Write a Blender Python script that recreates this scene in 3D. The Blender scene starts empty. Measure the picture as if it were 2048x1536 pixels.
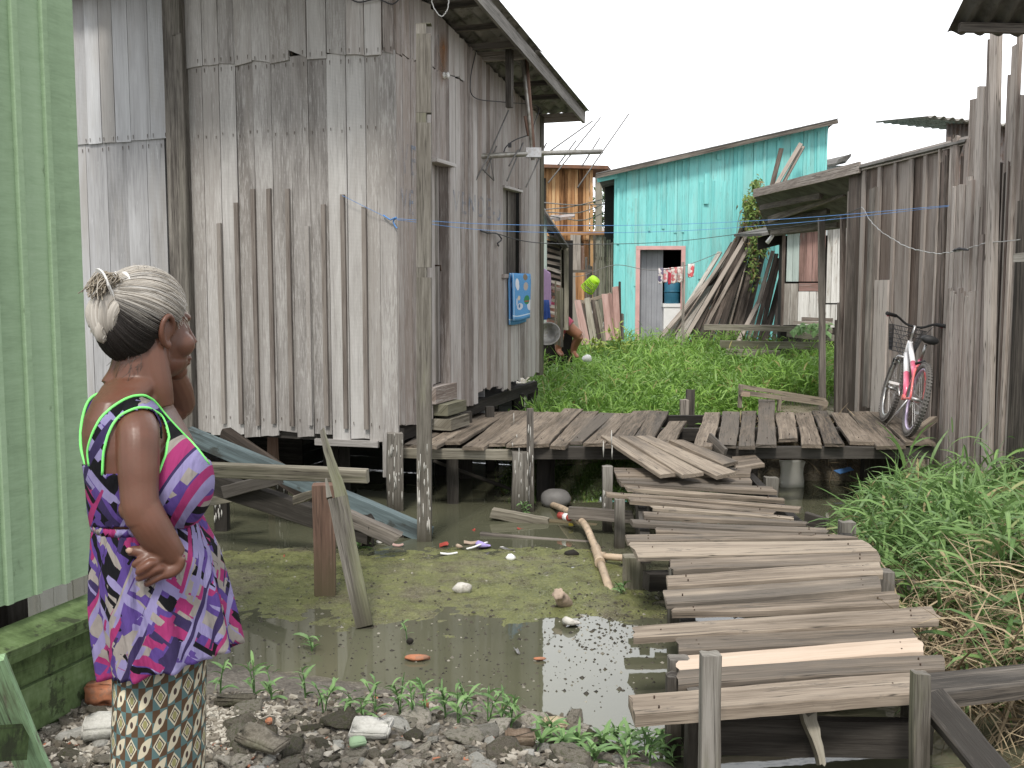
import bpy, bmesh, math, random
import numpy as np
from mathutils import Vector, Matrix, noise as mnoise

random.seed(7)
RS = np.random.RandomState(11)
scene = bpy.context.scene
col = scene.collection

# ------------------------------------------------------------------ camera
CAMZ = 1.5
F = 2050.0            # focal length in photo pixels (photo 2048 x 1536)
PITCH = math.atan((768 - 575) / F)
cam_data = bpy.data.cameras.new("camera")
cam_data.sensor_width = 36.0
cam_data.lens = 36.0 * F / 2048.0
cam_data.clip_start = 0.05
cam_data.clip_end = 1500
cam = bpy.data.objects.new("camera", cam_data)
col.objects.link(cam)
cam.location = (0, 0, CAMZ)
cam.rotation_euler = (math.pi / 2 - PITCH, 0, 0)
scene.camera = cam

# ------------------------------------------------------------------ sky, sun, exposure
SUN_EL, SUN_AZ = math.radians(55), math.radians(192)      # azimuth clockwise from +Y
world = bpy.data.worlds.new("World")
scene.world = world
world.use_nodes = True
wn, wl = world.node_tree.nodes, world.node_tree.links
wn.clear()
w_out = wn.new("ShaderNodeOutputWorld")
w_bg = wn.new("ShaderNodeBackground")
w_bg.inputs["Strength"].default_value = 0.1
sky = wn.new("ShaderNodeTexSky")
sky.sky_type = 'NISHITA'
sky.sun_disc = False
sky.sun_elevation = SUN_EL
sky.sun_rotation = SUN_AZ
sky.dust_density = 2.0
w_tc = wn.new("ShaderNodeTexCoord")
w_map = wn.new("ShaderNodeMapping")
w_map.inputs["Scale"].default_value = (1.0, 1.0, 2.6)
w_map.inputs["Location"].default_value = (3.1, 0.4, 0.0)
w_n = wn.new("ShaderNodeTexNoise")
w_n.inputs["Scale"].default_value = 1.7
w_n.inputs["Detail"].default_value = 7
w_n.inputs["Roughness"].default_value = 0.6
w_r = wn.new("ShaderNodeValToRGB")                       # cloud cover: nearly closed
w_r.color_ramp.elements[0].position = 0.26
w_r.color_ramp.elements[0].color = (0.45, 0.45, 0.45, 1)
w_r.color_ramp.elements[1].position = 0.40
w_r.color_ramp.elements[1].color = (1, 1, 1, 1)
w_n2 = wn.new("ShaderNodeTexNoise")
w_n2.inputs["Scale"].default_value = 4.0
w_n2.inputs["Detail"].default_value = 5
w_r2 = wn.new("ShaderNodeValToRGB")                      # light and heavier cloud
w_r2.color_ramp.elements[0].position = 0.30
w_r2.color_ramp.elements[0].color = (7.8, 8.0, 8.4, 1)
w_r2.color_ramp.elements[1].position = 0.60
w_r2.color_ramp.elements[1].color = (10.5, 10.65, 10.9, 1)
w_mix = wn.new("ShaderNodeMixRGB")
wl.new(w_tc.outputs["Generated"], w_map.inputs["Vector"])
wl.new(w_map.outputs["Vector"], w_n.inputs["Vector"])
wl.new(w_map.outputs["Vector"], w_n2.inputs["Vector"])
wl.new(w_n.outputs["Fac"], w_r.inputs["Fac"])
wl.new(w_n2.outputs["Fac"], w_r2.inputs["Fac"])
wl.new(w_r.outputs["Color"], w_mix.inputs["Fac"])
wl.new(sky.outputs["Color"], w_mix.inputs["Color1"])
wl.new(w_r2.outputs["Color"], w_mix.inputs["Color2"])
w_dot = wn.new("ShaderNodeVectorMath"); w_dot.operation = 'DOT_PRODUCT'      # sky brightened low ahead, added to lift its reflection in the pool
w_dot.inputs[1].default_value = (0.05, 0.94, 0.34)
wl.new(w_tc.outputs["Generated"], w_dot.inputs[0])
w_gl = wn.new("ShaderNodeMapRange"); w_gl.interpolation_type = 'SMOOTHSTEP'
w_gl.inputs[1].default_value = 0.80; w_gl.inputs[2].default_value = 0.97; w_gl.inputs[3].default_value = 1.0; w_gl.inputs[4].default_value = 1.75
wl.new(w_dot.outputs["Value"], w_gl.inputs[0])
w_sc = wn.new("ShaderNodeVectorMath"); w_sc.operation = 'SCALE'
wl.new(w_mix.outputs["Color"], w_sc.inputs[0]); wl.new(w_gl.outputs[0], w_sc.inputs["Scale"])
wl.new(w_sc.outputs[0], w_bg.inputs["Color"])
wl.new(w_bg.outputs["Background"], w_out.inputs["Surface"])

sun_data = bpy.data.lights.new("sun", 'SUN')
sun_data.energy = 2.4
sun_data.angle = math.radians(12)
sun_data.color = (1.0, 0.945, 0.865)
sun = bpy.data.objects.new("sun", sun_data)
col.objects.link(sun)
sun.location = (-4, -6, 12)
_sd = Vector((math.sin(SUN_AZ) * math.cos(SUN_EL), math.cos(SUN_AZ) * math.cos(SUN_EL), math.sin(SUN_EL)))
sun.rotation_euler = _sd.to_track_quat('Z', 'Y').to_euler()

scene.view_settings.view_transform = 'Standard'
scene.view_settings.look = 'None'
scene.view_settings.gamma = 1
scene.view_settings.exposure = 0.4

# ------------------------------------------------------------------ projection helpers (a photo pixel seen at a real depth)
SP, CP = math.sin(PITCH), math.cos(PITCH)
WATER = -0.35

def ray(px, py):
    xc, yc = (px - 1024) / F, (768 - py) / F
    return Vector((xc, CP + yc * SP, -SP + yc * CP))

def at(px, py, Y):
    d = ray(px, py)
    return Vector((0, 0, CAMZ)) + d * (Y / d.y)

def onz(px, py, z=WATER):
    d = ray(px, py)
    return Vector((0, 0, CAMZ)) + d * ((z - CAMZ) / d.z)

def onwall(px, py, p0, dr):
    """vertical plane through p0 (x, y) along dr (x, y)"""
    n = Vector((dr[1], -dr[0], 0))
    d = ray(px, py)
    t = n.dot(Vector((p0[0], p0[1], 0))) / n.dot(d)
    return Vector((0, 0, CAMZ)) + d * t

def lerp(a, b, t):
    return a + (b - a) * t

def R(a, b):
    return random.uniform(a, b)

# ------------------------------------------------------------------ objects
def tag(o, label=None, cat=None, group=None, kind=None):
    if label: o["label"] = label
    if cat: o["category"] = cat
    if group: o["group"] = group
    if kind: o["kind"] = kind
    return o

def thing(name, label, cat, loc=(0, 0, 0), group=None):
    o = bpy.data.objects.new(name, None)
    o.empty_display_size = 0.1
    col.objects.link(o)
    o.location = loc
    return tag(o, label, cat, group)

class MB:
    """collects faces; build() links them as one mesh object"""
    def __init__(self):
        self.v, self.f, self.uv, self.t, self.m, self.s = [], [], [], [], [], []

    def face(self, idx, uv=None, tint=(0.5, 0.5, 0.5), m=0, smooth=False):
        self.f.append(tuple(idx))
        self.uv.append(uv if uv is not None else [(0.0, 0.0)] * len(idx))
        self.t.append(tint)
        self.m.append(m)
        self.s.append(smooth)

    def build(self, name, mats, parent=None, origin=None):
        if not isinstance(mats, (list, tuple)):
            mats = [mats]
        V = np.array([tuple(p) for p in self.v], dtype=float).reshape(-1, 3)
        if parent is not None:
            q = parent
            off = np.zeros(3)
            while q is not None:
                off += np.array(q.location)
                q = q.parent
        elif origin is not None:
            off = np.array(origin, dtype=float)
        else:
            lo, hi = V.min(0), V.max(0)
            off = np.array([(lo[0] + hi[0]) / 2, (lo[1] + hi[1]) / 2, lo[2]])
        loc = (0, 0, 0)
        if parent is None:
            loc = tuple(off)
        me = bpy.data.meshes.new(name)
        me.from_pydata((V - off).tolist(), [], self.f)
        uvl = me.uv_layers.new(name="UVMap")
        flat = np.array([c for fu in self.uv for p in fu for c in p], dtype=np.float32)
        uvl.data.foreach_set("uv", flat)
        ca = me.color_attributes.new("tint", 'FLOAT_COLOR', 'CORNER')
        tc = np.array([(*t, 1.0) for t, f in zip(self.t, self.f) for _ in f], dtype=np.float32)
        ca.data.foreach_set("color", tc.ravel())
        me.polygons.foreach_set("material_index", self.m)
        me.polygons.foreach_set("use_smooth", self.s)
        for mm in mats:
            me.materials.append(mm)
        me.update()
        o = bpy.data.objects.new(name, me)
        col.objects.link(o)
        o.location = loc
        if parent is not None:
            o.parent = parent
        return o

def rt():
    return (random.random(), random.random(), random.random())

def slab(mb, c00, c10, c11, c01, t, seg=1, k=1, wob=0.0, warp=0.0, jag=0.0, ch=0.0, tint=None, m=0, n=None, cup=0.0):
    """board with top corners c00-c10 (one long edge) and c01-c11 (the other); thickness t below"""
    c00, c10, c11, c01 = [Vector(c) for c in (c00, c10, c11, c01)]
    d = ((c10 + c11) - (c00 + c01)); L = d.length / 2; d.normalize()
    wv = ((c01 + c11) - (c00 + c10)); W = wv.length / 2
    if n is None:
        n = d.cross(wv).normalized()
        if n.z < -0.01: n = -n
    wd = wv.normalized()
    tint = tint or rt()
    ru, rv = R(0, 20), R(0, 20)
    ph, ph2, ph3 = R(0, 6.3), R(0, 6.3), R(0, 6.3)
    ja = [[R(-jag, jag) for _ in range(k + 1)] for _ in range(2)]
    rings = []
    for i in range(seg + 1):
        a = i / seg
        e = math.sin(a * math.pi)
        A = lerp(c00, c10, a); B = lerp(c01, c11, a)
        if wob:
            A = A + wd * (math.sin(ph + a * 5.0) * wob * 0.6 + R(-wob, wob) * 0.4)
            B = B + wd * (math.sin(ph2 + a * 4.1) * wob * 0.6 + R(-wob, wob) * 0.4)
        up = warp * (math.sin(ph3 + a * 3.3))
        ring, us = [], []
        for j in range(k + 1):
            b = j / k
            P = lerp(A, B, b)
            if j == 0 and ch: P = P + wd * ch
            if j == k and ch: P = P - wd * ch
            off = up + cup * (2 * b - 1) ** 2
            P = P + n * off
            if i == 0: P = P + d * ja[0][j]
            if i == seg: P = P + d * ja[1][j]
            ring.append(P); us.append(b * W)
        js = (ja[0] if i == 0 else ja[1]) if i in (0, seg) else [0] * (k + 1)
        dj0, dj1 = d * js[0], d * js[-1]
        off = n * (up + cup)
        chs = ch if ch else 0
        if ch:
            ring.append(B + off + dj1 - n * ch); us.append(W + ch)
        ring.append(B + off + dj1 - n * t); us.append(W + t)
        ring.append(A + off + dj0 - n * t); us.append(2 * W + t)
        if ch:
            ring.append(A + off + dj0 - n * ch); us.append(2 * W + 2 * t - ch)
        base = len(mb.v)
        mb.v += ring
        rings.append((base, us, a * L))
    K = len(rings[0][1])
    per = 2 * W + 2 * t
    for i in range(seg):
        b0, us, v0 = rings[i]; b1, _, v1 = rings[i + 1]
        for j in range(K):
            j2 = (j + 1) % K
            ua = us[j]; ub = us[j2] if j2 else per
            mb.face((b0 + j, b1 + j, b1 + j2, b0 + j2),
                    [(ru + ua, rv + v0), (ru + ua, rv + v1), (ru + ub, rv + v1), (ru + ub, rv + v0)], tint, m)
    for end in (0, seg):
        b0, us, v0 = rings[end]
        idx = list(range(b0, b0 + K))
        if end == 0:
            uv = [(ru + u * 1.0, rv + (0.0 if j <= k else 0.02)) for j, u in enumerate(us)]
            mb.face(idx, uv, tint, m)
        else:
            uv = [(ru + u * 1.0, rv + v0 + (0.0 if j <= k else 0.02)) for j, u in enumerate(us)]
            mb.face(idx[::-1], uv[::-1], tint, m)

def board(mb, A, B, wdir, w, t, w2=None, **kw):
    """board from A to B (centre line), width along wdir"""
    A, B = Vector(A), Vector(B)
    d = (B - A).normalized()
    wd = Vector(wdir); wd = (wd - d * wd.dot(d)).normalized()
    n = d.cross(wd).normalized()
    h = n * (t / 2)
    w2 = w if w2 is None else w2
    kw.setdefault('n', n)
    slab(mb, A - wd * w / 2 + h, B - wd * w2 / 2 + h, B + wd * w2 / 2 + h, A + wd * w / 2 + h, t, **kw)

def tube(mb, pts, rad, nseg=8, tint=None, m=0, cap=True, flat=1.0, smooth=True, ref=None):
    """round tube through pts; rad a number or one per point"""
    pts = [Vector(p) for p in pts]
    if not isinstance(rad, (list, tuple)): rad = [rad] * len(pts)
    tint = tint or rt()
    ref = Vector(ref) if ref else None
    base = len(mb.v); v = 0.0; vs = []
    prev = None
    for i, p in enumerate(pts):
        if i == 0: d = pts[1] - pts[0]
        elif i == len(pts) - 1: d = pts[-1] - pts[-2]
        else: d = (pts[i + 1] - pts[i]).normalized() + (pts[i] - pts[i - 1]).normalized()
        if d.length < 1e-9: d = Vector((0, 0, 1))
        d.normalize()
        if prev is None:
            a = ref if ref else (Vector((0, 0, 1)) if abs(d.z) < 0.9 else Vector((1, 0, 0)))
        else:
            a = prev
        a = (a - d * a.dot(d)).normalized()
        prev = a
        b = d.cross(a)
        if i: v += (pts[i] - pts[i - 1]).length
        vs.append(v)
        r = rad[i]
        for j in range(nseg):
            th = 2 * math.pi * j / nseg
            mb.v.append(p + a * (math.cos(th) * r) + b * (math.sin(th) * r * flat))
    rr = max(rad) * 6.283
    ru = R(0, 9)
    for i in range(len(pts) - 1):
        for j in range(nseg):
            j2 = (j + 1) % nseg
            a, b = base + i * nseg + j, base + i * nseg + j2
            u0, u1 = ru + rr * j / nseg, ru + rr * (j + 1) / nseg
            mb.face((a, b, b + nseg, a + nseg), [(u0, vs[i]), (u1, vs[i]), (u1, vs[i + 1]), (u0, vs[i + 1])], tint, m, smooth)
    if cap:
        mb.face([base + j for j in range(nseg)][::-1], None, tint, m)
        e = base + (len(pts) - 1) * nseg
        mb.face([e + j for j in range(nseg)], None, tint, m)

def curve_pts(pts, n=8):
    """Catmull-Rom through pts"""
    pts = [Vector(p) for p in pts]
    P = [pts[0] * 2 - pts[1]] + pts + [pts[-1] * 2 - pts[-2]]
    out = []
    for i in range(1, len(P) - 2):
        for k in range(n):
            t = k / n
            p0, p1, p2, p3 = P[i - 1], P[i], P[i + 1], P[i + 2]
            out.append(0.5 * ((2 * p1) + (p2 - p0) * t + (2 * p0 - 5 * p1 + 4 * p2 - p3) * t * t + (3 * p1 - p0 - 3 * p2 + p3) * t ** 3))
    out.append(pts[-1])
    return out

def box(mb, lo, hi, tint=None, m=0, rot=0.0, c=None):
    lo, hi = Vector(lo), Vector(hi)
    tint = tint or rt()
    b = len(mb.v)
    ps = [Vector((x, y, z)) for z in (lo.z, hi.z) for x, y in ((lo.x, lo.y), (hi.x, lo.y), (hi.x, hi.y), (lo.x, hi.y))]
    if rot:
        c = Vector(c) if c else (lo + hi) / 2
        M = Matrix.Rotation(rot, 3, 'Z')
        ps = [M @ (p - c) + c for p in ps]
    mb.v += ps
    for q in ((3, 2, 1, 0), (4, 5, 6, 7), (0, 1, 5, 4), (1, 2, 6, 5), (2, 3, 7, 6), (3, 0, 4, 7)):
        pp = [ps[i] for i in q]
        w = (pp[1] - pp[0]).length; h = (pp[2] - pp[1]).length
        mb.face([b + i for i in q], [(0, 0), (w, 0), (w, h), (0, h)], tint, m)

def loft(mb, rings, closed=True, cap0=True, cap1=True, tint=None, m=0, smooth=True, uvs=None):
    """rings: lists of equal count points"""
    tint = tint or rt()
    n = len(rings[0]); base = len(mb.v)
    for r in rings: mb.v += [Vector(p) for p in r]
    for i in range(len(rings) - 1):
        for j in range(n if closed else n - 1):
            j2 = (j + 1) % n
            a, b = base + i * n + j, base + i * n + j2
            if uvs:
                uv = [uvs(i, j), uvs(i, j + 1), uvs(i + 1, j + 1), uvs(i + 1, j)]
            else:
                uv = None
            mb.face((a, b, b + n, a + n), uv, tint, m, smooth)
    if cap0: mb.face([base + j for j in range(n)][::-1], None, tint, m, smooth)
    if cap1:
        e = base + (len(rings) - 1) * n
        mb.face([e + j for j in range(n)], None, tint, m, smooth)

def ellipsoid(mb, c, r, rot=None, nu=16, nv=10, tint=None, m=0):
    c = Vector(c)
    rings = []
    for i in range(1, nv):
        th = math.pi * i / nv
        ring = []
        for j in range(nu):
            ph = 2 * math.pi * j / nu
            p = Vector((r[0] * math.sin(th) * math.cos(ph), r[1] * math.sin(th) * math.sin(ph), -r[2] * math.cos(th)))
            if rot is not None: p = rot @ p
            ring.append(c + p)
        rings.append(ring)
    loft(mb, rings, tint=tint, m=m)
# ------------------------------------------------------------------ materials
class NT:
    def __init__(self, name):
        self.mat = bpy.data.materials.new(name)
        self.mat.use_nodes = True
        self.nt = self.mat.node_tree
        self.nt.nodes.clear()
        self.out = self.nt.nodes.new("ShaderNodeOutputMaterial")

    def n(self, typ, **kw):
        nd = self.nt.nodes.new("ShaderNode" + typ)
        for k, v in kw.items():
            if k.startswith('_'):
                setattr(nd, k[1:], v); continue
            key = int(k[1:]) if k[0] == 'i' and k[1:].isdigit() else k.replace('_', ' ')
            sock = nd.inputs[key]
            if isinstance(v, bpy.types.NodeSocket): self.nt.links.new(v, sock)
            else: sock.default_value = v
        return nd

    def math(self, op, a, b=0.0, c=None, clamp=False):
        nd = self.nt.nodes.new("ShaderNodeMath")
        nd.operation = op; nd.use_clamp = clamp
        for i, v in enumerate((a, b) if c is None else (a, b, c)):
            if isinstance(v, bpy.types.NodeSocket): self.nt.links.new(v, nd.inputs[i])
            else: nd.inputs[i].default_value = v
        return nd.outputs[0]

    def mix(self, fac, a, b, typ='MIX'):
        nd = self.nt.nodes.new("ShaderNodeMixRGB")
        nd.blend_type = typ
        for i, v in enumerate((fac, a, b)):
            if isinstance(v, bpy.types.NodeSocket): self.nt.links.new(v, nd.inputs[i])
            else: nd.inputs[i].default_value = v if i == 0 else (*v, 1.0)
        return nd.outputs[0]

    def ramp(self, fac, stops, interp='LINEAR'):
        nd = self.nt.nodes.new("ShaderNodeValToRGB")
        self.nt.links.new(fac, nd.inputs[0])
        cr = nd.color_ramp; cr.interpolation = interp
        while len(cr.elements) < len(stops): cr.elements.new(0.5)
        for e, (p, c) in zip(cr.elements, stops):
            e.position = p
            e.color = (*c, 1.0) if isinstance(c, (tuple, list)) else (c, c, c, 1.0)
        return nd.outputs[0]

    def noise(self, vec, scale, detail=4, rough=0.55, dist=0.0):
        nd = self.n("TexNoise", Scale=scale, Detail=detail, Roughness=rough, Distortion=dist)
        if vec is not None: self.nt.links.new(vec, nd.inputs["Vector"])
        return nd.outputs["Fac"]

    def mapping(self, vec, scale=(1, 1, 1), loc=(0, 0, 0), rot=(0, 0, 0)):
        nd = self.n("Mapping", Scale=scale, Location=loc, Rotation=rot)
        self.nt.links.new(vec, nd.inputs["Vector"])
        return nd.outputs["Vector"]

    def uv(self): return self.n("UVMap").outputs["UV"]
    def pos(self): return self.n("NewGeometry").outputs["Position"]
    def objpos(self): return self.n("TexCoord").outputs["Object"]
    def tint(self):
        a = self.n("Attribute"); a.attribute_name = "tint"
        s = self.n("SeparateColor"); self.nt.links.new(a.outputs["Color"], s.inputs[0])
        return s.outputs

    def finish(self, color, rough=0.8, bump=None, bstr=0.3, bdist=0.01, spec=0.3, metal=0.0, transl=None, coat=0.0, ior=None, sss=0.0):
        p = self.n("BsdfPrincipled")
        def put(k, v):
            if isinstance(v, bpy.types.NodeSocket): self.nt.links.new(v, p.inputs[k])
            elif isinstance(v, tuple): p.inputs[k].default_value = (*v, 1.0)
            else: p.inputs[k].default_value = v
        put("Base Color", color); put("Roughness", rough)
        put("Specular IOR Level", spec); put("Metallic", metal); put("Coat Weight", coat)
        if ior: put("IOR", ior)
        if sss:
            put("Subsurface Weight", sss); p.inputs["Subsurface Radius"].default_value = (0.012, 0.005, 0.003)
            p.inputs["Subsurface Scale"].default_value = 1.0
        if bump is not None:
            b = self.n("Bump", Strength=bstr, Distance=bdist, Height=bump)
            self.nt.links.new(b.outputs[0], p.inputs["Normal"])
        sh = p.outputs[0]
        if transl is not None:
            tr = self.n("BsdfTranslucent")
            if isinstance(color, bpy.types.NodeSocket): self.nt.links.new(color, tr.inputs["Color"])
            else: tr.inputs["Color"].default_value = (*color, 1)
            mx = self.n("MixShader", i0=transl)
            self.nt.links.new(sh, mx.inputs[1]); self.nt.links.new(tr.outputs[0], mx.inputs[2])
            sh = mx.outputs[0]
        self.nt.links.new(sh, self.out.inputs["Surface"])
        return self.mat

def wood(name, cols, g=(60, 2.2), tonev=0.6, rough=0.85, bump=0.5, fleck=None, wet=None, stain=None, crack=0.5, saw=0.0, blotch=1.0, gain=1.0):
    """weathered board: grain along the UV v axis, one tone per board"""
    N = NT(name)
    uv = N.uv(); tr, tg, tb = N.tint()[:3]
    grain = N.noise(N.mapping(uv, (g[0], g[1], 1)), 1.0, 6, 0.65)
    fine = N.noise(N.mapping(uv, (g[0] * 4, g[1] * 5, 1)), 1.0, 3, 0.6)
    blo = N.noise(N.mapping(uv, (7, 0.9, 1)), 1.0, 4, 0.6, 0.6)
    f = N.math('MULTIPLY_ADD', N.math('SUBTRACT', grain, 0.5), 1.1 * gain, 0.5)
    f = N.math('MULTIPLY_ADD', N.math('SUBTRACT', fine, 0.5), 0.55 * gain, f)
    f = N.math('MULTIPLY_ADD', N.math('SUBTRACT', blo, 0.5), 1.1 * blotch, f)
    f = N.math('MULTIPLY_ADD', N.math('SUBTRACT', tr, 0.5), tonev, f, clamp=True)
    k = len(cols)
    c = N.ramp(f, [(0.12 + 0.76 * i / (k - 1), cols[i]) for i in range(k)])
    if stain:      # blotches of another colour, on some boards more than others
        sn = N.noise(N.mapping(uv, (5, 0.7, 1), (31, 7, 0)), 1.0, 5, 0.6)
        sf = N.math('MULTIPLY', N.ramp(N.math('ADD', sn, N.math('MULTIPLY', N.math('SUBTRACT', tg, 0.5), 0.35)), [(0.50, 0.0), (0.68, 1.0)]), stain[1])
        c = N.mix(sf, c, stain[0])
    if fleck:      # remains of old paint caught in the grain
        fn = N.noise(N.mapping(uv, (fleck[2][0], fleck[2][1], 1), (5, 11, 0)), 1.0, 5, 0.7)
        fb = N.noise(N.mapping(uv, (4, 0.8, 1), (17, 3, 0)), 1.0, 3)
        ff = N.ramp(N.math('ADD', fn, N.math('MULTIPLY', N.math('SUBTRACT', fb, 0.5), 0.5)), [(fleck[3], 0.0), (fleck[3] + 0.07, 1.0)])
        c = N.mix(N.math('MULTIPLY', ff, fleck[1]), c, fleck[0])
    if crack:
        cn = N.noise(N.mapping(uv, (22, 0.45, 1), (3, 23, 0)), 1.0, 3, 0.5)
        cf = N.ramp(N.math('ABSOLUTE', N.math('SUBTRACT', cn, 0.5)), [(0.0, 1.0), (0.011, 0.0)])
        c = N.mix(N.math('MULTIPLY', cf, crack), c, (0.03, 0.026, 0.022))
    if saw:        # bandsaw marks across the grain
        wv = N.n("TexWave", Scale=1.0, Distortion=1.5, Detail=2.0)
        wv.bands_direction = 'Y'
        N.nt.links.new(N.mapping(uv, (6, 28, 1)), wv.inputs["Vector"])
        sb = N.math('MULTIPLY', N.ramp(N.math('ADD', tb, N.math('MULTIPLY', N.math('SUBTRACT', blo, .5), .8)), [(0.5, 0.0), (0.65, 1.0)]), saw)
        c = N.mix(N.math('MULTIPLY', sb, wv.outputs["Fac"]), c, N.mix(1.0, c, (0.55, 0.54, 0.53), 'MULTIPLY'))
    if wet:        # tide mark: algae and wet at the foot of a post
        sz = N.n("SeparateXYZ"); N.nt.links.new(N.pos(), sz.inputs[0])
        z = N.math('ADD', sz.outputs[2], N.math('MULTIPLY', N.math('SUBTRACT', grain, 0.5), 0.25))
        wf = N.ramp(N.math('MULTIPLY_ADD', z, 1.0 / (wet[1] - wet[0]), -wet[0] / (wet[1] - wet[0])), [(0.0, 1.0), (1.0, 0.0)])
        c = N.mix(wf, c, wet[2])
    h = N.math('ADD', N.math('MULTIPLY', grain, 0.7), N.math('MULTIPLY', fine, 0.5))
    return N.finish(c, rough, h, bump, 0.004, 0.25)

def plain(name, c, rough=0.6, var=0.15, scale=6.0, metal=0.0, spec=0.4, bump=0.0, dirt=None, transl=None, coat=0.0):
    """one colour with wear of its own"""
    N = NT(name)
    p = N.objpos()
    a = N.noise(p, scale, 5, 0.6)
    c1 = tuple(x * (1 - var) for x in c); c2 = tuple(min(1, x * (1 + var)) for x in c)
    cc = N.ramp(a, [(0.3, c1), (0.7, c2)])
    if dirt:
        b = N.noise(p, scale * 2.3, 6, 0.65)
        cc = N.mix(N.math('MULTIPLY', N.ramp(b, [(0.48, 0.0), (0.62, 1.0)]), dirt[1]), cc, dirt[0])
    rr = N.math('MULTIPLY_ADD', a, 0.2, rough - 0.1)
    return N.finish(cc, rr, N.noise(p, scale * 6, 4) if bump else None, bump, 0.004, spec, metal, transl, coat)

def leafmat(name, dark, light, dry=None, dryamt=0.0, transl=0.25, rough=0.45):
    N = NT(name)
    tr, tg, tb = N.tint()[:3]
    c = N.ramp(tr, [(0.0, dark), (1.0, light)])
    if dry: c = N.mix(N.ramp(tg, [(1 - dryamt - 0.02, 0.0), (1 - dryamt + 0.02, 1.0)]), c, dry)
    u = N.n("SeparateXYZ"); N.nt.links.new(N.uv(), u.inputs[0])
    mid = N.ramp(N.math('ABSOLUTE', N.math('SUBTRACT', u.outputs[0], 0.5)), [(0.0, 1.25), (0.12, 1.0)])
    c = N.mix(1.0, c, mid, 'MULTIPLY')
    return N.finish(c, rough, None, 0, 0.01, 0.35, 0.0, transl)

M = {}
GREY3 = [(0.19, 0.176, 0.166), (0.325, 0.308, 0.295), (0.42, 0.404, 0.39), (0.52, 0.508, 0.495)]
M['grey'] = wood("grey_boards", GREY3, g=(70, 2.5), tonev=0.5, fleck=((0.60, 0.585, 0.57), 0.35, (75, 7), 0.53), crack=0.3, saw=0.3, stain=((0.285, 0.26, 0.238), 0.5), gain=.55)
M['batten'] = wood("batten_wood", [(0.12, 0.10, 0.088), (0.22, 0.195, 0.175), (0.31, 0.285, 0.26)], g=(90, 2.0), tonev=.4)
M['grey_warm'] = wood("warm_grey_boards", [(0.17, 0.143, 0.13), (0.325, 0.29, 0.27), (0.43, 0.40, 0.38), (0.53, 0.51, 0.495)], g=(85, 2.0), tonev=0.6, fleck=((0.60, 0.585, 0.57), 0.35, (80, 5), 0.54), stain=((0.25, 0.195, 0.16), 0.5), crack=0.45, gain=.6)
M['grey_blue'] = wood("bluish_grey_boards", [(0.25, 0.25, 0.255), (0.38, 0.38, 0.39), (0.46, 0.465, 0.48), (0.54, 0.55, 0.565)], g=(50, 1.6), tonev=0.45, bump=0.25, fleck=((0.68, 0.69, 0.70), 0.6, (40, 4), 0.66), stain=((0.34, 0.32, 0.295), 0.55), crack=0.2, saw=0.35, gain=.5)
M['post'] = wood("dark_post", [(0.035, 0.03, 0.026), (0.10, 0.09, 0.08), (0.19, 0.175, 0.155), (0.29, 0.275, 0.25)], g=(45, 2.0), tonev=0.5, wet=(-0.36, 0.0, (0.045, 0.04, 0.03)), stain=((0.12, 0.115, 0.095), 0.4), crack=0.8)
M['post_pale'] = wood("grey_green_post", [(0.06, 0.054, 0.045), (0.125, 0.114, 0.098), (0.195, 0.182, 0.16), (0.275, 0.26, 0.235)], g=(60, 2.0), tonev=0.4, wet=(-0.36, -0.1, (0.06, 0.055, 0.04)), stain=((0.19, 0.21, 0.10), 0.5), crack=0.7)
M['lime'] = plain("lime_drips", (0.46, 0.45, 0.42), 0.9, 0.1)
M['deck'] = wood("deck_boards", [(0.050, 0.042, 0.034), (0.145, 0.117, 0.090), (0.235, 0.193, 0.152), (0.325, 0.274, 0.218)], g=(42, 1.3), tonev=1.05, fleck=((0.09, 0.08, 0.07), 0.6, (14, 5), 0.60), crack=0.9, stain=((0.115, 0.10, 0.085), 0.9), bump=0.8)
M['deck_dark'] = wood("dark_deck_boards", [(0.04, 0.036, 0.032), (0.12, 0.105, 0.09), (0.22, 0.195, 0.17), (0.34, 0.305, 0.27)], g=(45, 1.3), tonev=0.8, crack=0.9, stain=((0.07, 0.065, 0.06), 0.7), bump=0.7)
M['deck_new'] = wood("new_deck_board", [(0.38, 0.29, 0.22), (0.50, 0.40, 0.315), (0.57, 0.465, 0.375)], g=(35, 1.0), tonev=0.3, crack=0.15, bump=0.3)
M['deck_under'] = wood("beam_shade_tone", [(0.012, 0.011, 0.01), (0.035, 0.031, 0.027), (0.075, 0.068, 0.06)], g=(40, 1.5), tonev=0.5)  # near-black puts the shade under decks and houses into the colour
M['beam'] = wood("grey_brown_beam", [(0.05, 0.045, 0.035), (0.15, 0.135, 0.105), (0.25, 0.23, 0.185), (0.33, 0.31, 0.26)], g=(45, 1.6), tonev=0.5, stain=((0.10, 0.105, 0.06), 0.6), crack=0.8)
M['beam_blue'] = wood("blue_painted_beam", [(0.06, 0.075, 0.078), (0.125, 0.165, 0.175), (0.185, 0.24, 0.252)], g=(20, 1.2), tonev=0.2, fleck=((0.05, 0.055, 0.05), 0.9, (9, 4), 0.56), crack=0.4)
M['stump_red'] = wood("reddish_stump", [(0.10, 0.065, 0.05), (0.20, 0.125, 0.095), (0.29, 0.20, 0.16)], g=(45, 1.6), tonev=0.2, wet=(-0.36, 0.02, (0.12, 0.10, 0.06)), fleck=((0.42, 0.38, 0.35), 0.6, (35, 5), 0.62))
M['fence'] = wood("slat_fence_wood", [(0.052, 0.042, 0.036), (0.18, 0.15, 0.131), (0.325, 0.283, 0.252), (0.49, 0.445, 0.41)], g=(70, 1.6), tonev=1.0, crack=0.9, stain=((0.17, 0.125, 0.11), 0.5))
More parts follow.
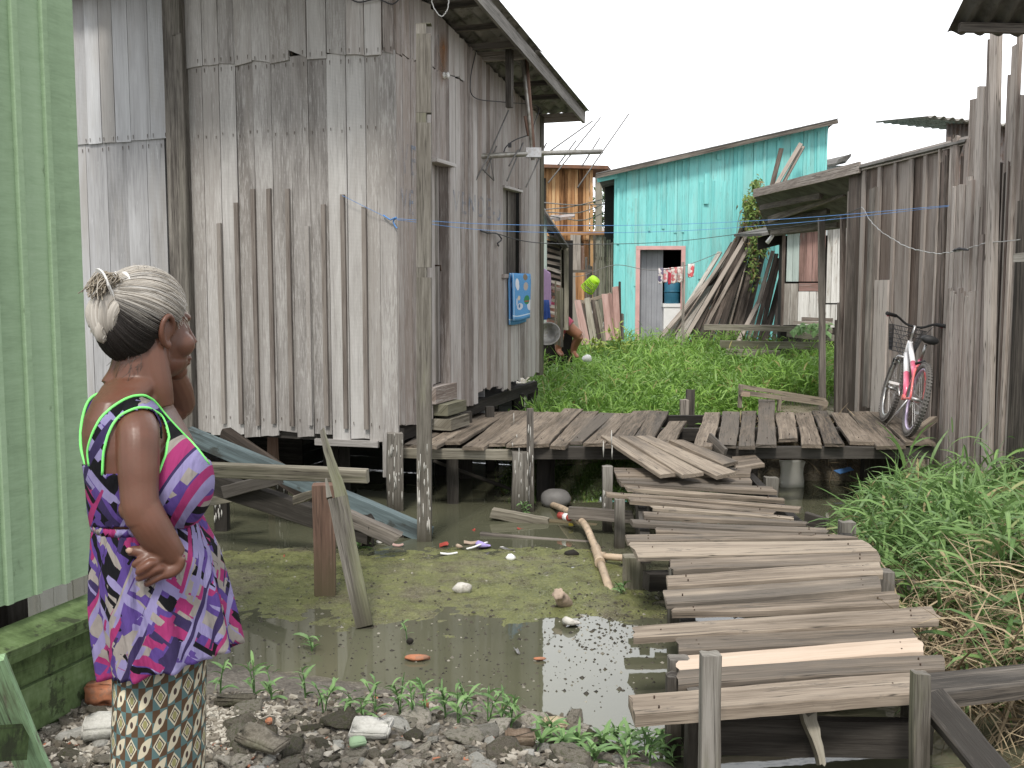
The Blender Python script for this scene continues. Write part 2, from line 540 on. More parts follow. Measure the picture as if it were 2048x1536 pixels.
M['brown_grey'] = wood("brown_grey_boards", [(0.062, 0.049, 0.041), (0.165, 0.135, 0.117), (0.25, 0.216, 0.192), (0.34, 0.305, 0.28)], g=(60, 1.4), tonev=0.7, crack=0.5, stain=((0.14, 0.10, 0.08), 0.45))
M['teal'] = wood("teal_painted_boards", [(0.17, 0.54, 0.54), (0.235, 0.65, 0.64), (0.29, 0.71, 0.70)], g=(25, 1.0), tonev=0.4, bump=0.2, fleck=((0.20, 0.36, 0.33), 0.55, (22, 3), 0.63), crack=0.4, stain=((0.30, 0.50, 0.46), 0.4))
M['orange_brown'] = wood("orange_brown_boards", [(0.11, 0.05, 0.02), (0.32, 0.16, 0.07), (0.48, 0.27, 0.13), (0.60, 0.40, 0.22)], g=(22, 0.6), tonev=0.9, crack=0.3)
M['lumber'] = wood("old_lumber", [(0.035, 0.028, 0.023), (0.09, 0.071, 0.059), (0.17, 0.142, 0.12), (0.31, 0.27, 0.235)], g=(30, 1.0), tonev=1.1, crack=0.6)
M['lumber_pale'] = wood("pale_painted_lumber", [(0.22, 0.20, 0.175), (0.40, 0.38, 0.345), (0.58, 0.565, 0.53)], g=(30, 1.5), tonev=0.6, fleck=((0.15, 0.12, 0.10), 0.7, (20, 4), 0.60))
M['pink_board'] = wood("faded_pink_boards", [(0.16, 0.10, 0.085), (0.32, 0.20, 0.175), (0.43, 0.30, 0.27)], g=(30, 1.2), tonev=0.6, fleck=((0.22, 0.20, 0.18), 0.7, (14, 2), 0.58))
M['white_board'] = wood("white_painted_boards", [(0.40, 0.39, 0.36), (0.62, 0.61, 0.58), (0.74, 0.74, 0.72)], g=(25, 1.2), tonev=0.4, fleck=((0.27, 0.22, 0.18), 0.8, (16, 2.5), 0.60), crack=0.5)
M['green_wall'] = wood("mint_green_boards", [(0.225, 0.32, 0.20), (0.285, 0.40, 0.255), (0.33, 0.45, 0.30)], g=(6, 30), tonev=0.3, bump=0.15, blotch=0.6, crack=0.0, fleck=((0.10, 0.14, 0.08), 0.5, (14, 7), 0.67))
M['green_mossy'] = wood("mossy_green_boards", [(0.022, 0.034, 0.014), (0.06, 0.092, 0.034), (0.105, 0.155, 0.062), (0.15, 0.21, 0.10)], g=(8, 12), tonev=0.3, bump=0.4, crack=0.4, fleck=((0.03, 0.035, 0.02), 0.8, (9, 10), 0.56))
M['teal_grey'] = wood("pale_teal_boards", [(0.22, 0.27, 0.25), (0.34, 0.41, 0.385), (0.44, 0.51, 0.48)], g=(30, 1.2), tonev=0.5, crack=0.5)
M['dark_in'] = plain("interior_shade_tone", (0.02, 0.018, 0.016), 0.95, 0.2)  # near-black stands in for shade inside rooms and openings
M['nail'] = plain("rusty_nail", (0.05, 0.03, 0.02), 0.8, 0.3, 30)
M['asbestos'] = plain("fibre_cement_sheet", (0.30, 0.29, 0.27), 0.9, 0.25, 4, bump=0.4, dirt=((0.09, 0.085, 0.075), 0.8))
M['asbestos_dark'] = plain("dark_fibre_cement", (0.13, 0.125, 0.118), 0.9, 0.3, 3, bump=0.4, dirt=((0.06, 0.055, 0.05), 0.7))
M['rust_tin'] = plain("rusty_tin_sheet", (0.28, 0.25, 0.24), 0.6, 0.25, 3, metal=0.3, dirt=((0.20, 0.10, 0.05), 0.5))
M['fascia'] = wood("grey_fascia", [(0.10, 0.095, 0.09), (0.22, 0.21, 0.195), (0.34, 0.325, 0.305), (0.45, 0.435, 0.41)], g=(50, 1.5), tonev=0.4, crack=0.6)
M['black'] = plain("black_rubber", (0.018, 0.018, 0.019), 0.6, 0.2, 20)
M['tyre'] = plain("dusty_tyre", (0.12, 0.112, 0.105), 0.85, 0.25, 25, bump=0.2)
M['steel'] = plain("dull_steel", (0.50, 0.50, 0.50), 0.35, 0.15, 12, metal=0.9, dirt=((0.25, 0.2, 0.16), 0.4))
M['alu'] = plain("grey_aluminium", (0.40, 0.39, 0.36), 0.45, 0.2, 8, metal=0.6, dirt=((0.22, 0.2, 0.15), 0.6))
M['wire'] = plain("old_wire", (0.16, 0.155, 0.15), 0.6, 0.2, 9)
M['wire_dark'] = plain("dark_cable", (0.05, 0.05, 0.055), 0.6, 0.2, 9)
M['rope_blue'] = plain("blue_line", (0.10, 0.25, 0.55), 0.7, 0.15, 9)
M['pvc'] = plain("tan_pvc_pipe", (0.46, 0.36, 0.26), 0.55, 0.2, 7, dirt=((0.22, 0.17, 0.12), 0.6))
M['white'] = plain("white_plastic", (0.78, 0.78, 0.77), 0.4, 0.06, 5)
M['lumppale'] = plain("pale_concrete", (0.55, 0.53, 0.49), 0.95, 0.25, 9, bump=0.6, dirt=((0.25, 0.23, 0.19), 0.7))
M['brick'] = plain("orange_brick", (0.42, 0.17, 0.09), 0.9, 0.25, 12, bump=0.5, dirt=((0.18, 0.14, 0.11), 0.6))
M['red'] = plain("red_plastic", (0.33, 0.055, 0.042), 0.45, 0.25, 20)
M['yellow'] = plain("yellow_plastic", (0.62, 0.50, 0.06), 0.5, 0.2, 20)
M['lilac'] = plain("lilac_plastic", (0.36, 0.30, 0.62), 0.5, 0.12, 20)
M['lime_green'] = plain("lime_plastic", (0.42, 0.72, 0.03), 0.45, 0.1, 9, transl=0.25)
M['blue_cloth'] = plain("blue_cloth", (0.035, 0.08, 0.30), 0.9, 0.25, 14)
M['mauve_cloth'] = plain("mauve_cloth", (0.38, 0.24, 0.42), 0.95, 0.15, 14)
M['barrel'] = plain("blue_barrel", (0.03, 0.14, 0.22), 0.5, 0.15, 5)
M['pink_trim'] = plain("salmon_trim", (0.62, 0.37, 0.35), 0.6, 0.1, 6)
M['pipe_green'] = plain("neon_piping", (0.22, 0.85, 0.20), 0.6, 0.08, 9)
M['bag'] = plain("dirty_sack", (0.40, 0.31, 0.24), 0.8, 0.25, 18, bump=0.5, dirt=((0.2, 0.15, 0.11), 0.5))

def metal_teal():
    return None

# ground: soil, algae mud and rubble dust, mixed by the vertex masks
def make_ground():
    N = NT("mud_ground")
    p = N.pos(); mr, mg, mb_ = N.tint()[:3]
    big = N.noise(p, 1.3, 5, 0.6, 0.5); med = N.noise(p, 6, 6, 0.65); fin = N.noise(p, 55, 5, 0.7)
    mud = N.ramp(N.math('MULTIPLY_ADD', fin, 0.6, N.math('MULTIPLY', med, 0.5)), [(0.35, (0.075, 0.063, 0.045)), (0.55, (0.18, 0.155, 0.11)), (0.75, (0.32, 0.29, 0.22))])
    alg = N.ramp(N.math('MULTIPLY_ADD', fin, 0.5, N.math('MULTIPLY', med, 0.5)), [(0.35, (0.075, 0.085, 0.026)), (0.55, (0.175, 0.185, 0.068)), (0.72, (0.32, 0.32, 0.155))])
    af = N.ramp(N.math('ADD', N.math('MULTIPLY', med, 0.45), N.math('MULTIPLY', big, 0.6)), [(0.36, 0.0), (0.56, 1.0)])
    c = N.mix(N.math('MULTIPLY', af, mr), mud, alg)
    rub = N.ramp(N.math("MULTIPLY_ADD", fin, 0.7, N.math("MULTIPLY", med, 0.4)), [(0.38, (0.05, 0.043, 0.034)), (0.58, (0.17, 0.15, 0.125)), (0.75, (0.33, 0.305, 0.265))])
    c = N.mix(mg, c, rub)
    rough = N.ramp(N.math('ADD', med, N.math('MULTIPLY', mg, 0.6)), [(0.38, 0.13), (0.62, 0.7)])
    return N.finish(c, rough, N.math('ADD', N.math('MULTIPLY', med, 0.5), fin), 0.95, 0.02, 0.45)
M['ground'] = make_ground()

def make_water():
    N = NT("murky_water")
    p = N.pos()
    a = N.noise(N.mapping(p, (1, 1, 1)), 2.2, 3, 0.5); b = N.noise(p, 14, 2, 0.5)
    c = N.ramp(N.noise(p, 0.8, 4), [(0.3, (0.075, 0.078, 0.052)), (0.7, (0.11, 0.11, 0.072))])
    return N.finish(c, 0.02, N.math('MULTIPLY_ADD', b, 0.25, a), 0.03, 0.02, 0.5, ior=1.45)
M['water'] = make_water()

M['grass'] = leafmat("swamp_grass", (0.065, 0.155, 0.025), (0.25, 0.42, 0.085), dry=(0.34, 0.28, 0.12), dryamt=0.03, transl=0.35)
M['bank_grass'] = leafmat("bank_grass", (0.05, 0.115, 0.034), (0.215, 0.345, 0.115), dry=(0.38, 0.32, 0.17), dryamt=0.06, transl=0.3)
M['straw'] = leafmat("dry_straw", (0.16, 0.115, 0.07), (0.46, 0.37, 0.235), transl=0.12, rough=0.7)
M['weed'] = leafmat("weed_leaves", (0.07, 0.15, 0.05), (0.22, 0.36, 0.14), transl=0.25)
M['vine'] = leafmat("vine_leaves", (0.05, 0.10, 0.02), (0.20, 0.28, 0.06), dry=(0.22, 0.16, 0.07), dryamt=0.2)
M['tree'] = leafmat("tree_leaves", (0.025, 0.06, 0.018), (0.09, 0.17, 0.05))
M['bark'] = plain("bark", (0.12, 0.095, 0.07), 0.95, 0.3, 8, bump=0.8)
# ------------------------------------------------------------------ ground and water
def sm(a, b, x):
    t = np.clip((x - a) / (b - a), 0, 1)
    return t * t * (3 - 2 * t)

def fbm(X, Y, seed, f0, octs=5):
    """cheap smooth value noise"""
    rs = np.random.RandomState(seed)
    out = np.zeros_like(X); amp = 1.0; f = f0; tot = 0
    for o in range(octs):
        T = rs.rand(64, 64)
        x = X * f + 100.3 * (o + 1); y = Y * f + 57.7 * (o + 1)
        xi = np.floor(x).astype(int); yi = np.floor(y).astype(int)
        fx = x - xi; fy = y - yi
        fx = fx * fx * (3 - 2 * fx); fy = fy * fy * (3 - 2 * fy)
        g = lambda a, b: T[a % 64, b % 64]
        v = (g(xi, yi) * (1 - fx) + g(xi + 1, yi) * fx) * (1 - fy) + (g(xi, yi + 1) * (1 - fx) + g(xi + 1, yi + 1) * fx) * fy
        out += (v - 0.5) * amp; tot += amp
        amp *= 0.55; f *= 2.03
    return out / tot

def bank_edge(Y):
    """where the right bank meets the water, as X"""
    return np.interp(Y, [2.5, 3.6, 4.3, 4.9, 5.8, 6.6, 7.3, 8.0, 8.6, 9.3], [1.9, 2.05, 2.05, 2.1, 2.25, 2.28, 2.45, 2.85, 3.35, 3.9])

def shore(X):
    """where the rubble bank meets the water, as Y"""
    return np.interp(X, [-3, -1.5, -0.9, -0.3, 0.15, 0.45, 0.8, 1.3], [5.3, 4.95, 4.75, 4.55, 4.3, 4.0, 3.65, 3.3])

def height(X, Y):
    X = np.asarray(X, float); Y = np.asarray(Y, float)
    n1 = fbm(X, Y, 3, 1.6); n2 = fbm(X, Y, 5, 9.0)
    z = np.full_like(X, -0.62)
    # algae mud just at water level, between the house and the rubble
    mud = sm(8.3, 7.0, Y) * sm(4.3, 5.4, Y) * sm(1.9, 0.7, X) * sm(-4.6, -1.9, X)
    band = sm(4.8, 5.9, Y + 0.8 * n1)
    pool = 1 - 0.9 * sm(0.75, 0.1, np.abs(X - 0.42)) * sm(5.75, 5.2, Y)
    n3 = fbm(X, Y, 8, 24.0, 3)
    zm = -0.400 + 0.062 * mud * band * pool + 0.05 * n1 + 0.034 * n2 + 0.022 * n3
    z = np.where(Y < 8.0, np.maximum(z, np.where(mud > 0.01, zm * 1.0 - (1 - mud) * 0.25, -0.62)), z)
    # rubble bank by the camera
    sh = shore(X)
    zr = np.clip((sh - Y) * 0.30, -0.6, 0.42) - 0.35
    zr = np.where(zr > 0.02, 0.02 + (zr - 0.02) * 0.25, zr) + 0.05 * n2 + 0.06 * n1
    z = np.maximum(z, zr)
    # right bank
    be = bank_edge(Y)
    zb = -0.36 + np.clip((X - be) * 0.42, -0.6, np.interp(Y, [3.6, 4.4, 5.5, 7.5], [0.14, 0.30, 0.30, 0.14])) + 0.08 * n1 + 0.04 * n2
    zb = np.where(Y > 9.2, zb - (Y - 9.2) * 0.5, zb)
    z = np.maximum(z, zb)
    # the swamp behind the far deck
    zs = np.interp(Y, [9.2, 10.2, 11.2, 14, 22, 40], [-0.75, -0.42, -0.30, -0.15, 0.0, 0.05]) + 0.12 * n1 + 0.05 * n2
    zs = np.where(X < 0.2, zs - sm(0.2, -0.8, X) * 0.25 * sm(13.5, 12, Y), zs)
    # muddy far bank under the deck, at the right
    far = sm(1.7, 2.3, X) * sm(9.45, 9.95, Y) * sm(11.0, 10.4, Y) * 0.40
    z = np.maximum(z, zs + far)
    return z

xs = np.unique(np.concatenate([np.linspace(-300, -30, 8), np.linspace(-30, -5, 16), np.linspace(-5, -2.6, 30), np.linspace(-2.6, 4.2, 230), np.linspace(4.2, 12, 36), np.linspace(12, 30, 12), np.linspace(30, 300, 8)]))
ys = np.unique(np.concatenate([np.linspace(-60, 0, 8), np.linspace(0, 2.6, 16), np.linspace(2.6, 8.2, 240), np.linspace(8.2, 12, 60), np.linspace(12, 26, 50), np.linspace(26, 60, 18), np.linspace(60, 600, 12)]))
GX, GY = np.meshgrid(xs, ys)
GZ = height(GX, GY)
nx, ny = len(xs), len(ys)
gv = np.stack([GX.ravel(), GY.ravel(), GZ.ravel()], 1)
ii = (np.arange(ny - 1)[:, None] * nx + np.arange(nx - 1)[None, :]).ravel()
gf = np.stack([ii, ii + 1, ii + 1 + nx, ii + nx], 1)
me = bpy.data.meshes.new("ground")
me.from_pydata(gv.tolist(), [], gf.tolist())
me.polygons.foreach_set("use_smooth", [True] * len(gf))
ca = me.color_attributes.new("tint", 'FLOAT_COLOR', 'POINT')
mudm = sm(8.0, 7.3, GY) * sm(4.2, 5.6, GY) * sm(2.2, 1.0, GX)
rubm = np.clip(sm(shore(GX) + 0.15, shore(GX) - 0.25, GY) * sm(1.8, 1.2, GX), 0, 1)
cc = np.stack([mudm.ravel(), rubm.ravel(), np.zeros(nx * ny), np.ones(nx * ny)], 1).astype(np.float32)
ca.data.foreach_set("color", cc.ravel())
me.materials.append(M['ground'])
ground = bpy.data.objects.new("ground", me)
col.objects.link(ground)
tag(ground, "muddy ground with green algae, rubble bank and grassy banks around the pool", "ground", kind="structure")

wb = MB()
wb.v += [Vector((-40, 1.5, WATER)), Vector((40, 1.5, WATER)), Vector((40, 60, WATER)), Vector((-40, 60, WATER))]
wb.face((0, 1, 2, 3))
o = wb.build("water", M['water'])
tag(o, "murky still water under the stilt houses and walkways", "water", kind="structure")

def gz(x, y):
    return float(height(np.array([x]), np.array([y]))[0])
# ------------------------------------------------------------------ the grey stilt house
def v2(x, y): return Vector((x, y, 0))
bd = Vector((0.3395, 1, 0)).normalized()        # along the side wall, away from the camera
ad = Vector((-1, 0.3395, 0)).normalized()       # along the front wall, to the left
C0 = Vector(((797 - 1024) / F * 8.45, 8.45, 0))
outA = -bd                                      # front faces the camera
outB = -ad

def A_pt(px, py): return onwall(px, py, C0, ad)
def B_pt(px, py): return onwall(px, py, C0, bd)
def sA(px, py=400): return (A_pt(px, py) - C0).dot(ad)
def sB(px, py=500): return (B_pt(px, py) - C0).dot(bd)
def zA(px, py): return A_pt(px, py).z
def zB(px, py): return B_pt(px, py).z

def vplank(mb, P, d, s0, s1, z0, z1, out, t=0.022, proud=0.0, gap=0.003, dz=(0, 0), **kw):
    a = P + d * (s0 + gap) + out * proud
    b = P + d * (s1 - gap) + out * proud
    Z = Vector((0, 0, 1))
    z00, z01 = z0, z0 + dz[0]; z10, z11 = z1, z1 + dz[1]
    kw.setdefault('seg', 6)
    slab(mb, a + Z * z00, a + Z * z10, b + Z * z11, b + Z * z01, t, n=out, **kw)

def nail(mb, p, out, m, r=0.006, tail=0.03):
    side = out.cross(Vector((0, 0, 1))).normalized()
    b = len(mb.v)
    q = p + out * 0.003
    Z = Vector((0, 0, 1))
    mb.v += [q + side * r * 0.6 + Z * r, q - side * r * 0.6 + Z * r, q - side * r * 0.3 - Z * tail, q + side * r * 0.3 - Z * tail]
    mb.face((b, b + 1, b + 2, b + 3), None, rt(), m)

house = thing("stilt_house", "weathered grey plank house on stilts with vertical battens, open door and corrugated eave", "house", (C0.x, C0.y, WATER))

# roof line along the side wall
_p1, _p2 = B_pt(895, 44), B_pt(1074, 224)
_s1, _s2 = (_p1 - C0).dot(bd), (_p2 - C0).dot(bd)
def zroof(s): return _p1.z + (_p2.z - _p1.z) * (s - _s1) / (_s2 - _s1)
LB = sB(1080)

# front wall
mb = MB()
up = [365, 406, 438, 470, 505, 541, 578, 615, 654, 694, 729, 766, 789]
lo = [365, 411, 444, 478, 512, 548, 586, 621, 658, 695, 733, 760]
zseamL, zseamR = zA(385, 133), zA(790, 107)
def zseam(px): return lerp(zseamL, zseamR, (px - 385) / 405)
for i in range(len(up) - 1):
    a, b = up[i], up[i + 1]
    z0 = zseam((a + b) / 2) + R(-0.012, 0.012)
    dr = (R(-0.03, 0.03), 0)
    if i == 6: dr = (0.07, 0)
    vplank(mb, C0, ad, sA(b, 60), sA(a, 60), z0, 5.2, outA, proud=0.02 + R(0, 0.006), gap=R(0.001, 0.005) + (0.006 if i > 9 else 0), dz=dr, wob=0.004, jag=0.004, k=2, m=2 if i in (9, 10, 11) else 0, cup=0)
    for sx in (0.2, 0.8):
        nail(mb, C0 + ad * lerp(sA(a, 60), sA(b, 60), sx) + outA * 0.026 + Vector((0, 0, z0 + 0.05)), outA, 1)
hemA = [862, 864, 866, 868, 868, 866, 868, 868, 874, 876, 880]
for i in range(len(lo) - 1):
    a, b = lo[i], lo[i + 1]
    zt = zseam((a + b) / 2) + 0.03
    z0 = zA((a + b) / 2, hemA[i] + R(-4, 5))
    # the lower boards have slipped or rotted unevenly at the bottom
    vplank(mb, C0, ad, sA(b), sA(a), z0, zt, outA, proud=0.0 + R(0, 0.008), gap=R(0.001, 0.004), wob=0.004, jag=0.006, k=3, seg=8, cup=0, dz=(R(-.01, .01), 0))
    for sx in (0.2, 0.8):
        q = C0 + ad * lerp(sA(a), sA(b), sx) + outA * 0.010
        nail(mb, q + Vector((0, 0, zt - 0.06)), outA, 1)
        nail(mb, q + Vector((0, 0, zA(600, 262) + R(-.02, .02))), outA, 1, 0.006, 0.02)
        nail(mb, q + Vector((0, 0, zA(600, 840) + R(-.02, .02))), outA, 1, 0.006, 0.02)
# corner board that runs down past the floor
vplank(mb, C0, ad, 0.0, sA(760), zA(778, 955), zseam(775) + 0.03, outA, proud=0.012, wob=0.002, k=3, jag=0.004, seg=8)
front = mb.build("front_wall", [M['grey'], M['nail'], M['grey_warm']], house)
front["label"] = "front wall of silvery vertical boards in two rows"

# battens nailed on the front
for px, top, bot in ((440, 447, 846), (475, 405, 846), (509, 378, 850), (541, 378, 846), (578, 378, 852), (616, 452, 850), (649, 410, 850), (688, 390, 856), (730, 415, 858)):
    mb = MB()
    s = sA(px)
    vplank(mb, C0, ad, s - 0.019, s + 0.019, zA(px, bot), zA(px, top), outA, t=0.022, proud=0.034, wob=0.002, jag=0.004, k=1, gap=0)
    o = mb.build("batten", [M['batten'] if px not in (616,) else M['grey'], M['nail']], house)

# side wall with door and window openings
mb = MB()
door0, door1 = sB(864, 500), sB(899, 500)
zd0, zd1 = zB(880, 782), zB(880, 322)
win0, win1 = sB(1006, 460), sB(1041, 460)
zw0, zw1 = zB(1022, 549), zB(1022, 375)
hem = [(797, 848), (832, 850), (862, 842), (864, 838), (903, 822), (904, 818), (953, 806), (956, 783), (1000, 771), (1006, 778), (1021, 778), (1022, 765), (1055, 755), (1080, 742)]
s = 0.0; i = 0
edges = [0.0]
while edges[-1] < LB - 0.10:
    edges.append(edges[-1] + R(0.095, 0.16))
edges[-1] = LB
for e in (door0, door1, win0, win1):
    j = min(range(1, len(edges) - 1), key=lambda q: abs(edges[q] - e)); edges[j] = e
def pxB(s):
    p = C0 + bd * s
    return 1024 + F * p.x / p.y
for a, b in zip(edges[:-1], edges[1:]):
    c = (a + b) / 2
    pc = pxB(c)
    hy = np.interp(pc, [h[0] for h in hem], [h[1] for h in hem]) + R(-4, 4)
    zb = zB(pc, hy); zt = zroof(c) - 0.02
    spans = [(zb, zt)]
    if door0 - 0.01 < c < door1 + 0.01: spans = [(zd1, zt)]
    if win0 - 0.01 < c < win1 + 0.01: spans = [(zb, zw0), (zw1, zt)]
    for z0, z1 in spans:
        # a seam between two rows of boards high on the wall
        zs = zB(pc, 105 + 0.42 * (pc - 790)) if pc < 930 else None
        parts = [(z0, z1)]
        if zs and z0 < zs - 0.3 and zs < z1 - 0.1: parts = [(z0, zs - 0.004), (zs + 0.004, z1)]
        for q0, q1 in parts:
            vplank(mb, C0, bd, a, b, q0, q1, outB, proud=R(0, 0.006), gap=R(0.001, 0.004), wob=0.003, jag=0.012, k=3, seg=7, cup=0, dz=(R(-.02, .02), 0), m=0 if q0 < 2.8 else 0)
o = mb.build("side_wall", [M['grey_warm'], M['nail']], house)
o["label"] = "side wall of grey boards with a ragged lower edge"
# wide corner trims
mb = MB()
vplank(mb, C0, bd, LB - 0.02, LB + 0.12, zB(1080, 742) - 0.05, zroof(LB), outB, t=0.05, proud=0.012, gap=0)
mb.build("corner_board", M['beam'], house)

# door
door_o = MB()
zz = [(door0, door0 + (door1 - door0) * 0.46), (door0 + (door1 - door0) * 0.47, door0 + (door1 - door0) * 0.74), (door0 + (door1 - door0) * 0.75, door1)]
for q, (a, b) in enumerate(zz):
    vplank(door_o, C0, bd, a, b, zd0 + 0.06, zd1, outB, proud=-0.05 - 0.02 * q, wob=0.001, m=q % 2)
dobj = door_o.build("door", [M['grey_warm'], M['post']], house)
dobj["label"] = "door of narrow boards, slightly open"
mb = MB(); c = C0 + bd * lerp(door0, door1, 0.45) + Vector((0, 0, lerp(zd0, zd1, 0.55))) - outB * 0.045
tube(mb, [c, c + outB * 0.05, c + outB * 0.05 - Vector((0, 0, 0.05))], 0.008)
mb.build("handle", M['nail'], dobj)
fr = MB()
Z = Vector((0, 0, 1))
P = C0 + bd * (door0 - 0.01) - outB * 0.07 + Z * zd1
slab(fr, P, P + bd * (door1 - door0 + 0.05), P + bd * (door1 - door0 + 0.05) + outB * 0.13, P + outB * 0.13, 0.03, seg=2)
vplank(fr, C0, bd, door1 - 0.03, door1 + 0.012, zd0 - 0.02, zd1 - 0.03, outB, t=0.09, proud=0.006, gap=0)
P = C0 + bd * (door0 - 0.03) - outB * 0.10 + Z * (zd0 + 0.05)
slab(fr, P, P + bd * (door1 - door0 + 0.1), P + bd * (door1 - door0 + 0.1) + outB * 0.14, P + outB * 0.14, 0.15, seg=2)
fr.build("door_frame", M['grey_warm'], house)
blk = MB()
for dz_, dd in ((zd0 - 0.11, 0.13), (zd0 - 0.24, 0.16)):
    P = C0 + bd * (door0 + 0.03) - outB * 0.2 + Z * dz_
    slab(blk, P, P + bd * (door1 - door0 + 0.05), P + bd * (door1 - door0 + 0.05) + outB * (0.2 + dd), P + outB * (0.2 + dd), 0.10)
blk.build("step", M['beam'], house)

# window: boards of a closed shutter set back in the opening
wm = MB()
w = win1 - win0
for a, b in ((0.0, 0.45), (0.54, 1.0)):
    vplank(wm, C0, bd, win0 + w * a, win0 + w * b, zw0 - 0.02, zw1, outB, proud=-0.055, wob=0.004, gap=0)
wo = wm.build("shutter", M['post'], house)
wf = MB()
P = C0 + bd * (win0 - 0.01) - outB * 0.06 + Z * zw1
slab(wf, P, P + bd * (w + 0.02), P + bd * (w + 0.02) + outB * 0.085, P + outB * 0.085, 0.025)
vplank(wf, C0, bd, win0 - 0.004, win0 + 0.012, zw0, zw1 - 0.026, outB, t=0.06, proud=-0.003, gap=0)
P = C0 + bd * (win0 - 0.04) - outB * 0.06 + Z * zw0
slab(wf, P, P + bd * (w + 0.08), P + bd * (w + 0.08) + outB * 0.09, P + outB * 0.09, 0.04)
wf.build("window_frame", M['grey_warm'], house)
# near-black block stands in for the shade of the room behind the boards
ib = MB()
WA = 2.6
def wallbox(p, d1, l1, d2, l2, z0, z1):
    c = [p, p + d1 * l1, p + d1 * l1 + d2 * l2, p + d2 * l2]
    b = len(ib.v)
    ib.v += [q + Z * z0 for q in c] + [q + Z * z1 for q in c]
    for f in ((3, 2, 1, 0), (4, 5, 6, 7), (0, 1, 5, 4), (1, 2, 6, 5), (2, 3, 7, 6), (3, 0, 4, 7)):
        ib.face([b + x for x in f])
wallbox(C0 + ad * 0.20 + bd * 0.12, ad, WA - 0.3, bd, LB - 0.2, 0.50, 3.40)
ib.build("dark_room_fill", M['dark_in'], house)

# floor frame, floor and piers
fl = MB()
zf = 0.36
P = C0 + ad * 0.03 + bd * 0.05 + Z * zf
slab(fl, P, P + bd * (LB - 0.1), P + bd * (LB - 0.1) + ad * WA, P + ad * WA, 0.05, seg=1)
fl.build("floor", M['deck_under'], house)  # shade tone darkens the underside of the house
jb = MB()
board(jb, C0 + outA * -0.06 + Z * 0.26, C0 + ad * WA - outA * 0.06 + Z * 0.26, (0, 0, 1), 0.13, 0.06, seg=3)
board(jb, C0 + outB * -0.06 + Z * 0.27 + bd * 0.1, C0 + bd * LB - outB * 0.06 + Z * 0.33, (0, 0, 1), 0.12, 0.06, seg=3)
for q in (0.9, 1.8, 2.7, 3.5):
    board(jb, C0 + bd * q + ad * 0.1 + Z * 0.25, C0 + bd * q + ad * WA + Z * 0.25, (0, 0, 1), 0.12, 0.06)
jb.build("floor_joist", M['deck_under'], house)
b2 = MB()
board(b2, A_pt(632, 883) + outA * 0.01, A_pt(758, 888) + outA * 0.01, (0, 0, 1), 0.055, 0.03, seg=3)
b2.build("sill_beam", M['grey'], house)
def pier(px, py, w, ztop, mat, parent, name="pier", lean=0.0, d=None, lime=0):
    mbp = MB()
    b = onz(px, py, WATER)
    d = d or w
    A = Vector((b.x, b.y, -0.8)); B = Vector((b.x + lean, b.y, ztop))
    board(mbp, A, B, (1, 0.2, 0), w, d, seg=10, wob=w * 0.06, ch=w * 0.08, m=0)
    n = Vector((0.2, -1, 0)).normalized(); sd = Vector((1, 0.2, 0)).normalized()
    for _ in range(lime):
        x = R(-0.48, 0.48) * w; z = WATER + abs(random.gauss(0.28, 0.16)) + 0.08; h = R(0.02, 0.11)
        c = Vector((b.x, b.y, z)) + sd * x + n * (d / 2 + 0.004)
        tube(mbp, [c + Z * h * .5, c, c - Z * h * .5], [0.002, R(0.0025, 0.006), 0.0015], 6, m=1, ref=(1, 0, 0), flat=0.6)
    return mbp.build(name, [mat, M['lime']], parent)
pier(791, 1020, 0.13, 0.3, M['post'], house, lime=24)
for px, py, w in ((548, 968, 0.10), (662, 972, 0.14), (930, 955, 0.12), (690, 985, 0.09), (1035, 900, 0.12), (980, 940, 0.08), (985, 905, .12), (1062, 880, .13), (455, 960, .1), (885, 948, .13)):
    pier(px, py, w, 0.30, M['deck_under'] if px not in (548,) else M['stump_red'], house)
# planked skirt at the back of the underfloor space
sk = MB()
for q in range(5):
    z = -0.42 + q * 0.17
    P = C0 + bd * (LB - 0.15) + ad * 0.25 + Z * z
    slab(sk, P, P + ad * WA, P + ad * WA + Z * 0.165, P + Z * 0.165, 0.02, n=outA, seg=4, wob=0.003)
    P = C0 + ad * WA + Z * z
    slab(sk, P, P + bd * (LB - 0.1), P + bd * (LB - 0.1) + Z * 0.165, P + Z * 0.165, 0.02, n=-outB, seg=4, wob=0.003)
for q in range(3):
    z = 0.02 + q * 0.16
    for a, b in ((0.1, 0.75), (0.78, 1.6), (1.64, 2.5)):
        P = C0 + bd * 2.3 + ad * a + Z * (z + R(-.01, .01))
        slab(sk, P, P + ad * (b - a), P + ad * (b - a) + Z * 0.15, P + Z * 0.15, 0.02, n=outA, seg=3, wob=0.003)
sk.build("underfloor_skirt", M['grey_blue'], house)

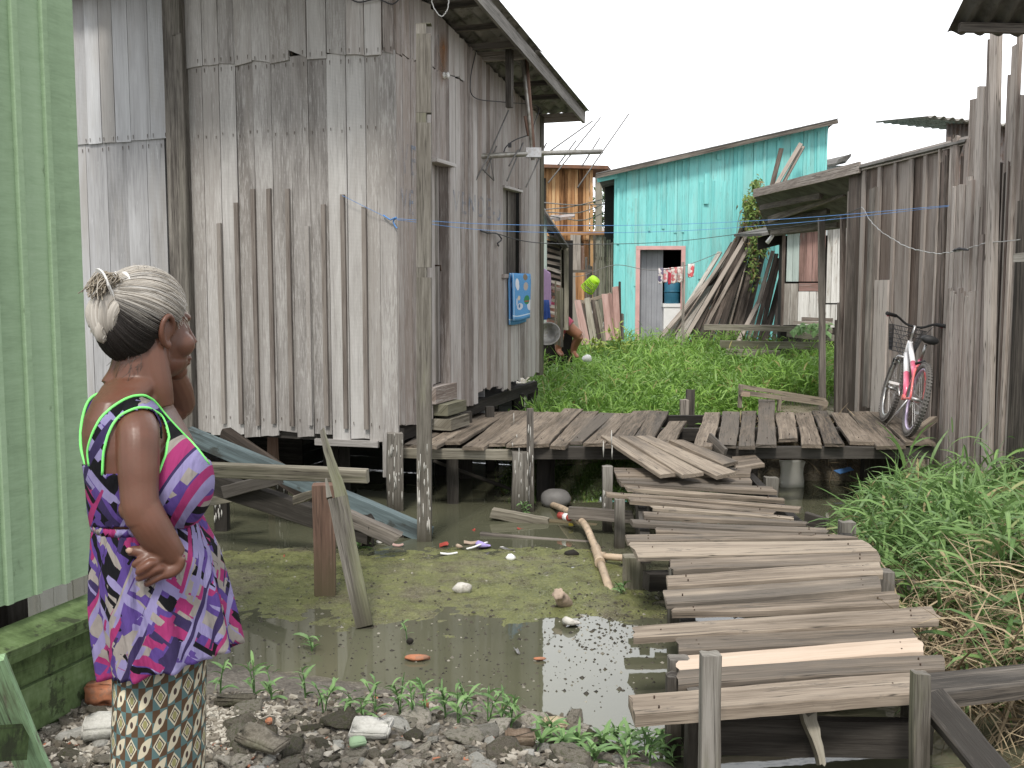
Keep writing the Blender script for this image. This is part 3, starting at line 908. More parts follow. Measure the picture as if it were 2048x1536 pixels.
# corrugated roof with overhang above the side wall
def corr_sheet(mb, P, du, dv, lu, lv, amp=0.022, pitch=0.145, n=None, tint=None, m=0, per=8, thick=0.007, sag=0.0):
    """corrugations run along du; the wave goes along dv"""
    n = n or du.cross(dv).normalized()
    K = max(2, int(lv / pitch * per)); U = max(1, int(lu / 0.4))
    tint = tint or rt()
    base = len(mb.v)
    for side in (1, 0):
        for i in range(U + 1):
            for j in range(K + 1):
                v = lv * j / K; u = lu * i / U
                mb.v.append(P + du * u + dv * v + n * (amp * math.sin(2 * math.pi * v / pitch) + (thick if side else 0) + sag * math.sin(i * 1.3 + j * .05)))
    S = (U + 1) * (K + 1)
    for sd in (0, 1):
        for i in range(U):
            for j in range(K):
                a = base + sd * S + i * (K + 1) + j
                q = (a, a + K + 1, a + K + 2, a + 1)
                if sd: q = q[::-1]
                mb.face(q, [(0, 0)] * 4, tint, m, True)
    for i in (0, U):
        for j in range(K):
            a = base + i * (K + 1) + j
            q = (a, a + 1, a + 1 + S, a + S)
            mb.face(q if i == 0 else q[::-1], None, tint, m)
    for j in (0, K):
        for i in range(U):
            a = base + i * (K + 1) + j
            mb.face((a, a + K + 1, a + K + 1 + S, a + S), None, tint, m)

slope = (_p2.z - _p1.z) / (_s2 - _s1)
du = (bd + Z * slope).normalized()
nr = du.cross(ad).normalized()
if nr.z < 0: nr = -nr
OV = 0.46
roof = None
rm = MB()
for k, (s0, s1, lift) in enumerate(((-1.2, 0.95, 0.075), (0.85, 2.35, 0.045), (2.25, LB + 0.30, 0.015))):
    P = C0 + bd * s0 + outB * (OV + 0.05 + R(-.02, .02)) + Z * (zroof(s0) + 0.075 + lift)
    corr_sheet(rm, P, du, ad, (s1 - s0) / bd.dot(du) if bd.dot(du) else s1 - s0, WA + OV + 0.3, n=nr, amp=0.024, pitch=0.16)
roof = rm.build("roof", M['asbestos'], house)
roof["label"] = "corrugated fibre-cement roof of overlapping sheets"
ff = MB()
q0 = C0 + bd * -1.2 + outB * OV + Z * (zroof(-1.2) + 0.02); q1 = C0 + bd * (LB + 0.25) + outB * OV + Z * (zroof(LB + 0.25) + 0.02)
board(ff, q0, q1, nr, 0.13, 0.03, seg=6, wob=0.004)
ff.build("fascia_board", M['fascia'], roof)
for s_, w_ in ((0.25, .06), (0.80, .05), (1.32, .05), (1.78, .06), (2.05, .09), (2.9, .05), (3.35, .05), (LB + 0.18, 0.10)):
    pr = MB()
    z = zroof(s_) - 0.0
    board(pr, C0 + bd * s_ - outB * 0.3 + Z * (z + .015), C0 + bd * s_ + outB * (OV - 0.02) + Z * (z + .015), (0, 0, 1), w_, 0.05)
    pr.build("purlin", M['deck_dark'], roof)
pr = MB()     # short hanging block and prop under the eave
hp = C0 + bd * 1.95 + outB * 0.30
board(pr, hp + Z * (zroof(1.95) - 0.52), hp + Z * (zroof(1.95) + 0.03), bd, 0.07, 0.06, seg=3, wob=0.003)
pr.build("eave_prop", M['post'], roof)

# faded blue lettering left on the boards
def letters(txt, p, d, size, out, mat, name, parent, sq=1.0):
    cu = bpy.data.curves.new(name, 'FONT'); cu.body = txt; cu.size = size; cu.space_character = 1.25
    tmp = bpy.data.objects.new(name, cu); col.objects.link(tmp)
    dg = bpy.context.evaluated_depsgraph_get(); dg.update()
    me = bpy.data.meshes.new_from_object(tmp.evaluated_get(dg))
    bpy.data.objects.remove(tmp)
    me.name = name
    mx = Matrix((d, Z, out)).transposed()
    off = Vector(parent.location)
    for v in me.vertices:
        v.co = mx @ Vector((v.co.x * sq, v.co.y, 0)) + p + out * 0.010 - off
    me.materials.clear(); me.materials.append(mat)
    o = bpy.data.objects.new(name, me); col.objects.link(o); o.parent = parent
    return o
N = NT("faded_blue_paint")
pp = N.pos()
nz = N.noise(N.mapping(pp, (70, 70, 7)), 1.0, 5, 0.7); nz2 = N.noise(pp, 7, 3)
bs = N.n("BsdfPrincipled"); bs.inputs["Base Color"].default_value = (0.20, 0.28, 0.40, 1); bs.inputs["Roughness"].default_value = 0.9
tr_ = N.n("BsdfTransparent"); mx_ = N.n("MixShader")
N.nt.links.new(N.ramp(N.math('MULTIPLY_ADD', nz2, 0.5, N.math('MULTIPLY', nz, 0.7)), [(0.54, 0.0), (0.74, 0.65)]), mx_.inputs[0])
N.nt.links.new(tr_.outputs[0], mx_.inputs[1]); N.nt.links.new(bs.outputs[0], mx_.inputs[2])
N.nt.links.new(mx_.outputs[0], N.out.inputs["Surface"])
M['faded'] = N.mat
letters("VENDE-3", B_pt(904, 424), bd, 0.30, outB, M['faded'], "painted_lettering", house, 0.95)
letters("VE", B_pt(800, 345), bd, 0.36, outB, M['faded'], "painted_lettering", house, 0.7)
letters("VE", B_pt(800, 426), bd, 0.30, outB, M['faded'], "painted_lettering", house, 0.7)
# rust run below the insulator, a stain with its own outline
N = NT("rust_run")
nz = N.noise(N.mapping(N.pos(), (45, 45, 4)), 1.0, 5, 0.7)
uu = N.n("SeparateXYZ"); N.nt.links.new(N.uv(), uu.inputs[0])
edge = N.math('SUBTRACT', 1.0, N.math('MULTIPLY', N.math('ABSOLUTE', N.math('SUBTRACT', uu.outputs[0], 0.5)), 2.0))
fade = N.ramp(uu.outputs[1], [(0.0, 0.0), (0.35, 0.55), (0.75, 1.0), (1.0, 0.2)])
bs = N.n("BsdfPrincipled"); bs.inputs["Base Color"].default_value = (0.25, 0.115, 0.045, 1); bs.inputs["Roughness"].default_value = 0.9
tr_ = N.n("BsdfTransparent"); mx_ = N.n("MixShader")
N.nt.links.new(N.math('MULTIPLY', N.ramp(N.math('MULTIPLY', N.math('MULTIPLY', edge, fade), nz), [(0.08, 0.0), (0.55, 0.85)]), 1.0), mx_.inputs[0])
N.nt.links.new(tr_.outputs[0], mx_.inputs[1]); N.nt.links.new(bs.outputs[0], mx_.inputs[2])
N.nt.links.new(mx_.outputs[0], N.out.inputs["Surface"])
st = MB()
q = [B_pt(868, 195), B_pt(900, 195), B_pt(900, 62), B_pt(868, 62)]
st.v += [p + outB * 0.0095 for p in q]
st.face((0, 1, 2, 3), [(0, 0), (1, 0), (1, 1), (0, 1)])
st.build("rust_stain", N.mat, house)
# porcelain knob with its lamp wire
kb = MB()
c = B_pt(886, 151)
tube(kb, [c, c + outB * 0.02, c + outB * 0.03, c + outB * 0.05, c + outB * 0.06], [0.03, 0.03, 0.018, 0.03, 0.012], 10)
ko = kb.build("insulator", M['white'], house)

# ------------------------------------------------------------------ the neighbouring bluish house at the left
C1 = C0 + ad * (sA(336) + 0.0) + bd * 0.10
def L_pt(px, py): return onwall(px, py, C1, ad)
def sL(px, py=300): return (L_pt(px, py) - C1).dot(ad)
nb = thing("plank_house", "bluish grey plank house wall in two rows of boards behind the woman", "house", (C1.x, C1.y, WATER))
mb = MB()
upL = [100, 124, 148, 175, 203, 230, 260, 301, 336]
loL = [95, 118, 142, 180, 220, 260, 300, 336]
def zsl(px): return lerp(L_pt(140, 293).z, L_pt(330, 279).z, (px - 140) / 190)
for a, b in zip(upL[:-1], upL[1:]):
    vplank(mb, C1, ad, sL(b, 150), sL(a, 150), zsl((a + b) / 2) + R(0, 0.01), 5.0, outA, proud=0.018 + R(0, .005), k=2, jag=0.003, wob=0.002, gap=R(.001, .004))
    for f_ in (0.15, 0.85):
        nail(mb, C1 + ad * lerp(sL(a, 150), sL(b, 150), f_) + outA * 0.023 + Z * (zsl((a + b) / 2) + 0.05), outA, 1)
for a, b in zip(loL[:-1], loL[1:]):
    vplank(mb, C1, ad, sL(b, 500), sL(a, 500), 0.20, zsl((a + b) / 2) + 0.02, outA, proud=R(0, .006), k=2, jag=0.005, wob=0.002, gap=R(.001, .004), seg=7)
    for f_ in (0.15, 0.85):
        nail(mb, C1 + ad * lerp(sL(a, 500), sL(b, 500), f_) + outA * 0.008 + Z * (zsl((a + b) / 2) - 0.04), outA, 1)
for k in range(8):        # runs on behind the green house
    vplank(mb, C1, ad, sL(100, 300) + k * 0.17, sL(100, 300) + (k + 1) * 0.17, 0.2, 5.0, outA, proud=0.01, k=1)
mb.build("front_wall", [M['grey_blue'], M['nail']], nb)
mb = MB()
slab(mb, C1 + Z * 0.3 + bd * 0.03, C1 + Z * 0.3 + bd * 2, C1 + ad * 3 + Z * 0.3 + bd * 2, C1 + ad * 3 + Z * 0.3 + bd * 0.03, 0.08)
mb.build("floor", M['deck_under'], nb)
mb = MB()
rb = C1 + outA * 0.25 + Z * (L_pt(150, 2).z + 0.03)
corr_sheet(mb, rb + ad * -0.05, bd, ad, 1.0, 3.0, n=Z)
mb.build("roof", M['asbestos_dark'], nb)
for s_ in (0.3, 1.1, 1.8):
    mb = MB(); p = C1 + ad * s_ + bd * 0.12
    board(mb, p + Z * -0.8, p + Z * 0.25, ad, 0.12, 0.12)
    mb.build("pier", M['deck_under'], nb)
mb = MB()
for q in range(5):
    P = C1 + bd * 1.6 - ad * 0.3 + Z * (-0.42 + q * 0.17)
    slab(mb, P, P + ad * 4.5, P + ad * 4.5 + Z * 0.165, P + Z * 0.165, 0.02, n=outA, seg=4, wob=0.003)
mb.build("underfloor_skirt", M['post'], nb)

# tall dark post at the joint between the two houses
po = MB()
p = at(360, 400, (C1 + ad * sL(359, 400)).y - 0.16); p.z = 0
board(po, p + Z * -0.8, p + Z * 4.35, ad, 0.20, 0.10, seg=14, wob=0.006, ch=0.01)
q = p - ad * 0.06 + outA * 0.055
board(po, q + Z * (at(375, 70, q.y).z), q + Z * 4.4, ad, 0.075, 0.03, seg=4, wob=0.003)
board(po, p - ad * 0.085 + outA * 0.06 + Z * 0.0, p - ad * 0.085 + outA * 0.06 + Z * (at(375, 68, q.y).z), ad, 0.06, 0.02, seg=6, wob=0.003)
o = po.build("corner_post", M['post'])
tag(o, "tall dark weathered post standing between the bluish and grey plank houses", "post")

# ------------------------------------------------------------------ the mint green house at the left edge
G0 = Vector(((170 - 1024) / F * 3.6, 3.6, 0))
def G_pt(px, py): return onwall(px, py, G0, bd)
gh = thing("green_house", "mint green board house with battens at the left edge, mossy lower boards", "house", (G0.x, G0.y, 0.0))
zg = G_pt(176, 1150).z
mb = MB()
x = 0.0
for k in range(13):
    w = 0.122 if k else 0.15
    vplank(mb, G0, bd, -x - w, -x, zg + R(-.004, .004), 3.6, outB, t=0.02, gap=0.0006, k=2, seg=4)
    x += w
mb.build("side_wall", M['green_wall'], gh)
for k, xx in enumerate((0.143, 0.272, 0.394, 0.516, 0.64)):
    mb = MB()
    vplank(mb, G0, bd, -xx - 0.014, -xx + 0.014, zg + 0.002, 3.6, outB, t=0.014, proud=0.014, gap=0, k=1, ch=0.003)
    mb.build("batten", M['green_wall'], gh)
# front return of the wall
mb = MB()
for k in range(12):
    vplank(mb, G0, ad, k * 0.2, (k + 1) * 0.2, zg, 3.6, bd, t=0.02, gap=0.0006, proud=0.002)
mb.build("front_wall", M['green_wall'], gh)
# rail and mossy boards below the wall
zr = G_pt(180, 1190).z
mb = MB()
P = G0 + Z * zr - outB * 0.02
slab(mb, P - bd * 1.6, P + bd * 0.06, P + bd * 0.06 + outB * 0.13 - Z * 0.03, P - bd * 1.6 + outB * 0.13 - Z * 0.03, 0.05, seg=4, wob=0.002)
mb.build("sill_board", M['green_mossy'], gh)
mb = MB()
for k in range(3):
    z1 = zr - 0.055 - k * 0.165
    P = G0 + Z * z1 + outB * (0.01 * (k % 2))
    slab(mb, P - bd * 1.6 - Z * 0.16, P + bd * 0.0 - Z * 0.16, P + bd * 0.0, P - bd * 1.6, 0.025, n=outB, seg=3)
mb.build("skirt_board", M['green_mossy'], gh)
mb = MB()
board(mb, G0 + bd * 0.03 + outB * 0.02 + Z * -0.25, G0 + bd * 0.03 + outB * 0.02 + Z * (zr - 0.05), bd, 0.07, 0.08, seg=4, wob=0.002)
mb.build("corner_post", M['green_mossy'], gh)
mb = MB()
for k in range(3):
    board(mb, G0 - bd * (0.2 + 0.6 * k) - outB * 0.2 + Z * 0.0, G0 - bd * (0.2 + 0.6 * k) - outB * 0.2 + Z * (zg + 0.05), bd, 0.09, 0.09)
slab(mb, G0 - bd * 1.6 - outB * 0.05 + Z * (zg + 0.1), G0 - outB * 0.05 + Z * (zg + 0.1), G0 - outB * 2 + Z * (zg + 0.1), G0 - bd * 1.6 - outB * 2 + Z * (zg + 0.1), 0.08)
mb.build("floor_frame", M['deck_under'], gh)
# loose green board leaning at the bottom left corner
mb = MB()
a = at(-25, 1320, 2.75); b = at(78, 1560, 2.95)
board(mb, a, b, (1, 0.1, 0.35), 0.085, 0.03, seg=5, wob=0.003, tint=(.75, .4, .3))
o = mb.build("loose_board", wood("peeling_green_board", [(0.10, 0.10, 0.06), (0.27, 0.42, 0.24), (0.36, 0.56, 0.33)], g=(30, 3), tonev=0.2, fleck=((0.16, 0.13, 0.11), 0.9, (30, 4), 0.60), crack=0.6))
tag(o, "peeling green painted board lying over the rubble below the green house", "board")
mb = MB()
a = at(-30, 1490, 2.7); b = at(48, 1482, 2.86)
board(mb, a, b, (0.1, 1, 0.5), 0.10, 0.03, seg=3, wob=0.004)
o = mb.build("loose_board", M['green_mossy'])
tag(o, "short dark mossy board end lying against the peeling green board", "board")
# ------------------------------------------------------------------ walkways
ZD = 0.19          # far deck
def znear(py):     # near walkway rises slowly away from the camera
    return float(np.interp(py, [930, 1000, 1100, 1250, 1440], [0.10, 0.07, 0.03, 0.0, 0.0]))
def nd(px, py, dz=0.0):
    return onz(px, py, znear(py) + dz)

walk = thing("walkway", "crooked plank walkway on posts leading from the rubble bank to the far deck", "walkway", tuple(onz(1560, 1400, 0.0))[:2] + (WATER,))
# back-left, back-right, front-right, front-left (photo pixels), tone, material
planks = [
 ((1262, 1386), (1838, 1345), (1838, 1389), (1264, 1431), 0.62, 'deck', 0.045),
 ((1357, 1340), (1883, 1306), (1889, 1338), (1357, 1373), 0.42, 'deck', 0.03),
 ((1357, 1307), (1833, 1275), (1852, 1304), (1357, 1337), 0.60, 'deck_new', 0.03),
 ((1355, 1274), (1817, 1247), (1833, 1274), (1356, 1304), 0.38, 'deck', 0.03),
 ((1266, 1251), (1862, 1210), (1881, 1240), (1267, 1277), 0.62, 'deck', 0.03),
 ((1347, 1214), (1792, 1180), (1802, 1209), (1347, 1227), 0.45, 'deck', 0.03),
 ((1324, 1178), (1755, 1152), (1763, 1177), (1332, 1207), 0.80, 'deck', 0.03),
 ((1335, 1148), (1757, 1123), (1767, 1150), (1337, 1171), 0.70, 'deck', 0.03),
 ((1339, 1119), (1753, 1100), (1759, 1121), (1343, 1143), 0.52, 'deck', 0.03),
 ((1258, 1083), (1720, 1076), (1755, 1099), (1272, 1114), 0.86, 'deck', 0.03),
 ((1252, 1067), (1655, 1066), (1720, 1075), (1257, 1082), 0.60, 'deck', 0.03),
 ((1313, 1054), (1626, 1065), (1626, 1072), (1315, 1064), 0.5, 'deck', 0.03),
 ((1261, 1035), (1649, 1054), (1657, 1065), (1263, 1045), 0.62, 'deck', 0.03),
 ((1287, 1019), (1613, 1043), (1615, 1049), (1289, 1031), 0.55, 'deck', 0.03),
 ((1302, 1009), (1585, 1033), (1585, 1039), (1304, 1017), 0.78, 'deck', 0.03),
 ((1256, 992), (1548, 1016), (1551, 1027), (1257, 1002), 0.44, 'deck', 0.03),
 ((1213, 981), (1600, 1013), (1600, 1021), (1214, 987), 0.60, 'deck', 0.03),
 ((1250, 968), (1567, 994), (1567, 1000), (1252, 976), 0.55, 'deck', 0.03),
 ((1240, 961), (1543, 970), (1551, 982), (1243, 968), 0.5, 'deck', 0.03),
 ((1235, 954), (1499, 952), (1504, 965), (1237, 961), 0.40, 'deck', 0.03),
 ((1230, 933), (1499, 934), (1502, 948), (1233, 952), 0.46, 'deck', 0.03),
 ((1463, 911), (1509, 908), (1527, 930), (1473, 936), 0.42, 'deck', 0.03),
]
def deck_nail(mb, p):
    tube(mb, [p - Vector((0, 0, .004)), p + Vector((0, 0, .007))], .0035, 5, m=1)
for q, (bl, br, fr_, fl_, tone, mt, th) in enumerate(planks):
    mb = MB()
    lift = R(0.0, 0.008) + (0.012 if q in (4, 9, 16) else 0) + 0.003 * (q % 2)
    bl = (bl[0], bl[1] + 1); br = (br[0], br[1] + 1); fl_ = (fl_[0], fl_[1] - 1.5); fr_ = (fr_[0], fr_[1] - 1.5)
    P = [nd(*bl, lift), nd(*br, lift), nd(*fr_, lift), nd(*fl_, lift)]
    slab(mb, P[0], P[1], P[2], P[3], th, seg=16, k=5, wob=0.007, warp=0.005, jag=0.012, ch=0.005, cup=R(-.004, .002), tint=(tone, random.random(), random.random()))
    for e in (.09, .91):
        for e2 in ((.3, .72) if random.random() < .5 else (.5,)): deck_nail(mb, lerp(lerp(P[0], P[1], e + R(-.02, .02)), lerp(P[3], P[2], e), e2 + R(-.08, .08)))
    o = mb.build("plank", [M[mt], M['nail']], walk)
    if mt == 'deck_new': o["label"] = "fresh pale plank among the grey ones"
# stringers under the planks, posts
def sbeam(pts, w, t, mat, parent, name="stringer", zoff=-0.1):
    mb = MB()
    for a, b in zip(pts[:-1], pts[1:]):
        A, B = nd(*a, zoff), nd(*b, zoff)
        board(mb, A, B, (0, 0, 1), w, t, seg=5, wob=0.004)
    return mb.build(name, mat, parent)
sbeam([(1398, 1420), (1372, 1240)], 0.12, 0.07, M['deck_under'], walk)
sbeam([(1376, 1238), (1350, 1125)], 0.12, 0.07, M['deck_under'], walk)
sbeam([(1292, 1110), (1285, 1030), (1270, 960)], 0.10, 0.06, M['deck_under'], walk)
sbeam([(1815, 1385), (1760, 1240)], 0.12, 0.07, M['deck_under'], walk)
sbeam([(1740, 1180), (1690, 1085)], 0.12, 0.07, M['deck_under'], walk)
sbeam([(1600, 1062), (1490, 950)], 0.10, 0.06, M['deck_under'], walk)
def wpost(px, py_top, py_base, w, mat, parent=None, name="post", ztop=None, lean=(0, 0), zb=WATER, lime=0, d=None):
    b = onz(px, py_base, zb)
    T = at(px, py_top, b.y) if py_top else b.copy()
    mb = MB()
    d = d or w * 0.9
    board(mb, (b.x, b.y, -0.85), (T.x + lean[0], T.y + lean[1], ztop if ztop is not None else T.z), (1, 0.05, 0), w, d, seg=10, wob=w * 0.07, ch=w * 0.13, jag=0.006, k=2)
    for _ in range(lime):
        x = R(-0.48, 0.48) * w; z = WATER + abs(random.gauss(0.30, 0.2)) + 0.06; h = R(0.02, 0.13)
        c = Vector((b.x + x, b.y - d / 2 - 0.004, z))
        tube(mb, [c + Vector((0, 0, h / 2)), c, c - Vector((0, 0, h / 2))], [0.002, R(.0025, .006), 0.0015], 6, m=1, ref=(1, 0, 0), flat=0.6)
    return mb.build(name, [mat, M['lime']], parent)
wpost(1268, 1112, 1178, 0.12, M['beam'], walk)
for px, pb, w in ((1300, 1040, .11), (1283, 1075, .09), (1238, 1095, .07), (1355, 1265, .10), (1388, 1550, .075), (1345, 1520, .055), (1830, 1500, .10), (1760, 1270, .1), (1690, 1150, .1), (1540, 1040, .1), (1355, 1480, 0.08)):
    b = onz(px, pb, WATER)
    wpost(px, 0, pb, w, M['post'], walk, ztop=0.0 if pb > 1000 else 0.03)
# cross member seen below the first plank, with the broken stub hanging in front of it
mb = MB()
A, B = at(1380, 1470, 3.75), at(1835, 1475, 3.75)
board(mb, A, B, (0, 0, 1), 0.14, 0.05, seg=6, wob=0.004)
mb.build("cross_beam", M['deck_under'], walk)  # shade tone keeps the beam dark under the planks
mb = MB()
A, B = at(1618, 1425, 3.7), at(1640, 1528, 3.62)
board(mb, A, B, (1, 0, 0.0), 0.055, 0.05, w2=0.02, seg=6, k=3, wob=0.008, jag=0.02)
mb.build("broken_stub", M['beam'], walk)
mb = MB()
A, B = at(1655, 1250, 5.0), at(1380, 1260, 4.9)
# two front posts stand up past the edge of the walkway
o = wpost(1421, 1308, 1640, 0.066, M['post_pale'], walk, zb=-0.31); o["label"] = "front post of round grey wood standing above the planks"
o = wpost(1840, 1345, 1640, 0.055, M['post_pale'], walk, zb=-0.40); o["label"] = "square front post standing above the planks"
mb = MB()      # thick dark beam running out to the right over the bank
A = (nd(1832, 1348, -0.005), nd(2130, 1318, -0.005), nd(2130, 1360, -0.005), nd(1832, 1392, -0.005))
slab(mb, *A, 0.06, seg=8, k=2, wob=0.004, ch=0.006, tint=(.2, .5, .5))
mb.build("edge_beam", M['deck_dark'], walk)
mb = MB()      # brace going down from the corner to the lower right
A, B = at(1868, 1405, 3.65), at(2010, 1575, 3.0)
board(mb, A, B, (1, -0.1, 0.5), 0.10, 0.08, seg=6, wob=0.004, ch=0.006, tint=(.05, .5, .5))
mb.build("brace", M['deck_dark'], walk)
mb = MB()      # side beam by the bank
A, B = at(1755, 1172, 5.75), at(1895, 1180, 5.8)
board(mb, A, B, (0, 0, 1), 0.085, 0.05, seg=4, wob=0.004)
mb.build("cross_beam", M['deck_dark'], walk)
mb = MB()      # sawn beam ends sticking out under the planks
A, B = at(1292, 1162, 5.95), at(1350, 1160, 6.0)
board(mb, A, B, (0, 0, 1), 0.10, 0.10, seg=2)
mb.build("cross_beam", M['deck_under'], walk)
# low rail piece standing in the water beside the walkway
mb = MB()
A, B = at(1138, 1025, 7.6), at(1266, 1034, 7.5)
board(mb, A, B, (0, 0, 1), 0.085, 0.05, seg=5, wob=0.004, k=2, jag=.01)
o = mb.build("rail_board", M['deck_dark']); tag(o, "dark board fixed low over the water between pipe and walkway", "board")

# ---- far deck
deck = thing("far_deck", "wide plank deck across the water from the grey house to the bicycle", "walkway", (1.4, 9.5, WATER))
bx = [(905, 955), (955, 982), (983, 1020), (1021, 1058), (1059, 1092), (1092, 1128), (1128, 1165), (1165, 1199), (1199, 1229), (1229, 1266), (1266, 1302), (1302, 1337), (1337, 1373), (1408, 1440), (1445, 1479), (1483, 1512), (1518, 1549), (1551, 1587), (1592, 1623), (1624, 1653), (1662, 1697), (1698, 1738), (1739, 1775)]
fx = [(805, 838), (838, 872), (874, 922), (925, 968), (970, 1012), (1012, 1056), (1056, 1098), (1098, 1130), (1132, 1165), (1166, 1208), (1209, 1256), (1258, 1303), (1305, 1347), (1388, 1425), (1436, 1474), (1478, 1510), (1512, 1553), (1557, 1597), (1604, 1645), (1650, 1690), (1698, 1748), (1751, 1810), (1812, 1872)]
for q, ((b0, b1), (f0, f1)) in enumerate(zip(bx, fx)):
    mb = MB()
    lift = R(0, 0.010) + 0.003 * (q % 2)
    yb = 824 + R(-3, 3); yf = 888 + R(-5, 5)
    if q == 12: yb = 842
    if q == 16: yb, yf = 807, 889
    if q == 6: yb = 816
    if q == 17: yf = 877
    P = [onz(b0, yb, ZD + lift), onz(f0, yf, ZD + lift), onz(f1, yf + R(-2, 2), ZD + lift), onz(b1, yb + R(-2, 2), ZD + lift)]
    if q == 16: P[0].z += 0.05; P[3].z += 0.05
    slab(mb, P[0], P[1], P[2], P[3], 0.03, seg=12, k=3, wob=0.010, warp=R(0, 0.012), jag=0.014, ch=0.004, cup=R(-.004, .004), tint=(R(0.28, 0.66) * (0.85 if q > 16 else 1), random.random(), random.random()))
    for e in (.1, .9):
        deck_nail(mb, lerp(lerp(P[0], P[1], e), lerp(P[3], P[2], e), R(.3, .7)) + Vector((0, 0, .008)))
    mb.build("plank", [M['deck'], M['nail']], deck)
def dbeam(pa, pb, Ya, Yb, w, t, mat, name="beam"):
    mb = MB()
    board(mb, at(*pa, Ya), at(*pb, Yb), (0, 0, 1), w, t, seg=8, wob=0.004, ch=0.004)
    return mb.build(name, mat, deck)
dbeam((805, 905), (1045, 911), 8.52, 8.45, 0.085, 0.06, M['beam'])
dbeam((1025, 905), (1870, 905), 8.55, 8.62, 0.105, 0.07, M['deck_under'])
dbeam((880, 842), (1740, 842), 10.55, 10.7, 0.12, 0.07, M['deck_under'])
dbeam((860, 870), (1790, 868), 9.6, 9.6, 0.12, 0.07, M['deck_under'])
wpost(1040, 0, 1024, 0.14, M['post'], deck, ztop=0.15, lime=14)
wpost(1214, 0, 1062, 0.075, M['post'], deck, ztop=0.15, lime=6)
wpost(1096, 0, 985, 0.12, M['deck_under'], deck, ztop=0.15)
for px, pb, w in ((1762, 985, .28), (1790, 975, .10), (1735, 985, .11), (1380, 960, .12), (1500, 960, .12), (905, 1005, .1), (1085, 1000, .1)):
    wpost(px, 0, pb, w, M['deck_under'], deck, ztop=0.15, d=0.12)
for px, pt, Y, w in ((1369, 800, 10.9, 0.09), (1381, 781, 10.95, 0.09)):
    mb = MB(); T = at(px, pt, Y)
    board(mb, (T.x, T.y, -0.6), T, (1, 0, 0), w, 0.07, seg=5, wob=0.004, jag=0.012, k=3)
    mb.build("post", M['deck_dark'], deck)
mb = MB()
board(mb, at(1806, 885, 8.85), at(1868, 838, 9.3), (1, 0.2, 0.3), 0.07, 0.05, seg=2)
o = mb.build("chock_board", M['deck']); tag(o, "short board propped on the deck edge behind the bicycle wheel", "board")

# loose planks laid slantwise from the far deck to the walkway
diag = [((1201, 870), (1232, 872), (1360, 945), (1320, 950), .78), ((1238, 872), (1268, 872), (1407, 943), (1365, 949), .70), ((1272, 872), (1300, 871), (1472, 942), (1433, 951), .74), ((1338, 880), (1368, 880), (1476, 921), (1447, 928), .6)]
dl = ["leftmost of the loose planks laid slantwise where the walkway meets the far deck", "second slanting loose plank from the left on the walkway junction", "longest slanting loose plank, third from the left, reaching over the walkway end", "short slanting loose plank with a dark end, rightmost at the walkway junction"]
for q, (a, b, c, d_, tone) in enumerate(diag):
    mb = MB()
    z0 = ZD + 0.045 + 0.012 * (q % 2); z1 = 0.165 + 0.014 * (q % 2)
    slab(mb, onz(*a, z0), onz(*d_, z1), onz(*c, z1), onz(*b, z0), 0.028, seg=10, k=3, wob=0.004, warp=0.003, jag=0.006, ch=0.004, tint=(tone, .5, .5))
    o = mb.build("loose_plank", M['deck']); tag(o, dl[q], "plank", "loose planks at the walkway junction")
mb = MB()
board(mb, at(1418, 876, 8.55), at(1450, 908, 8.3), (0, 0.3, 1), 0.09, 0.025, seg=2)
o = mb.build("loose_plank", M['deck_dark']); tag(o, "small dark plank on edge beside the far deck beam, behind the slanting planks", "plank", "loose planks at the walkway junction")

# ------------------------------------------------------------------ tall pole and thin stake
def pole(name, label, px_t, py_t, px_b, py_b, w, mat, lime=0, notch=(), d=None):
    b = onz(px_b, py_b, WATER); T = at(px_t, py_t, b.y)
    mb = MB(); d = d or w * 0.8
    L = T.z - WATER
    zs = [-0.85] + sorted([n[0] for n in notch] + [n[1] for n in notch]) + [T.z]
    for i in range(len(zs) - 1):
        z0, z1 = zs[i], zs[i + 1]
        cut = any(abs(n[0] - z0) < 1e-6 for n in notch)
        f0, f1 = (z0 - WATER) / L, (z1 - WATER) / L
        A = lerp(b, T, f0); B = lerp(b, T, f1)
        ww = w
        if cut:
            ww = w * 0.68; A = A - Vector((w * 0.16, 0, 0)); B = B - Vector((w * 0.16, 0, 0))
        board(mb, A, B, (1, 0.0, 0), ww, d if not cut else d * .97, seg=max(2, int((z1 - z0) * 5)), wob=0.002, ch=0.006 if not cut else 0.003, tint=(.5, .5, .5))
    for _ in range(lime):
        x = R(-0.46, 0.46) * w; z = WATER + abs(random.gauss(0.30, 0.22)) + 0.1; h = R(0.03, 0.14)
        c = Vector((lerp(b.x, T.x, (z - WATER) / L) + x, b.y - d / 2 - 0.003, z))
        tube(mb, [c + Vector((0, 0, h / 2)), c, c - Vector((0, 0, h / 2))], [0.002, R(.0025, .006), 0.0015], 6, m=1, ref=(1, 0, 0), flat=0.6)
    o = mb.build(name, [mat, M['lime']])
    tag(o, label, "pole")
    return o
Yp = onz(849, 1081, WATER).y
zz = lambda py: at(850, py, Yp).z
pole("tall_pole", "tall notched grey pole in the water before the house corner, white streaks at its foot", 848, 49, 849, 1081, 0.105, M['post_pale'], lime=26,
     notch=((zz(247), zz(227)), (zz(555), zz(535)), (zz(70), zz(50))))
pole("thin_stake", "thin stake with white streaks rising through the far deck edge beside the post", 1060, 817, 1061, 1023, 0.058, M['post'], lime=14)

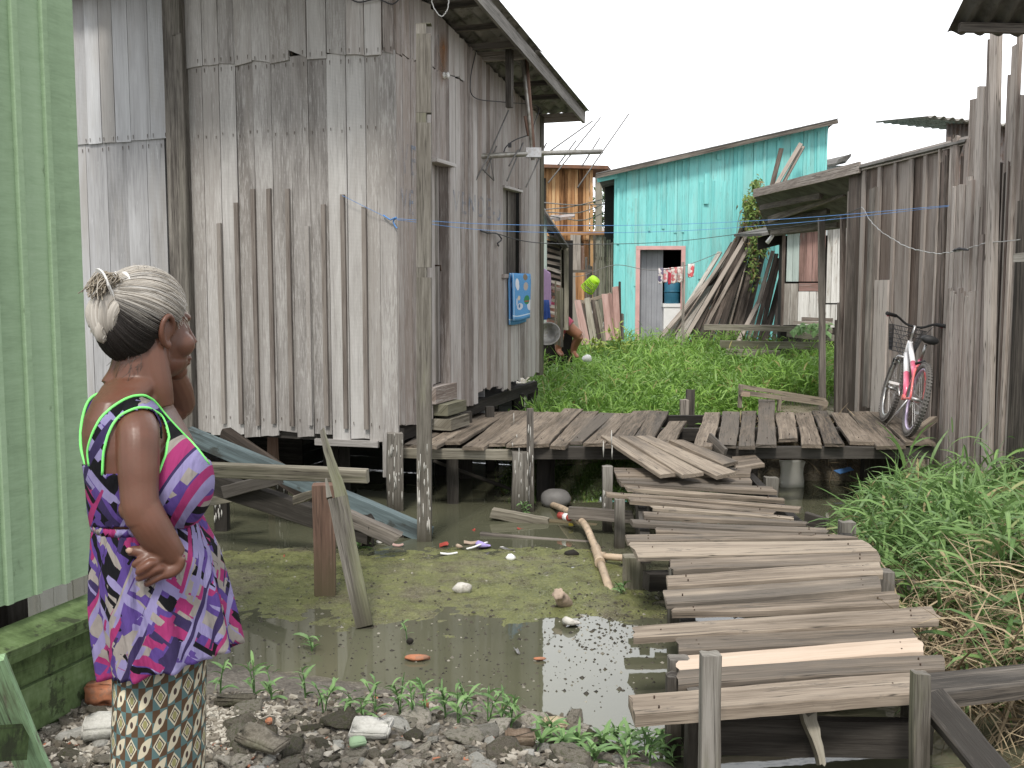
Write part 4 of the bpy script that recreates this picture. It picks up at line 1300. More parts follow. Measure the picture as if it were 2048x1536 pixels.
# ------------------------------------------------------------------ broken boardwalk remains in the water
rail = MB()
A, B = at(160, 929, 6.25), at(735, 952, 6.12)
board(rail, A, B, (0, 0, 1), 0.082, 0.07, seg=10, wob=0.003, ch=0.006, k=2, jag=0.006, tint=(.62, .5, .5))
o = rail.build("old_rail", M['beam']); tag(o, "grey green beam lying level over the water behind the woman, resting on the red stump", "beam")
st = MB()
b = onz(652, 1194, WATER)
board(st, (b.x, b.y, -0.8), (b.x - 0.005, b.y, at(652, 968, b.y).z), (1, 0.1, 0), 0.125, 0.11, seg=9, wob=0.004, ch=0.012, k=2)
o = st.build("stump_post", M['stump_red']); tag(o, "thick reddish square stump standing in the algae mud under the level beam", "post")
lp = MB()
b = onz(730, 1254, WATER)
T = at(646, 858, b.y + 0.38)
pts = [Vector((b.x + 0.04, b.y - 0.02, -0.75))] + [lerp(b, T, f) + Vector((R(-.006, .006), 0, 0)) for f in (0.0, 0.12, 0.3, 0.5, 0.64, 0.78, 0.9, 1.0)]
board(lp, pts[0], pts[1], (1, 0.1, 0), 0.10, 0.07, seg=2, tint=(.3, .7, .5))
board(lp, pts[1], pts[5], (1, 0.1, 0), 0.092, 0.07, w2=0.112, seg=8, wob=0.004, ch=0.012, k=2, tint=(.3, .7, .5))
board(lp, pts[5] + Vector((0.018, 0, 0)), pts[8], (1, 0.1, 0), 0.072, 0.06, w2=0.028, seg=9, wob=0.006, k=2, jag=0.015, ch=0.008, tint=(.4, .7, .5))
board(lp, pts[5] - Vector((0.048, 0, 0)), pts[5] + (T - b) * 0.10 - Vector((0.048, -0.02, 0.0)), (1, 0.1, 0), 0.032, 0.05, w2=0.01, seg=5, k=2, jag=0.012, tint=(.7, .6, .5))
o = lp.build("leaning_post", M['post_pale']); tag(o, "old split post leaning in the mud in front of the red stump", "post")

def stick(label, pa, Ya, pb, Yb, w, t, mat, cat="beam", name="fallen_beam", wd=(0, 0, 1), **kw):
    mb = MB()
    kw.setdefault('seg', 8); kw.setdefault('wob', 0.005); kw.setdefault('k', 2); kw.setdefault('jag', 0.012); kw.setdefault('ch', 0.005)
    board(mb, at(*pa, Ya), at(*pb, Yb), wd, w, t, **kw)
    o = mb.build(name, mat); tag(o, label, cat)
    return o
stick("long blue painted beam fallen slantwise from the house wall into the water", (372, 868), 7.9, (862, 1072), 7.45, 0.125, 0.09, M['beam_blue'])
stick("splintered bare brown timber lying slantwise behind the blue beam", (452, 872), 8.3, (655, 1012), 7.9, 0.13, 0.10, M['lumber'], jag=0.03, k=4, tint=(.15, .5, .5))
stick("beam in dark painted-shade tone lying slantwise below the level beam into the water", (370, 948), 7.1, (740, 1068), 6.9, 0.14, 0.10, M['deck_under'])  # dark tone stands in for the house shadow, also on the strut
stick("short dark strut crossing under the level beam", (448, 985), 7.0, (560, 955), 6.9, 0.09, 0.07, M['deck_under'])
stick("pale grey board end low over the water at the woman's elbow side", (350, 1012), 7.3, (500, 985), 7.4, 0.08, 0.06, M['beam'])
stick("short pale wedge of wood beside the reddish stump", (592, 1000), 6.6, (642, 982), 6.5, 0.055, 0.05, M['beam'], jag=.02)
stick("rotten dark log floating against the blue beam", (690, 1032), 6.9, (792, 1078), 6.9, 0.10, 0.10, M['deck_dark'], jag=0.03, k=3)
wp = MB(); b = onz(735, 1092, WATER)
board(wp, (b.x, b.y, -0.7), at(737, 1034, b.y), (1, 0, 0), 0.08, 0.07, seg=4, k=3, jag=.02, wob=.004)
o = wp.build("rotten_stub", M['deck_under']); tag(o, "short black rotten stub standing in the water right of the leaning post", "post")
for lbl, px, pt, pb, w in (("squat dark pile under the level beam nearest the woman", 443, 960, 1060, 0.10), ("pale worn pile below the level beam, mirrored in the water", 563, 935, 1030, 0.09)):
    mb = MB(); b = onz(px, pb, WATER)
    board(mb, (b.x, b.y, -0.8), at(px, pt, b.y), (1, 0, 0), w, w, seg=6, wob=.005, ch=.01)
    for _ in range(10):
        z = R(-0.3, 0.05); x = R(-.45, .45) * w
        c = Vector((b.x + x, b.y - w / 2 - .003, z)); tube(mb, [c + Vector((0, 0, .03)), c, c - Vector((0, 0, .03))], [.002, .006, .002], 6, m=1, ref=(1, 0, 0))
    o = mb.build("old_pile", [M['post'] if px > 500 else M['deck_under'], M['lime']]); tag(o, lbl, "post")
stick("broken brown log floating in the dark water under the far deck", (985, 1026), 8.05, (1098, 1046), 7.95, 0.075, 0.08, M['beam'], name="floating_log", wd=(0, 0, 1))
stick("thin brown board floating from the broken log toward the walkway", (1093, 1043), 8.0, (1240, 1060), 7.85, 0.04, 0.07, M['stump_red'], name="floating_board", wd=(0, 0, 1))
stick("long dark board lying at the edge of the algae mud behind the litter", (962, 1074), 7.55, (1190, 1088), 7.35, 0.07, 0.05, M['deck_dark'], name="floating_board", w2=0.03)
stick("thin dark pole slanting through the shade under the far deck", (868, 922), 8.9, (1025, 980), 9.2, 0.03, 0.03, M['deck_under'], name="slanting_stick", cat="stick")
stick("brown log on the muddy bank under the right of the far deck", (1670, 912), 10.6, (1735, 948), 10.1, 0.10, 0.10, M['deck'], name="bank_log", cat="log")
stick("dark flat board half sunk at the grass edge beside the walkway", (1612, 1036), 7.9, (1655, 1050), 7.7, 0.04, 0.10, M['deck_under'], name="sunken_board", wd=(1, 0, 0))
# ------------------------------------------------------------------ turquoise house
YT = 22.5
def T_pt(px, py): return at(px, py, YT)
T0 = T_pt(1226, 660); T1 = T_pt(1645, 660)
dx = Vector((1, 0, 0)); outT = Vector((0, -1, 0))
th = thing("turquoise_house", "bright turquoise plank house with sloping roof and a pink framed doorway", "house", (lerp(T0.x, T1.x, 0.5), YT, 0.0))
zt0, zt1 = T_pt(1226, 347).z, T_pt(1645, 250).z
def ztop(x): return lerp(zt0, zt1, (x - T0.x) / (T1.x - T0.x))
xd0, xd1 = T_pt(1277, 500).x, T_pt(1365, 500).x
zd_t = T_pt(1320, 497).z
mb = MB()
x = T0.x
while x < T1.x - 0.02:
    w = min(R(0.17, 0.30), T1.x - x)
    a, b = x, x + w
    zlo = 0.30
    segs = [(a, b, zlo)]
    if a < xd1 and b > xd0:
        segs = []
        if a < xd0: segs.append((a, xd0, zlo))
        segs.append((max(a, xd0), min(b, xd1), zd_t))
        if b > xd1: segs.append((xd1, b, zlo))
    for (p, q, z0) in segs:
        if q - p < 0.015: continue
        vplank(mb, Vector((0, YT, 0)), dx, p, q, z0, ztop((p + q) / 2), outT, t=0.025, proud=R(0, 0.014), gap=0.004, seg=3, dz=(0, (q - p) * (zt1 - zt0) / (T1.x - T0.x)))
    x += w
o = mb.build("front_wall", M['teal'], th)
mb = MB()
for a, b, z0 in ((T0.x + .02, xd0, .3), (xd0, xd1, zd_t), (xd1, T1.x - .02, .3)):
    q = [Vector((a, YT + .012, z0)), Vector((b, YT + .012, z0)), Vector((b, YT + .012, ztop(b) - .02)), Vector((a, YT + .012, ztop(a) - .02))]
    slab(mb, q[0], q[1], q[2], q[3], .02, n=outT)
mb.build("wall_lining", M['teal'], th)
for k in range(16):
    mb = MB(); xx = lerp(T0.x, T1.x, (k + R(0.2, 0.8)) / 16); 
    if xd0 - 0.05 < xx < xd1 + 0.05: zl = zd_t + R(0.1, 0.5)
    else: zl = R(0.4, 2.8)
    zh = ztop(xx) - R(0.02, 0.1) - (0 if R(0, 1) < 0.6 else R(0.2, 0.9))
    if zh - zl < 0.4: zl = zh - 0.9
    vplank(mb, Vector((0, YT, 0)), dx, xx - 0.028, xx + 0.028, zl, zh, outT, t=0.018, proud=0.03, gap=0, k=1, seg=3)
    mb.build("batten", M['teal'], th)
for px, p0, p1 in ((1413, 348, 408), (1438, 308, 320), (1255, 420, 421)):
    if p1 - p0 < 5: continue
    mb = MB(); A = T_pt(px, p0); B = T_pt(px, p1)
    vplank(mb, Vector((0, YT, 0)), dx, A.x - 0.05, A.x + 0.05, B.z, A.z, outT, t=0.03, proud=0.05, gap=0, k=1, seg=2)
    mb.build("patch_board", M['teal'], th)
# side walls and back, floor
mb = MB()
for xx, o_ in ((T0.x, Vector((-1, 0, 0))), (T1.x, Vector((1, 0, 0)))):
    for k in range(20):
        vplank(mb, Vector((xx, YT + 0.03, 0)), Vector((.13, 1, 0)).normalized(), k * 0.25, (k + 1) * 0.25, 0.3, ztop(xx), o_, t=0.02, seg=2)
    mb.build("side_wall", M['teal'], th); mb = MB()
mb = MB()
for z in (0.28,):
    slab(mb, (T0.x, YT + .01, z), (T1.x, YT + .01, z), (T1.x, YT + 5, z), (T0.x, YT + 5, z), 0.1)
mb.build("floor", M['deck_under'], th)
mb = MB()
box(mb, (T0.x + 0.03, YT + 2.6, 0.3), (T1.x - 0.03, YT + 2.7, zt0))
mb.build("dark_room_fill", M['dark_in'], th)  # dark sheet stands in for the shade inside the house
for k in range(5):
    mb = MB(); xx = lerp(T0.x + .1, T1.x - .1, k / 4)
    board(mb, (xx, YT + .15, -0.6), (xx, YT + .15, 0.3), (1, 0, 0), 0.15, 0.15)
    mb.build("pier", M['deck_under'], th)
# door trim, the corrugated leaf inside, barrel and tank
mb = MB()
tw = T_pt(1277, 500).x - T_pt(1271, 500).x + 0.03
for a, b in ((xd0 - 0.06, xd0 + 0.03), (xd1 - 0.03, xd1 + 0.06)):
    vplank(mb, Vector((0, YT, 0)), dx, a, b, 0.30, zd_t - 0.03, outT, t=0.03, proud=0.045, gap=0)
vplank(mb, Vector((0, YT, 0)), dx, xd0 - 0.06, xd1 + 0.06, zd_t - 0.027, zd_t + 0.055, outT, t=0.03, proud=0.045, gap=0, seg=1)
mb.build("door_frame", M['pink_trim'], th)
mb = MB()
xm = lerp(xd0, xd1, 0.60)
n_ = 9
for k in range(n_):
    a = lerp(xd0 + 0.03, xm, k / n_); b = lerp(xd0 + 0.03, xm, (k + 1) / n_)
    vplank(mb, Vector((0, YT + 0.25, 0)), dx, a, b, 0.33, zd_t, outT, t=0.02, proud=0.012 * (k % 2), gap=0.002, seg=1)
mb.build("door", plain("grey_metal_leaf", (0.33, 0.34, 0.37), 0.5, 0.12, 3), th)
# roof
mb = MB()
rl = math.atan2(zt1 - zt0, T1.x - T0.x)
dur = Vector((math.cos(rl), 0, math.sin(rl)))
P = Vector((T0.x - 0.42, YT - 0.30, ztop(T0.x - 0.42) + 0.05))
Lr = (T1.x + 0.12 - (T0.x - 0.42)) / math.cos(rl)
corr_sheet(mb, P, dur, Vector((.13, 1, 0)).normalized(), Lr, 5.4, n=dur.cross(Vector((0, 1, 0))), amp=0.02, pitch=0.17)
ro = mb.build("roof", M['asbestos_dark'], th)
mb = MB()
board(mb, P + Vector((0, 0.02, -0.05)), P + dur * Lr + Vector((0, 0.02, -0.05)), Vector((-math.sin(rl), 0, math.cos(rl))), 0.075, 0.03, seg=6, wob=.004)
mb.build("fascia_board", M['deck_dark'], ro)
mb = MB()
A = T_pt(1213, 362); 
board(mb, (T0.x - 0.38, YT - 0.1, zt0 - 0.15), (T0.x + 0.05, YT - 0.1, zt0 - 0.06), (0, 0, 1), 0.1, 0.06)
mb.build("purlin", M['teal'], ro)
mb = MB()
board(mb, T_pt(1655, 252) + Vector((0, .2, 0)), T_pt(1650, 288) + Vector((0, .2, 0)), (1, 0, 0), 0.06, 0.4, seg=3, k=3, jag=.03)
mb.build("fascia_board", M['asbestos_dark'], ro)
# blue barrel on a white plinth inside the doorway
mb = MB()
bc = T_pt(1346, 640); bc.y = YT + 0.1
for zz0, zz1, r in ((T_pt(0, 612).z, T_pt(0, 558).z, 0.17),):
    c = Vector((bc.x, YT + 0.20, 0))
    tube(mb, [c + Z * zz0, c + Z * (zz0 + .02), c + Z * (zz1 - .03), c + Z * zz1], [r * .9, r, r, r * .86], 18)
    tube(mb, [c + Z * (zz0 + .3), c + Z * (zz0 + .33)], r * 1.05, 18)
o = mb.build("blue_barrel", M['barrel']); tag(o, "dark blue plastic barrel standing in the pink framed doorway", "barrel")
mb = MB()
box(mb, (bc.x - 0.20, YT + 0.03, 0.3), (bc.x + 0.19, YT + 0.4, T_pt(0, 614).z))
box(mb, (bc.x - 0.22, YT + 0.01, T_pt(0, 614).z), (bc.x + 0.21, YT + 0.42, T_pt(0, 609).z + .02))
o = mb.build("white_cupboard", M['white']); tag(o, "small white cupboard under the blue barrel in the doorway", "cupboard")
# row of washing at the doorway
WASH = [(1318, 540, 565, 'lilac'), (1332, 538, 562, 'white'), (1345, 538, 568, 'red'), (1358, 536, 566, 'pinkish'), (1370, 534, 566, 'white'), (1381, 532, 552, 'red')]
# ------------------------------------------------------------------ lumber leaning on the turquoise wall
lum = [  # base px, top px, width px, material, label
 ((1330, 664), (1464, 510), 11, 'lumber', "dark board at the left edge of the tall leaning timber stack"),
 ((1346, 656), (1440, 505), 9, 'lumber_pale', "narrow white painted board at the upper left of the leaning timber stack"),
 ((1364, 664), (1437, 543), 15, 'lumber_pale', "broad pale board low on the left of the leaning timber stack"),
 ((1376, 668), (1602, 287), 8, 'lumber', "longest leaning board, its tip reaching highest up the turquoise wall"),
 ((1390, 670), (1499, 425), 9, 'lumber', "brown board in the leaning timber stack, just right of the broad pale one"),
 ((1400, 674), (1606, 294), 7, 'lumber', "long thin leaning board just under the longest tip on the turquoise wall"),
 ((1408, 678), (1504, 428), 12, 'lumber', "thick brown board in the middle of the leaning timber stack"),
 ((1420, 684), (1510, 424), 9, 'lumber', "grey edged board in the middle of the leaning timber stack"),
 ((1433, 690), (1516, 420), 13, 'lumber', "dark wide board in the middle of the leaning timber stack under the creeper"),
 ((1446, 692), (1522, 402), 9, 'lumber', "brown board reaching up into the creeper leaves on the timber stack"),
 ((1462, 692), (1563, 297), 9, 'lumber', "tall board with a worn pale tip left of the two long thin tips"),
 ((1470, 692), (1532, 430), 11, 'lumber', "dark board near the right edge of the leaning timber stack"),
 ((1482, 688), (1540, 450), 10, 'lumber', "rightmost board of the tall leaning timber stack below the creeper"),
 ((1352, 662), (1478, 470), 7, 'lumber', "thin dark batten lying across the left of the leaning timber stack"),
]
lum2 = [
 ((1484, 672), (1542, 556), 9, 'lumber', "black crooked board leaning at the left of the small timber stack by the shed door"),
 ((1499, 668), (1546, 503), 7, 'lumber', "grey narrow board leaning in the small timber stack, its tip the highest there"),
 ((1511, 668), (1553, 509), 8, 'lumber', "brown board in the middle of the small timber stack by the shed door"),
 ((1523, 668), (1557, 518), 9, 'lumber', "dark board right of the middle in the small timber stack"),
 ((1533, 668), (1566, 545), 11, 'lumber', "broad greyish board at the right of the small timber stack"),
 ((1549, 668), (1562, 575), 8, 'lumber', "short dark board against the shed door post in the small timber stack"),
]
for lst, Yb, Yt in ((lum, 20.4, 22.2), (lum2, 19.2, 20.3)):
    for q, (b, t, w, mt, lb) in enumerate(lst):
        Y0 = Yb + 0.10 * ((q * 3) % 4); Y1 = Yt - 0.04 * ((q * 5) % 4)
        A, B = at(*b, Y0), at(*t, Y1)
        A = A - (B - A) * 0.16
        mb = MB()
        board(mb, A, B, (1, -0.15, 0.3), w * Y0 / F * 1.05, 0.04, seg=6, wob=0.004, warp=0.01, k=2, jag=0.01, tint=(random.choice([.15, .35, .5, .75, .95]), random.random(), random.random()))
        o = mb.build("leaning_board", M[mt]); tag(o, lb, "board", "boards leaning on the turquoise house")

for q in range(16):
    mb = MB(); f = R(0, 1); b = (lerp(1345, 1478, f), 672 + R(-4, 14)); t = (lerp(1470, 1536, f) + R(-8, 8), lerp(500, 440, f) + R(-25, 25))
    A, B = at(*b, 20.9 + R(0, .2)), at(*t, 22.36 + R(-.06, .05)); A = A - (B - A) * .1
    board(mb, A, B, (1, -.15, .3), R(.05, .10), .04, seg=5, wob=.005, k=2, jag=.01, tint=(R(0, .6), random.random(), random.random()))
    o = mb.build("leaning_board", M['lumber']); tag(o, "thin dark board packed behind the front row of the tall leaning timber stack", "board", "packed boards of the leaning stack")
# platform of rough timber before the stack
pf = thing("timber_platform", "low platform of rough grey timbers in the grass before the leaning stacks", "platform", (4.0, 17.5, -0.1))
for pa, pb, Ya, Yb_, w, nm in (((1408, 654), (1664, 660), 17.2, 16.8, 0.09, "beam"), ((1440, 688), (1645, 692), 16.6, 16.4, 0.12, "beam"), ((1452, 703), (1560, 708), 16.1, 16, 0.1, "beam"), ((1575, 668), (1668, 676), 17.3, 16.9, 0.10, "beam"), ((1588, 645), (1664, 647), 17.6, 17.3, 0.05, "plank"), ((1605, 638), (1664, 640), 17.8, 17.5, 0.06, "plank"), ((1625, 661), (1665, 663), 17.2, 17.0, 0.08, "plank")):
    mb = MB(); board(mb, at(*pa, Ya), at(*pb, Yb_), (0, 0, 1), w, 0.10, seg=5, wob=0.005)
    mb.build(nm, M['beam'] if nm == "beam" else M['lumber'], pf)
mb = MB(); slab(mb, at(1410, 648, 18.6), at(1560, 650, 18.4), at(1560, 655, 17.1), at(1410, 652, 17.2), 0.04, seg=4); mb.build("plank", M['lumber'], pf)

# creeper over the top of the stack
def leaf_quads(mb, P, d, up, L, W, tint, fold=0.25, m=0):
    """pointed leaf of two halves"""
    d = d.normalized(); s = d.cross(up)
    if s.length < 1e-5: s = d.cross(Vector((1, 0, 0)))
    s.normalize(); n = s.cross(d)
    b = len(mb.v)
    a0 = P; tip = P + d * L - n * L * 0.25; mid = P + d * L * 0.45 + n * L * 0.05
    l = P + d * L * 0.42 + s * W / 2 - n * W * fold * 0.3; r = P + d * L * 0.42 - s * W / 2 - n * W * fold * 0.3
    mb.v += [a0, l, tip, r, mid]
    mb.face((b, b + 1, b + 4), [(0.5, 0), (0, .4), (.5, .45)], tint, m)
    mb.face((b + 1, b + 2, b + 4), [(0, .4), (.5, 1), (.5, .45)], tint, m)
    mb.face((b + 2, b + 3, b + 4), [(.5, 1), (1, .4), (.5, .45)], tint, m)
    mb.face((b + 3, b, b + 4), [(1, .4), (.5, 0), (.5, .45)], tint, m)
mb = MB()
spots = [(1512, 372, 10, 14), (1518, 395, 16, 18), (1510, 425, 22, 22), (1522, 450, 20, 22), (1500, 445, 14, 20), (1495, 405, 8, 16), (1522, 485, 14, 24), (1505, 500, 12, 26), (1508, 540, 8, 22), (1515, 415, 14, 22)]
for _ in range(1500):
    cx, cy, rx, ry = random.choice(spots)
    p = at(random.gauss(cx, rx * .55), random.gauss(cy, ry * .6), R(20.9, 21.9))
    d = Vector((R(-1, 1), R(-1, .3), R(-1.1, 0.3)))
    leaf_quads(mb, p, d, Vector((R(-.3, .3), -0.4, 1)), R(0.07, 0.13), R(0.04, 0.075), (R(0, 1), random.random(), random.random()))
for _ in range(14):
    cx, cy, rx, ry = random.choice(spots)
    p = at(cx, cy, 21.3); tube(mb, curve_pts([p, p + Vector((R(-.2, .2), -.1, -.3)), p + Vector((R(-.3, .3), -.05, -.8))], 4), 0.006, 5, tint=(.1, .99, 0))
o = mb.build("creeper", M['vine']); tag(o, "leafy creeper hanging over the top of the leaning timber stack", "climbing plant")

# ------------------------------------------------------------------ shed with the painted half door
YS = 18.2
sh = thing("plank_shed", "small shed with a patched teal, pink and white plank door beyond the platform", "shed", (at(1620, 640, YS).x, YS, 0.2))
def S_pt(px, py, d=0): return at(px, py, YS + d)
def sv(mb, px0, px1, py0, py1, mi, proud=0.0, t=0.02, wob=0.002):
    a, b = S_pt(px0, 575).x, S_pt(px1, 575).x
    vplank(mb, Vector((0, YS, 0)), dx, a, b, S_pt(0, py1).z, S_pt(0, py0).z, outT, t=t, proud=proud, m=mi, seg=3, wob=wob, gap=0.003)
mb = MB()
for a, b, mi in ((1571, 1583, 0), (1583, 1596, 0), (1596, 1610, 1), (1610, 1622, 1), (1622, 1634, 1), (1634, 1648, 1)):
    sv(mb, a, b, 452 - (a - 1571) * 0.12, 563, mi, 0.03)
d1 = mb.build("half_door", [M['teal_grey'], M['pink_board']], sh); d1["label"] = "upper half door of teal and pink boards"
mb = MB()
for a, b, mi in ((1567, 1580, 0), (1580, 1596, 0), (1596, 1618, 1), (1618, 1632, 1), (1632, 1648, 1)):
    sv(mb, a, b, 567 if mi == 0 else 583, 650, 2 if mi == 0 else 1, 0.03)
slab(mb, S_pt(1597, 582) + outT * .03, S_pt(1646, 582) + outT * .03, S_pt(1646, 566) + outT * .03, S_pt(1597, 566) + outT * .03, 0.02, n=outT)
d2 = mb.build("half_door", [M['pink_board'], M['white_board'], M['lumber_pale']], sh); d2["label"] = "lower half door of peeling white boards"
mb = MB()
sv(mb, 1562, 1568, 455, 655, 0, 0.04, 0.05); 
mb.build("door_post", M['lumber'], sh)
mb = MB()
for a, b in ((1652, 1662), (1662, 1673), (1673, 1686), (1686, 1700), (1700, 1720), (1720, 1745)):
    sv(mb, a, b, 425, 606, 0, 0.01)
    sv(mb, a, b, 609, 655, 0, 0.0)
mb.build("front_wall", M['white_board'], sh)
mb = MB()
P = S_pt(1516, 468); Q = S_pt(1700, 428)
slab(mb, P + Vector((0, -.25, 0)), Q + Vector((0, -.25, 0)), Q + Vector((0, 2, .1)), P + Vector((0, 2, .1)), 0.05, seg=5, wob=.01)
mb.build("roof", M['asbestos_dark'], sh)
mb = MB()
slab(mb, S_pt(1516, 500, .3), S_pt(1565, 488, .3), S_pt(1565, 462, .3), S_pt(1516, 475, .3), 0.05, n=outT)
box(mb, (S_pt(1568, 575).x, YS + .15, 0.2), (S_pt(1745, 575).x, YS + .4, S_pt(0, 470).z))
mb.build("dark_shed_fill", M['dark_in'], sh)  # near-black fill stands in for the shade inside the shed
mb = MB()
tube(mb, [at(1534, 486, 17.4), at(1546, 470, 17.4)], [.035, .03], 8); tube(mb, [at(1546, 470, 17.4), at(1549, 466, 17.4)], [.03, .02], 8, m=1)
o = mb.build("lamp_bulb", [M['white'], M['wire_dark']]); tag(o, "white tube lamp hanging unlit under the shed eave beside the creeper", "lamp")

# ------------------------------------------------------------------ orange brown house far behind
YO = 28.0
def O_pt(px, py, d=0): return at(px, py, YO + d)
oh = thing("brown_house", "orange brown plank house on tall posts beyond the fences", "house", (O_pt(1130, 575).x, YO, 0))
mb = MB()
px = 1040.0
while px < 1176:
    w = R(6, 11); q = min(px + w, 1178)
    vplank(mb, Vector((0, YO, 0)), dx, O_pt(px, 575).x, O_pt(q, 575).x, O_pt(0, 566).z, O_pt(0, 334).z, outT, t=0.02, proud=R(0, .02), gap=0.004, seg=4)
    px = q
slab(mb, O_pt(1042, 564, .05), O_pt(1177, 564, .05), O_pt(1177, 336, .05), O_pt(1042, 336, .05), .02, n=outT)
mb.build("front_wall", M['orange_brown'], oh)
mb = MB()
for k in range(8):
    vplank(mb, Vector((O_pt(1178, 575).x, YO + .02, 0)), Vector((0, 1, 0)), k * .3, (k + 1) * .3, O_pt(0, 480).z, O_pt(0, 340).z, dx, t=0.02, seg=2)
mb.build("side_wall", M['orange_brown'], oh)
mb = MB()
slab(mb, O_pt(1050, 327, -.4), O_pt(1216, 331, -.4), at(1232, 352, YO + 1.6), at(1050, 340, YO + 3), 0.09, seg=4)
mb.build("roof", plain("rusty_roof", (0.17, 0.085, 0.05), 0.8, 0.3, 3, dirt=((0.10, 0.08, 0.07), .6)), oh)
for px, p0, p1, w in ((1183, 340, 600, .08), (1197, 352, 640, .17), (1172, 480, 640, .12), (1158, 470, 640, .10), (1208, 470, 640, .07)):
    mb = MB(); board(mb, O_pt(px, p1, -.1), O_pt(px, p0, -.1), (1, 0, 0), w, 0.1, seg=4, wob=.01); mb.build("post", M['orange_brown'] if px in (1172, 1183) else M['beam'], oh)
mb = MB(); board(mb, O_pt(1085, 468, -.2), O_pt(1226, 466, -.2), (0, 0, 1), .10, .1, seg=3); board(mb, O_pt(1176, 400, -.15), O_pt(1192, 415, -.15), (0, 0, 1), .07, .05); mb.build("beam", M['orange_brown'], oh)
mb = MB(); vplank(mb, Vector((0, YO - .12, 0)), dx, O_pt(1078, 575).x, O_pt(1091, 575).x, O_pt(0, 440).z, O_pt(0, 357).z, outT, t=.05, gap=0); mb.build("window", M['dark_in'], oh)
mb = MB()
for k in range(9):
    vplank(mb, Vector((0, YO + 3, 0)), dx, at(1176, 575, YO + 3).x + k * .14, at(1176, 575, YO + 3).x + (k + 1) * .14, 1.2, at(0, 470, YO + 3).z, outT, t=.02, seg=2)
mb.build("rear_wall", M['beam'], oh)
# small shack between it and the turquoise house
YK = 34
kk = thing("distant_shack", "small distant plank shack with a low roof between the brown and turquoise houses", "shack", (at(1215, 575, YK).x, YK, 0))
mb = MB()
for k in range(8):
    vplank(mb, Vector((0, YK, 0)), dx, at(1196, 575, YK).x + k * .12, at(1196, 575, YK).x + (k + 1) * .12, 1.0, at(0, 468, YK).z, outT, t=.03, proud=R(0, .02), seg=2)
mb.build("front_wall", M['orange_brown'], kk)
mb = MB(); slab(mb, at(1190, 468, YK - .4), at(1240, 474, YK - .4), at(1240, 460, YK + 1), at(1190, 455, YK + 1), .06); mb.build("roof", M['rust_tin'], kk)
# dark picket fence
def pickets(name, label, px0, px1, p0, p1, Y, mat, wpx, cat="fence"):
    root = thing(name, label, cat, (at((px0 + px1) / 2, 575, Y).x, Y, 0))
    px = px0; mb = MB()
    while px < px1:
        w = wpx * R(.7, 1.3)
        a, b = at(px, 575, Y).x, at(px + w, 575, Y).x
        vplank(mb, Vector((0, Y, 0)), dx, a, b, at(0, p1, Y).z, at(0, p0 + R(-14, 14), Y).z, outT, t=.02, proud=R(0, .05), gap=.006, seg=3, wob=.004, jag=.02, k=2)
        px += w
    mb.build("picket_panel", mat, root)
    mb = MB(); board(mb, at(px0, p0 + 30, Y + .06), at(px1, p0 + 34, Y + .06), (0, 0, 1), .08, .04); board(mb, at(px0, p1 - 30, Y + .06), at(px1, p1 - 26, Y + .06), (0, 0, 1), .08, .04); mb.build("rail", mat, root)
    return root
pickets("picket_fence", "tall dark weathered picket fence beside the turquoise house corner", 1192, 1232, 486, 668, 23.4, M['beam'], 5)
pickets("picket_fence", "low dark picket fence behind the leaning pink boards", 1150, 1196, 520, 668, 24.5, M['deck_dark'], 6)

# leaning boards of a broken fence
bf = thing("broken_fence", "broken fence of leaning pink and grey boards left of the turquoise house", "fence", (at(1200, 575, 18).x, 18, 0))
for t0, t1, b0, b1, pt, pb, mt in ((1148, 1161, 1164, 1181, 600, 690, 'pink_board'), (1163, 1167, 1180, 1186, 606, 690, 'lumber'), (1168, 1179, 1182, 1196, 596, 690, 'beam'), (1182, 1188, 1196, 1206, 600, 690, 'lumber'), (1189, 1196, 1206, 1214, 602, 690, 'beam'), (1203, 1215, 1212, 1228, 588, 680, 'pink_board'), (1216, 1224, 1226, 1234, 586, 680, 'pink_board'), (1225, 1236, 1230, 1243, 574, 680, 'pink_board'), (1237, 1242, 1236, 1243, 564, 680, 'lumber'), (1241, 1247, 1243, 1248, 626, 680, 'deck_dark')):
    mb = MB(); Y = 18 + R(-.15, .1)
    w = (t1 - t0) * Y / F
    slab(mb, at(b0, pb, Y - .3), at(t0, pt, Y), at(t1, pt + R(-2, 2), Y), at(b1, pb, Y - .3), .03, n=outT, seg=4, k=2, wob=.006, jag=.01)
    mb.build("board", M[mt], bf)
mb = MB(); board(mb, at(1160, 606, 18.2), at(1222, 588, 18.2), (0, 0, 1), .06, .04, seg=3); mb.build("rail", M['deck'], bf)

# ------------------------------------------------------------------ lean-to with slatted side behind the grey house
YL = 14.6
lt = thing("slatted_lean_to", "lean-to with horizontal slats and a steep dark roof behind the grey house", "shed", (at(1100, 575, YL).x, YL, -0.2))
mb = MB()
for a, b in ((1072, 1079), (1079, 1086), (1086, 1094)):
    vplank(mb, Vector((0, YL, 0)), dx, at(a, 575, YL).x, at(b, 575, YL).x, at(0, 660, YL).z, at(0, 402 + (a - 1072) * 2, YL).z, outT, t=.02, proud=R(0, .006), seg=3)
mb.build("corner_board", M['teal_grey'], lt)
for k in range(15):
    mb = MB()
    y = 462 + k * 12.4
    a, b = at(1095, y, YL + .02), at(1121 if k > 2 else 1107 + k * 6, y + R(5, 8), YL + .25)
    board(mb, a, b, (0, 0, 1), .045, .015, seg=3, wob=.004)
    mb.build("slat", M['fence'], lt)
mb = MB(); box(mb, (at(1090, 575, YL).x, YL + .8, -.3), (at(1124, 575, YL).x + .2, YL + .9, 2.2)); mb.build("dark_slat_backing", M['dark_in'], lt)  # dark sheet stands in for the shade behind the slats
mb = MB()
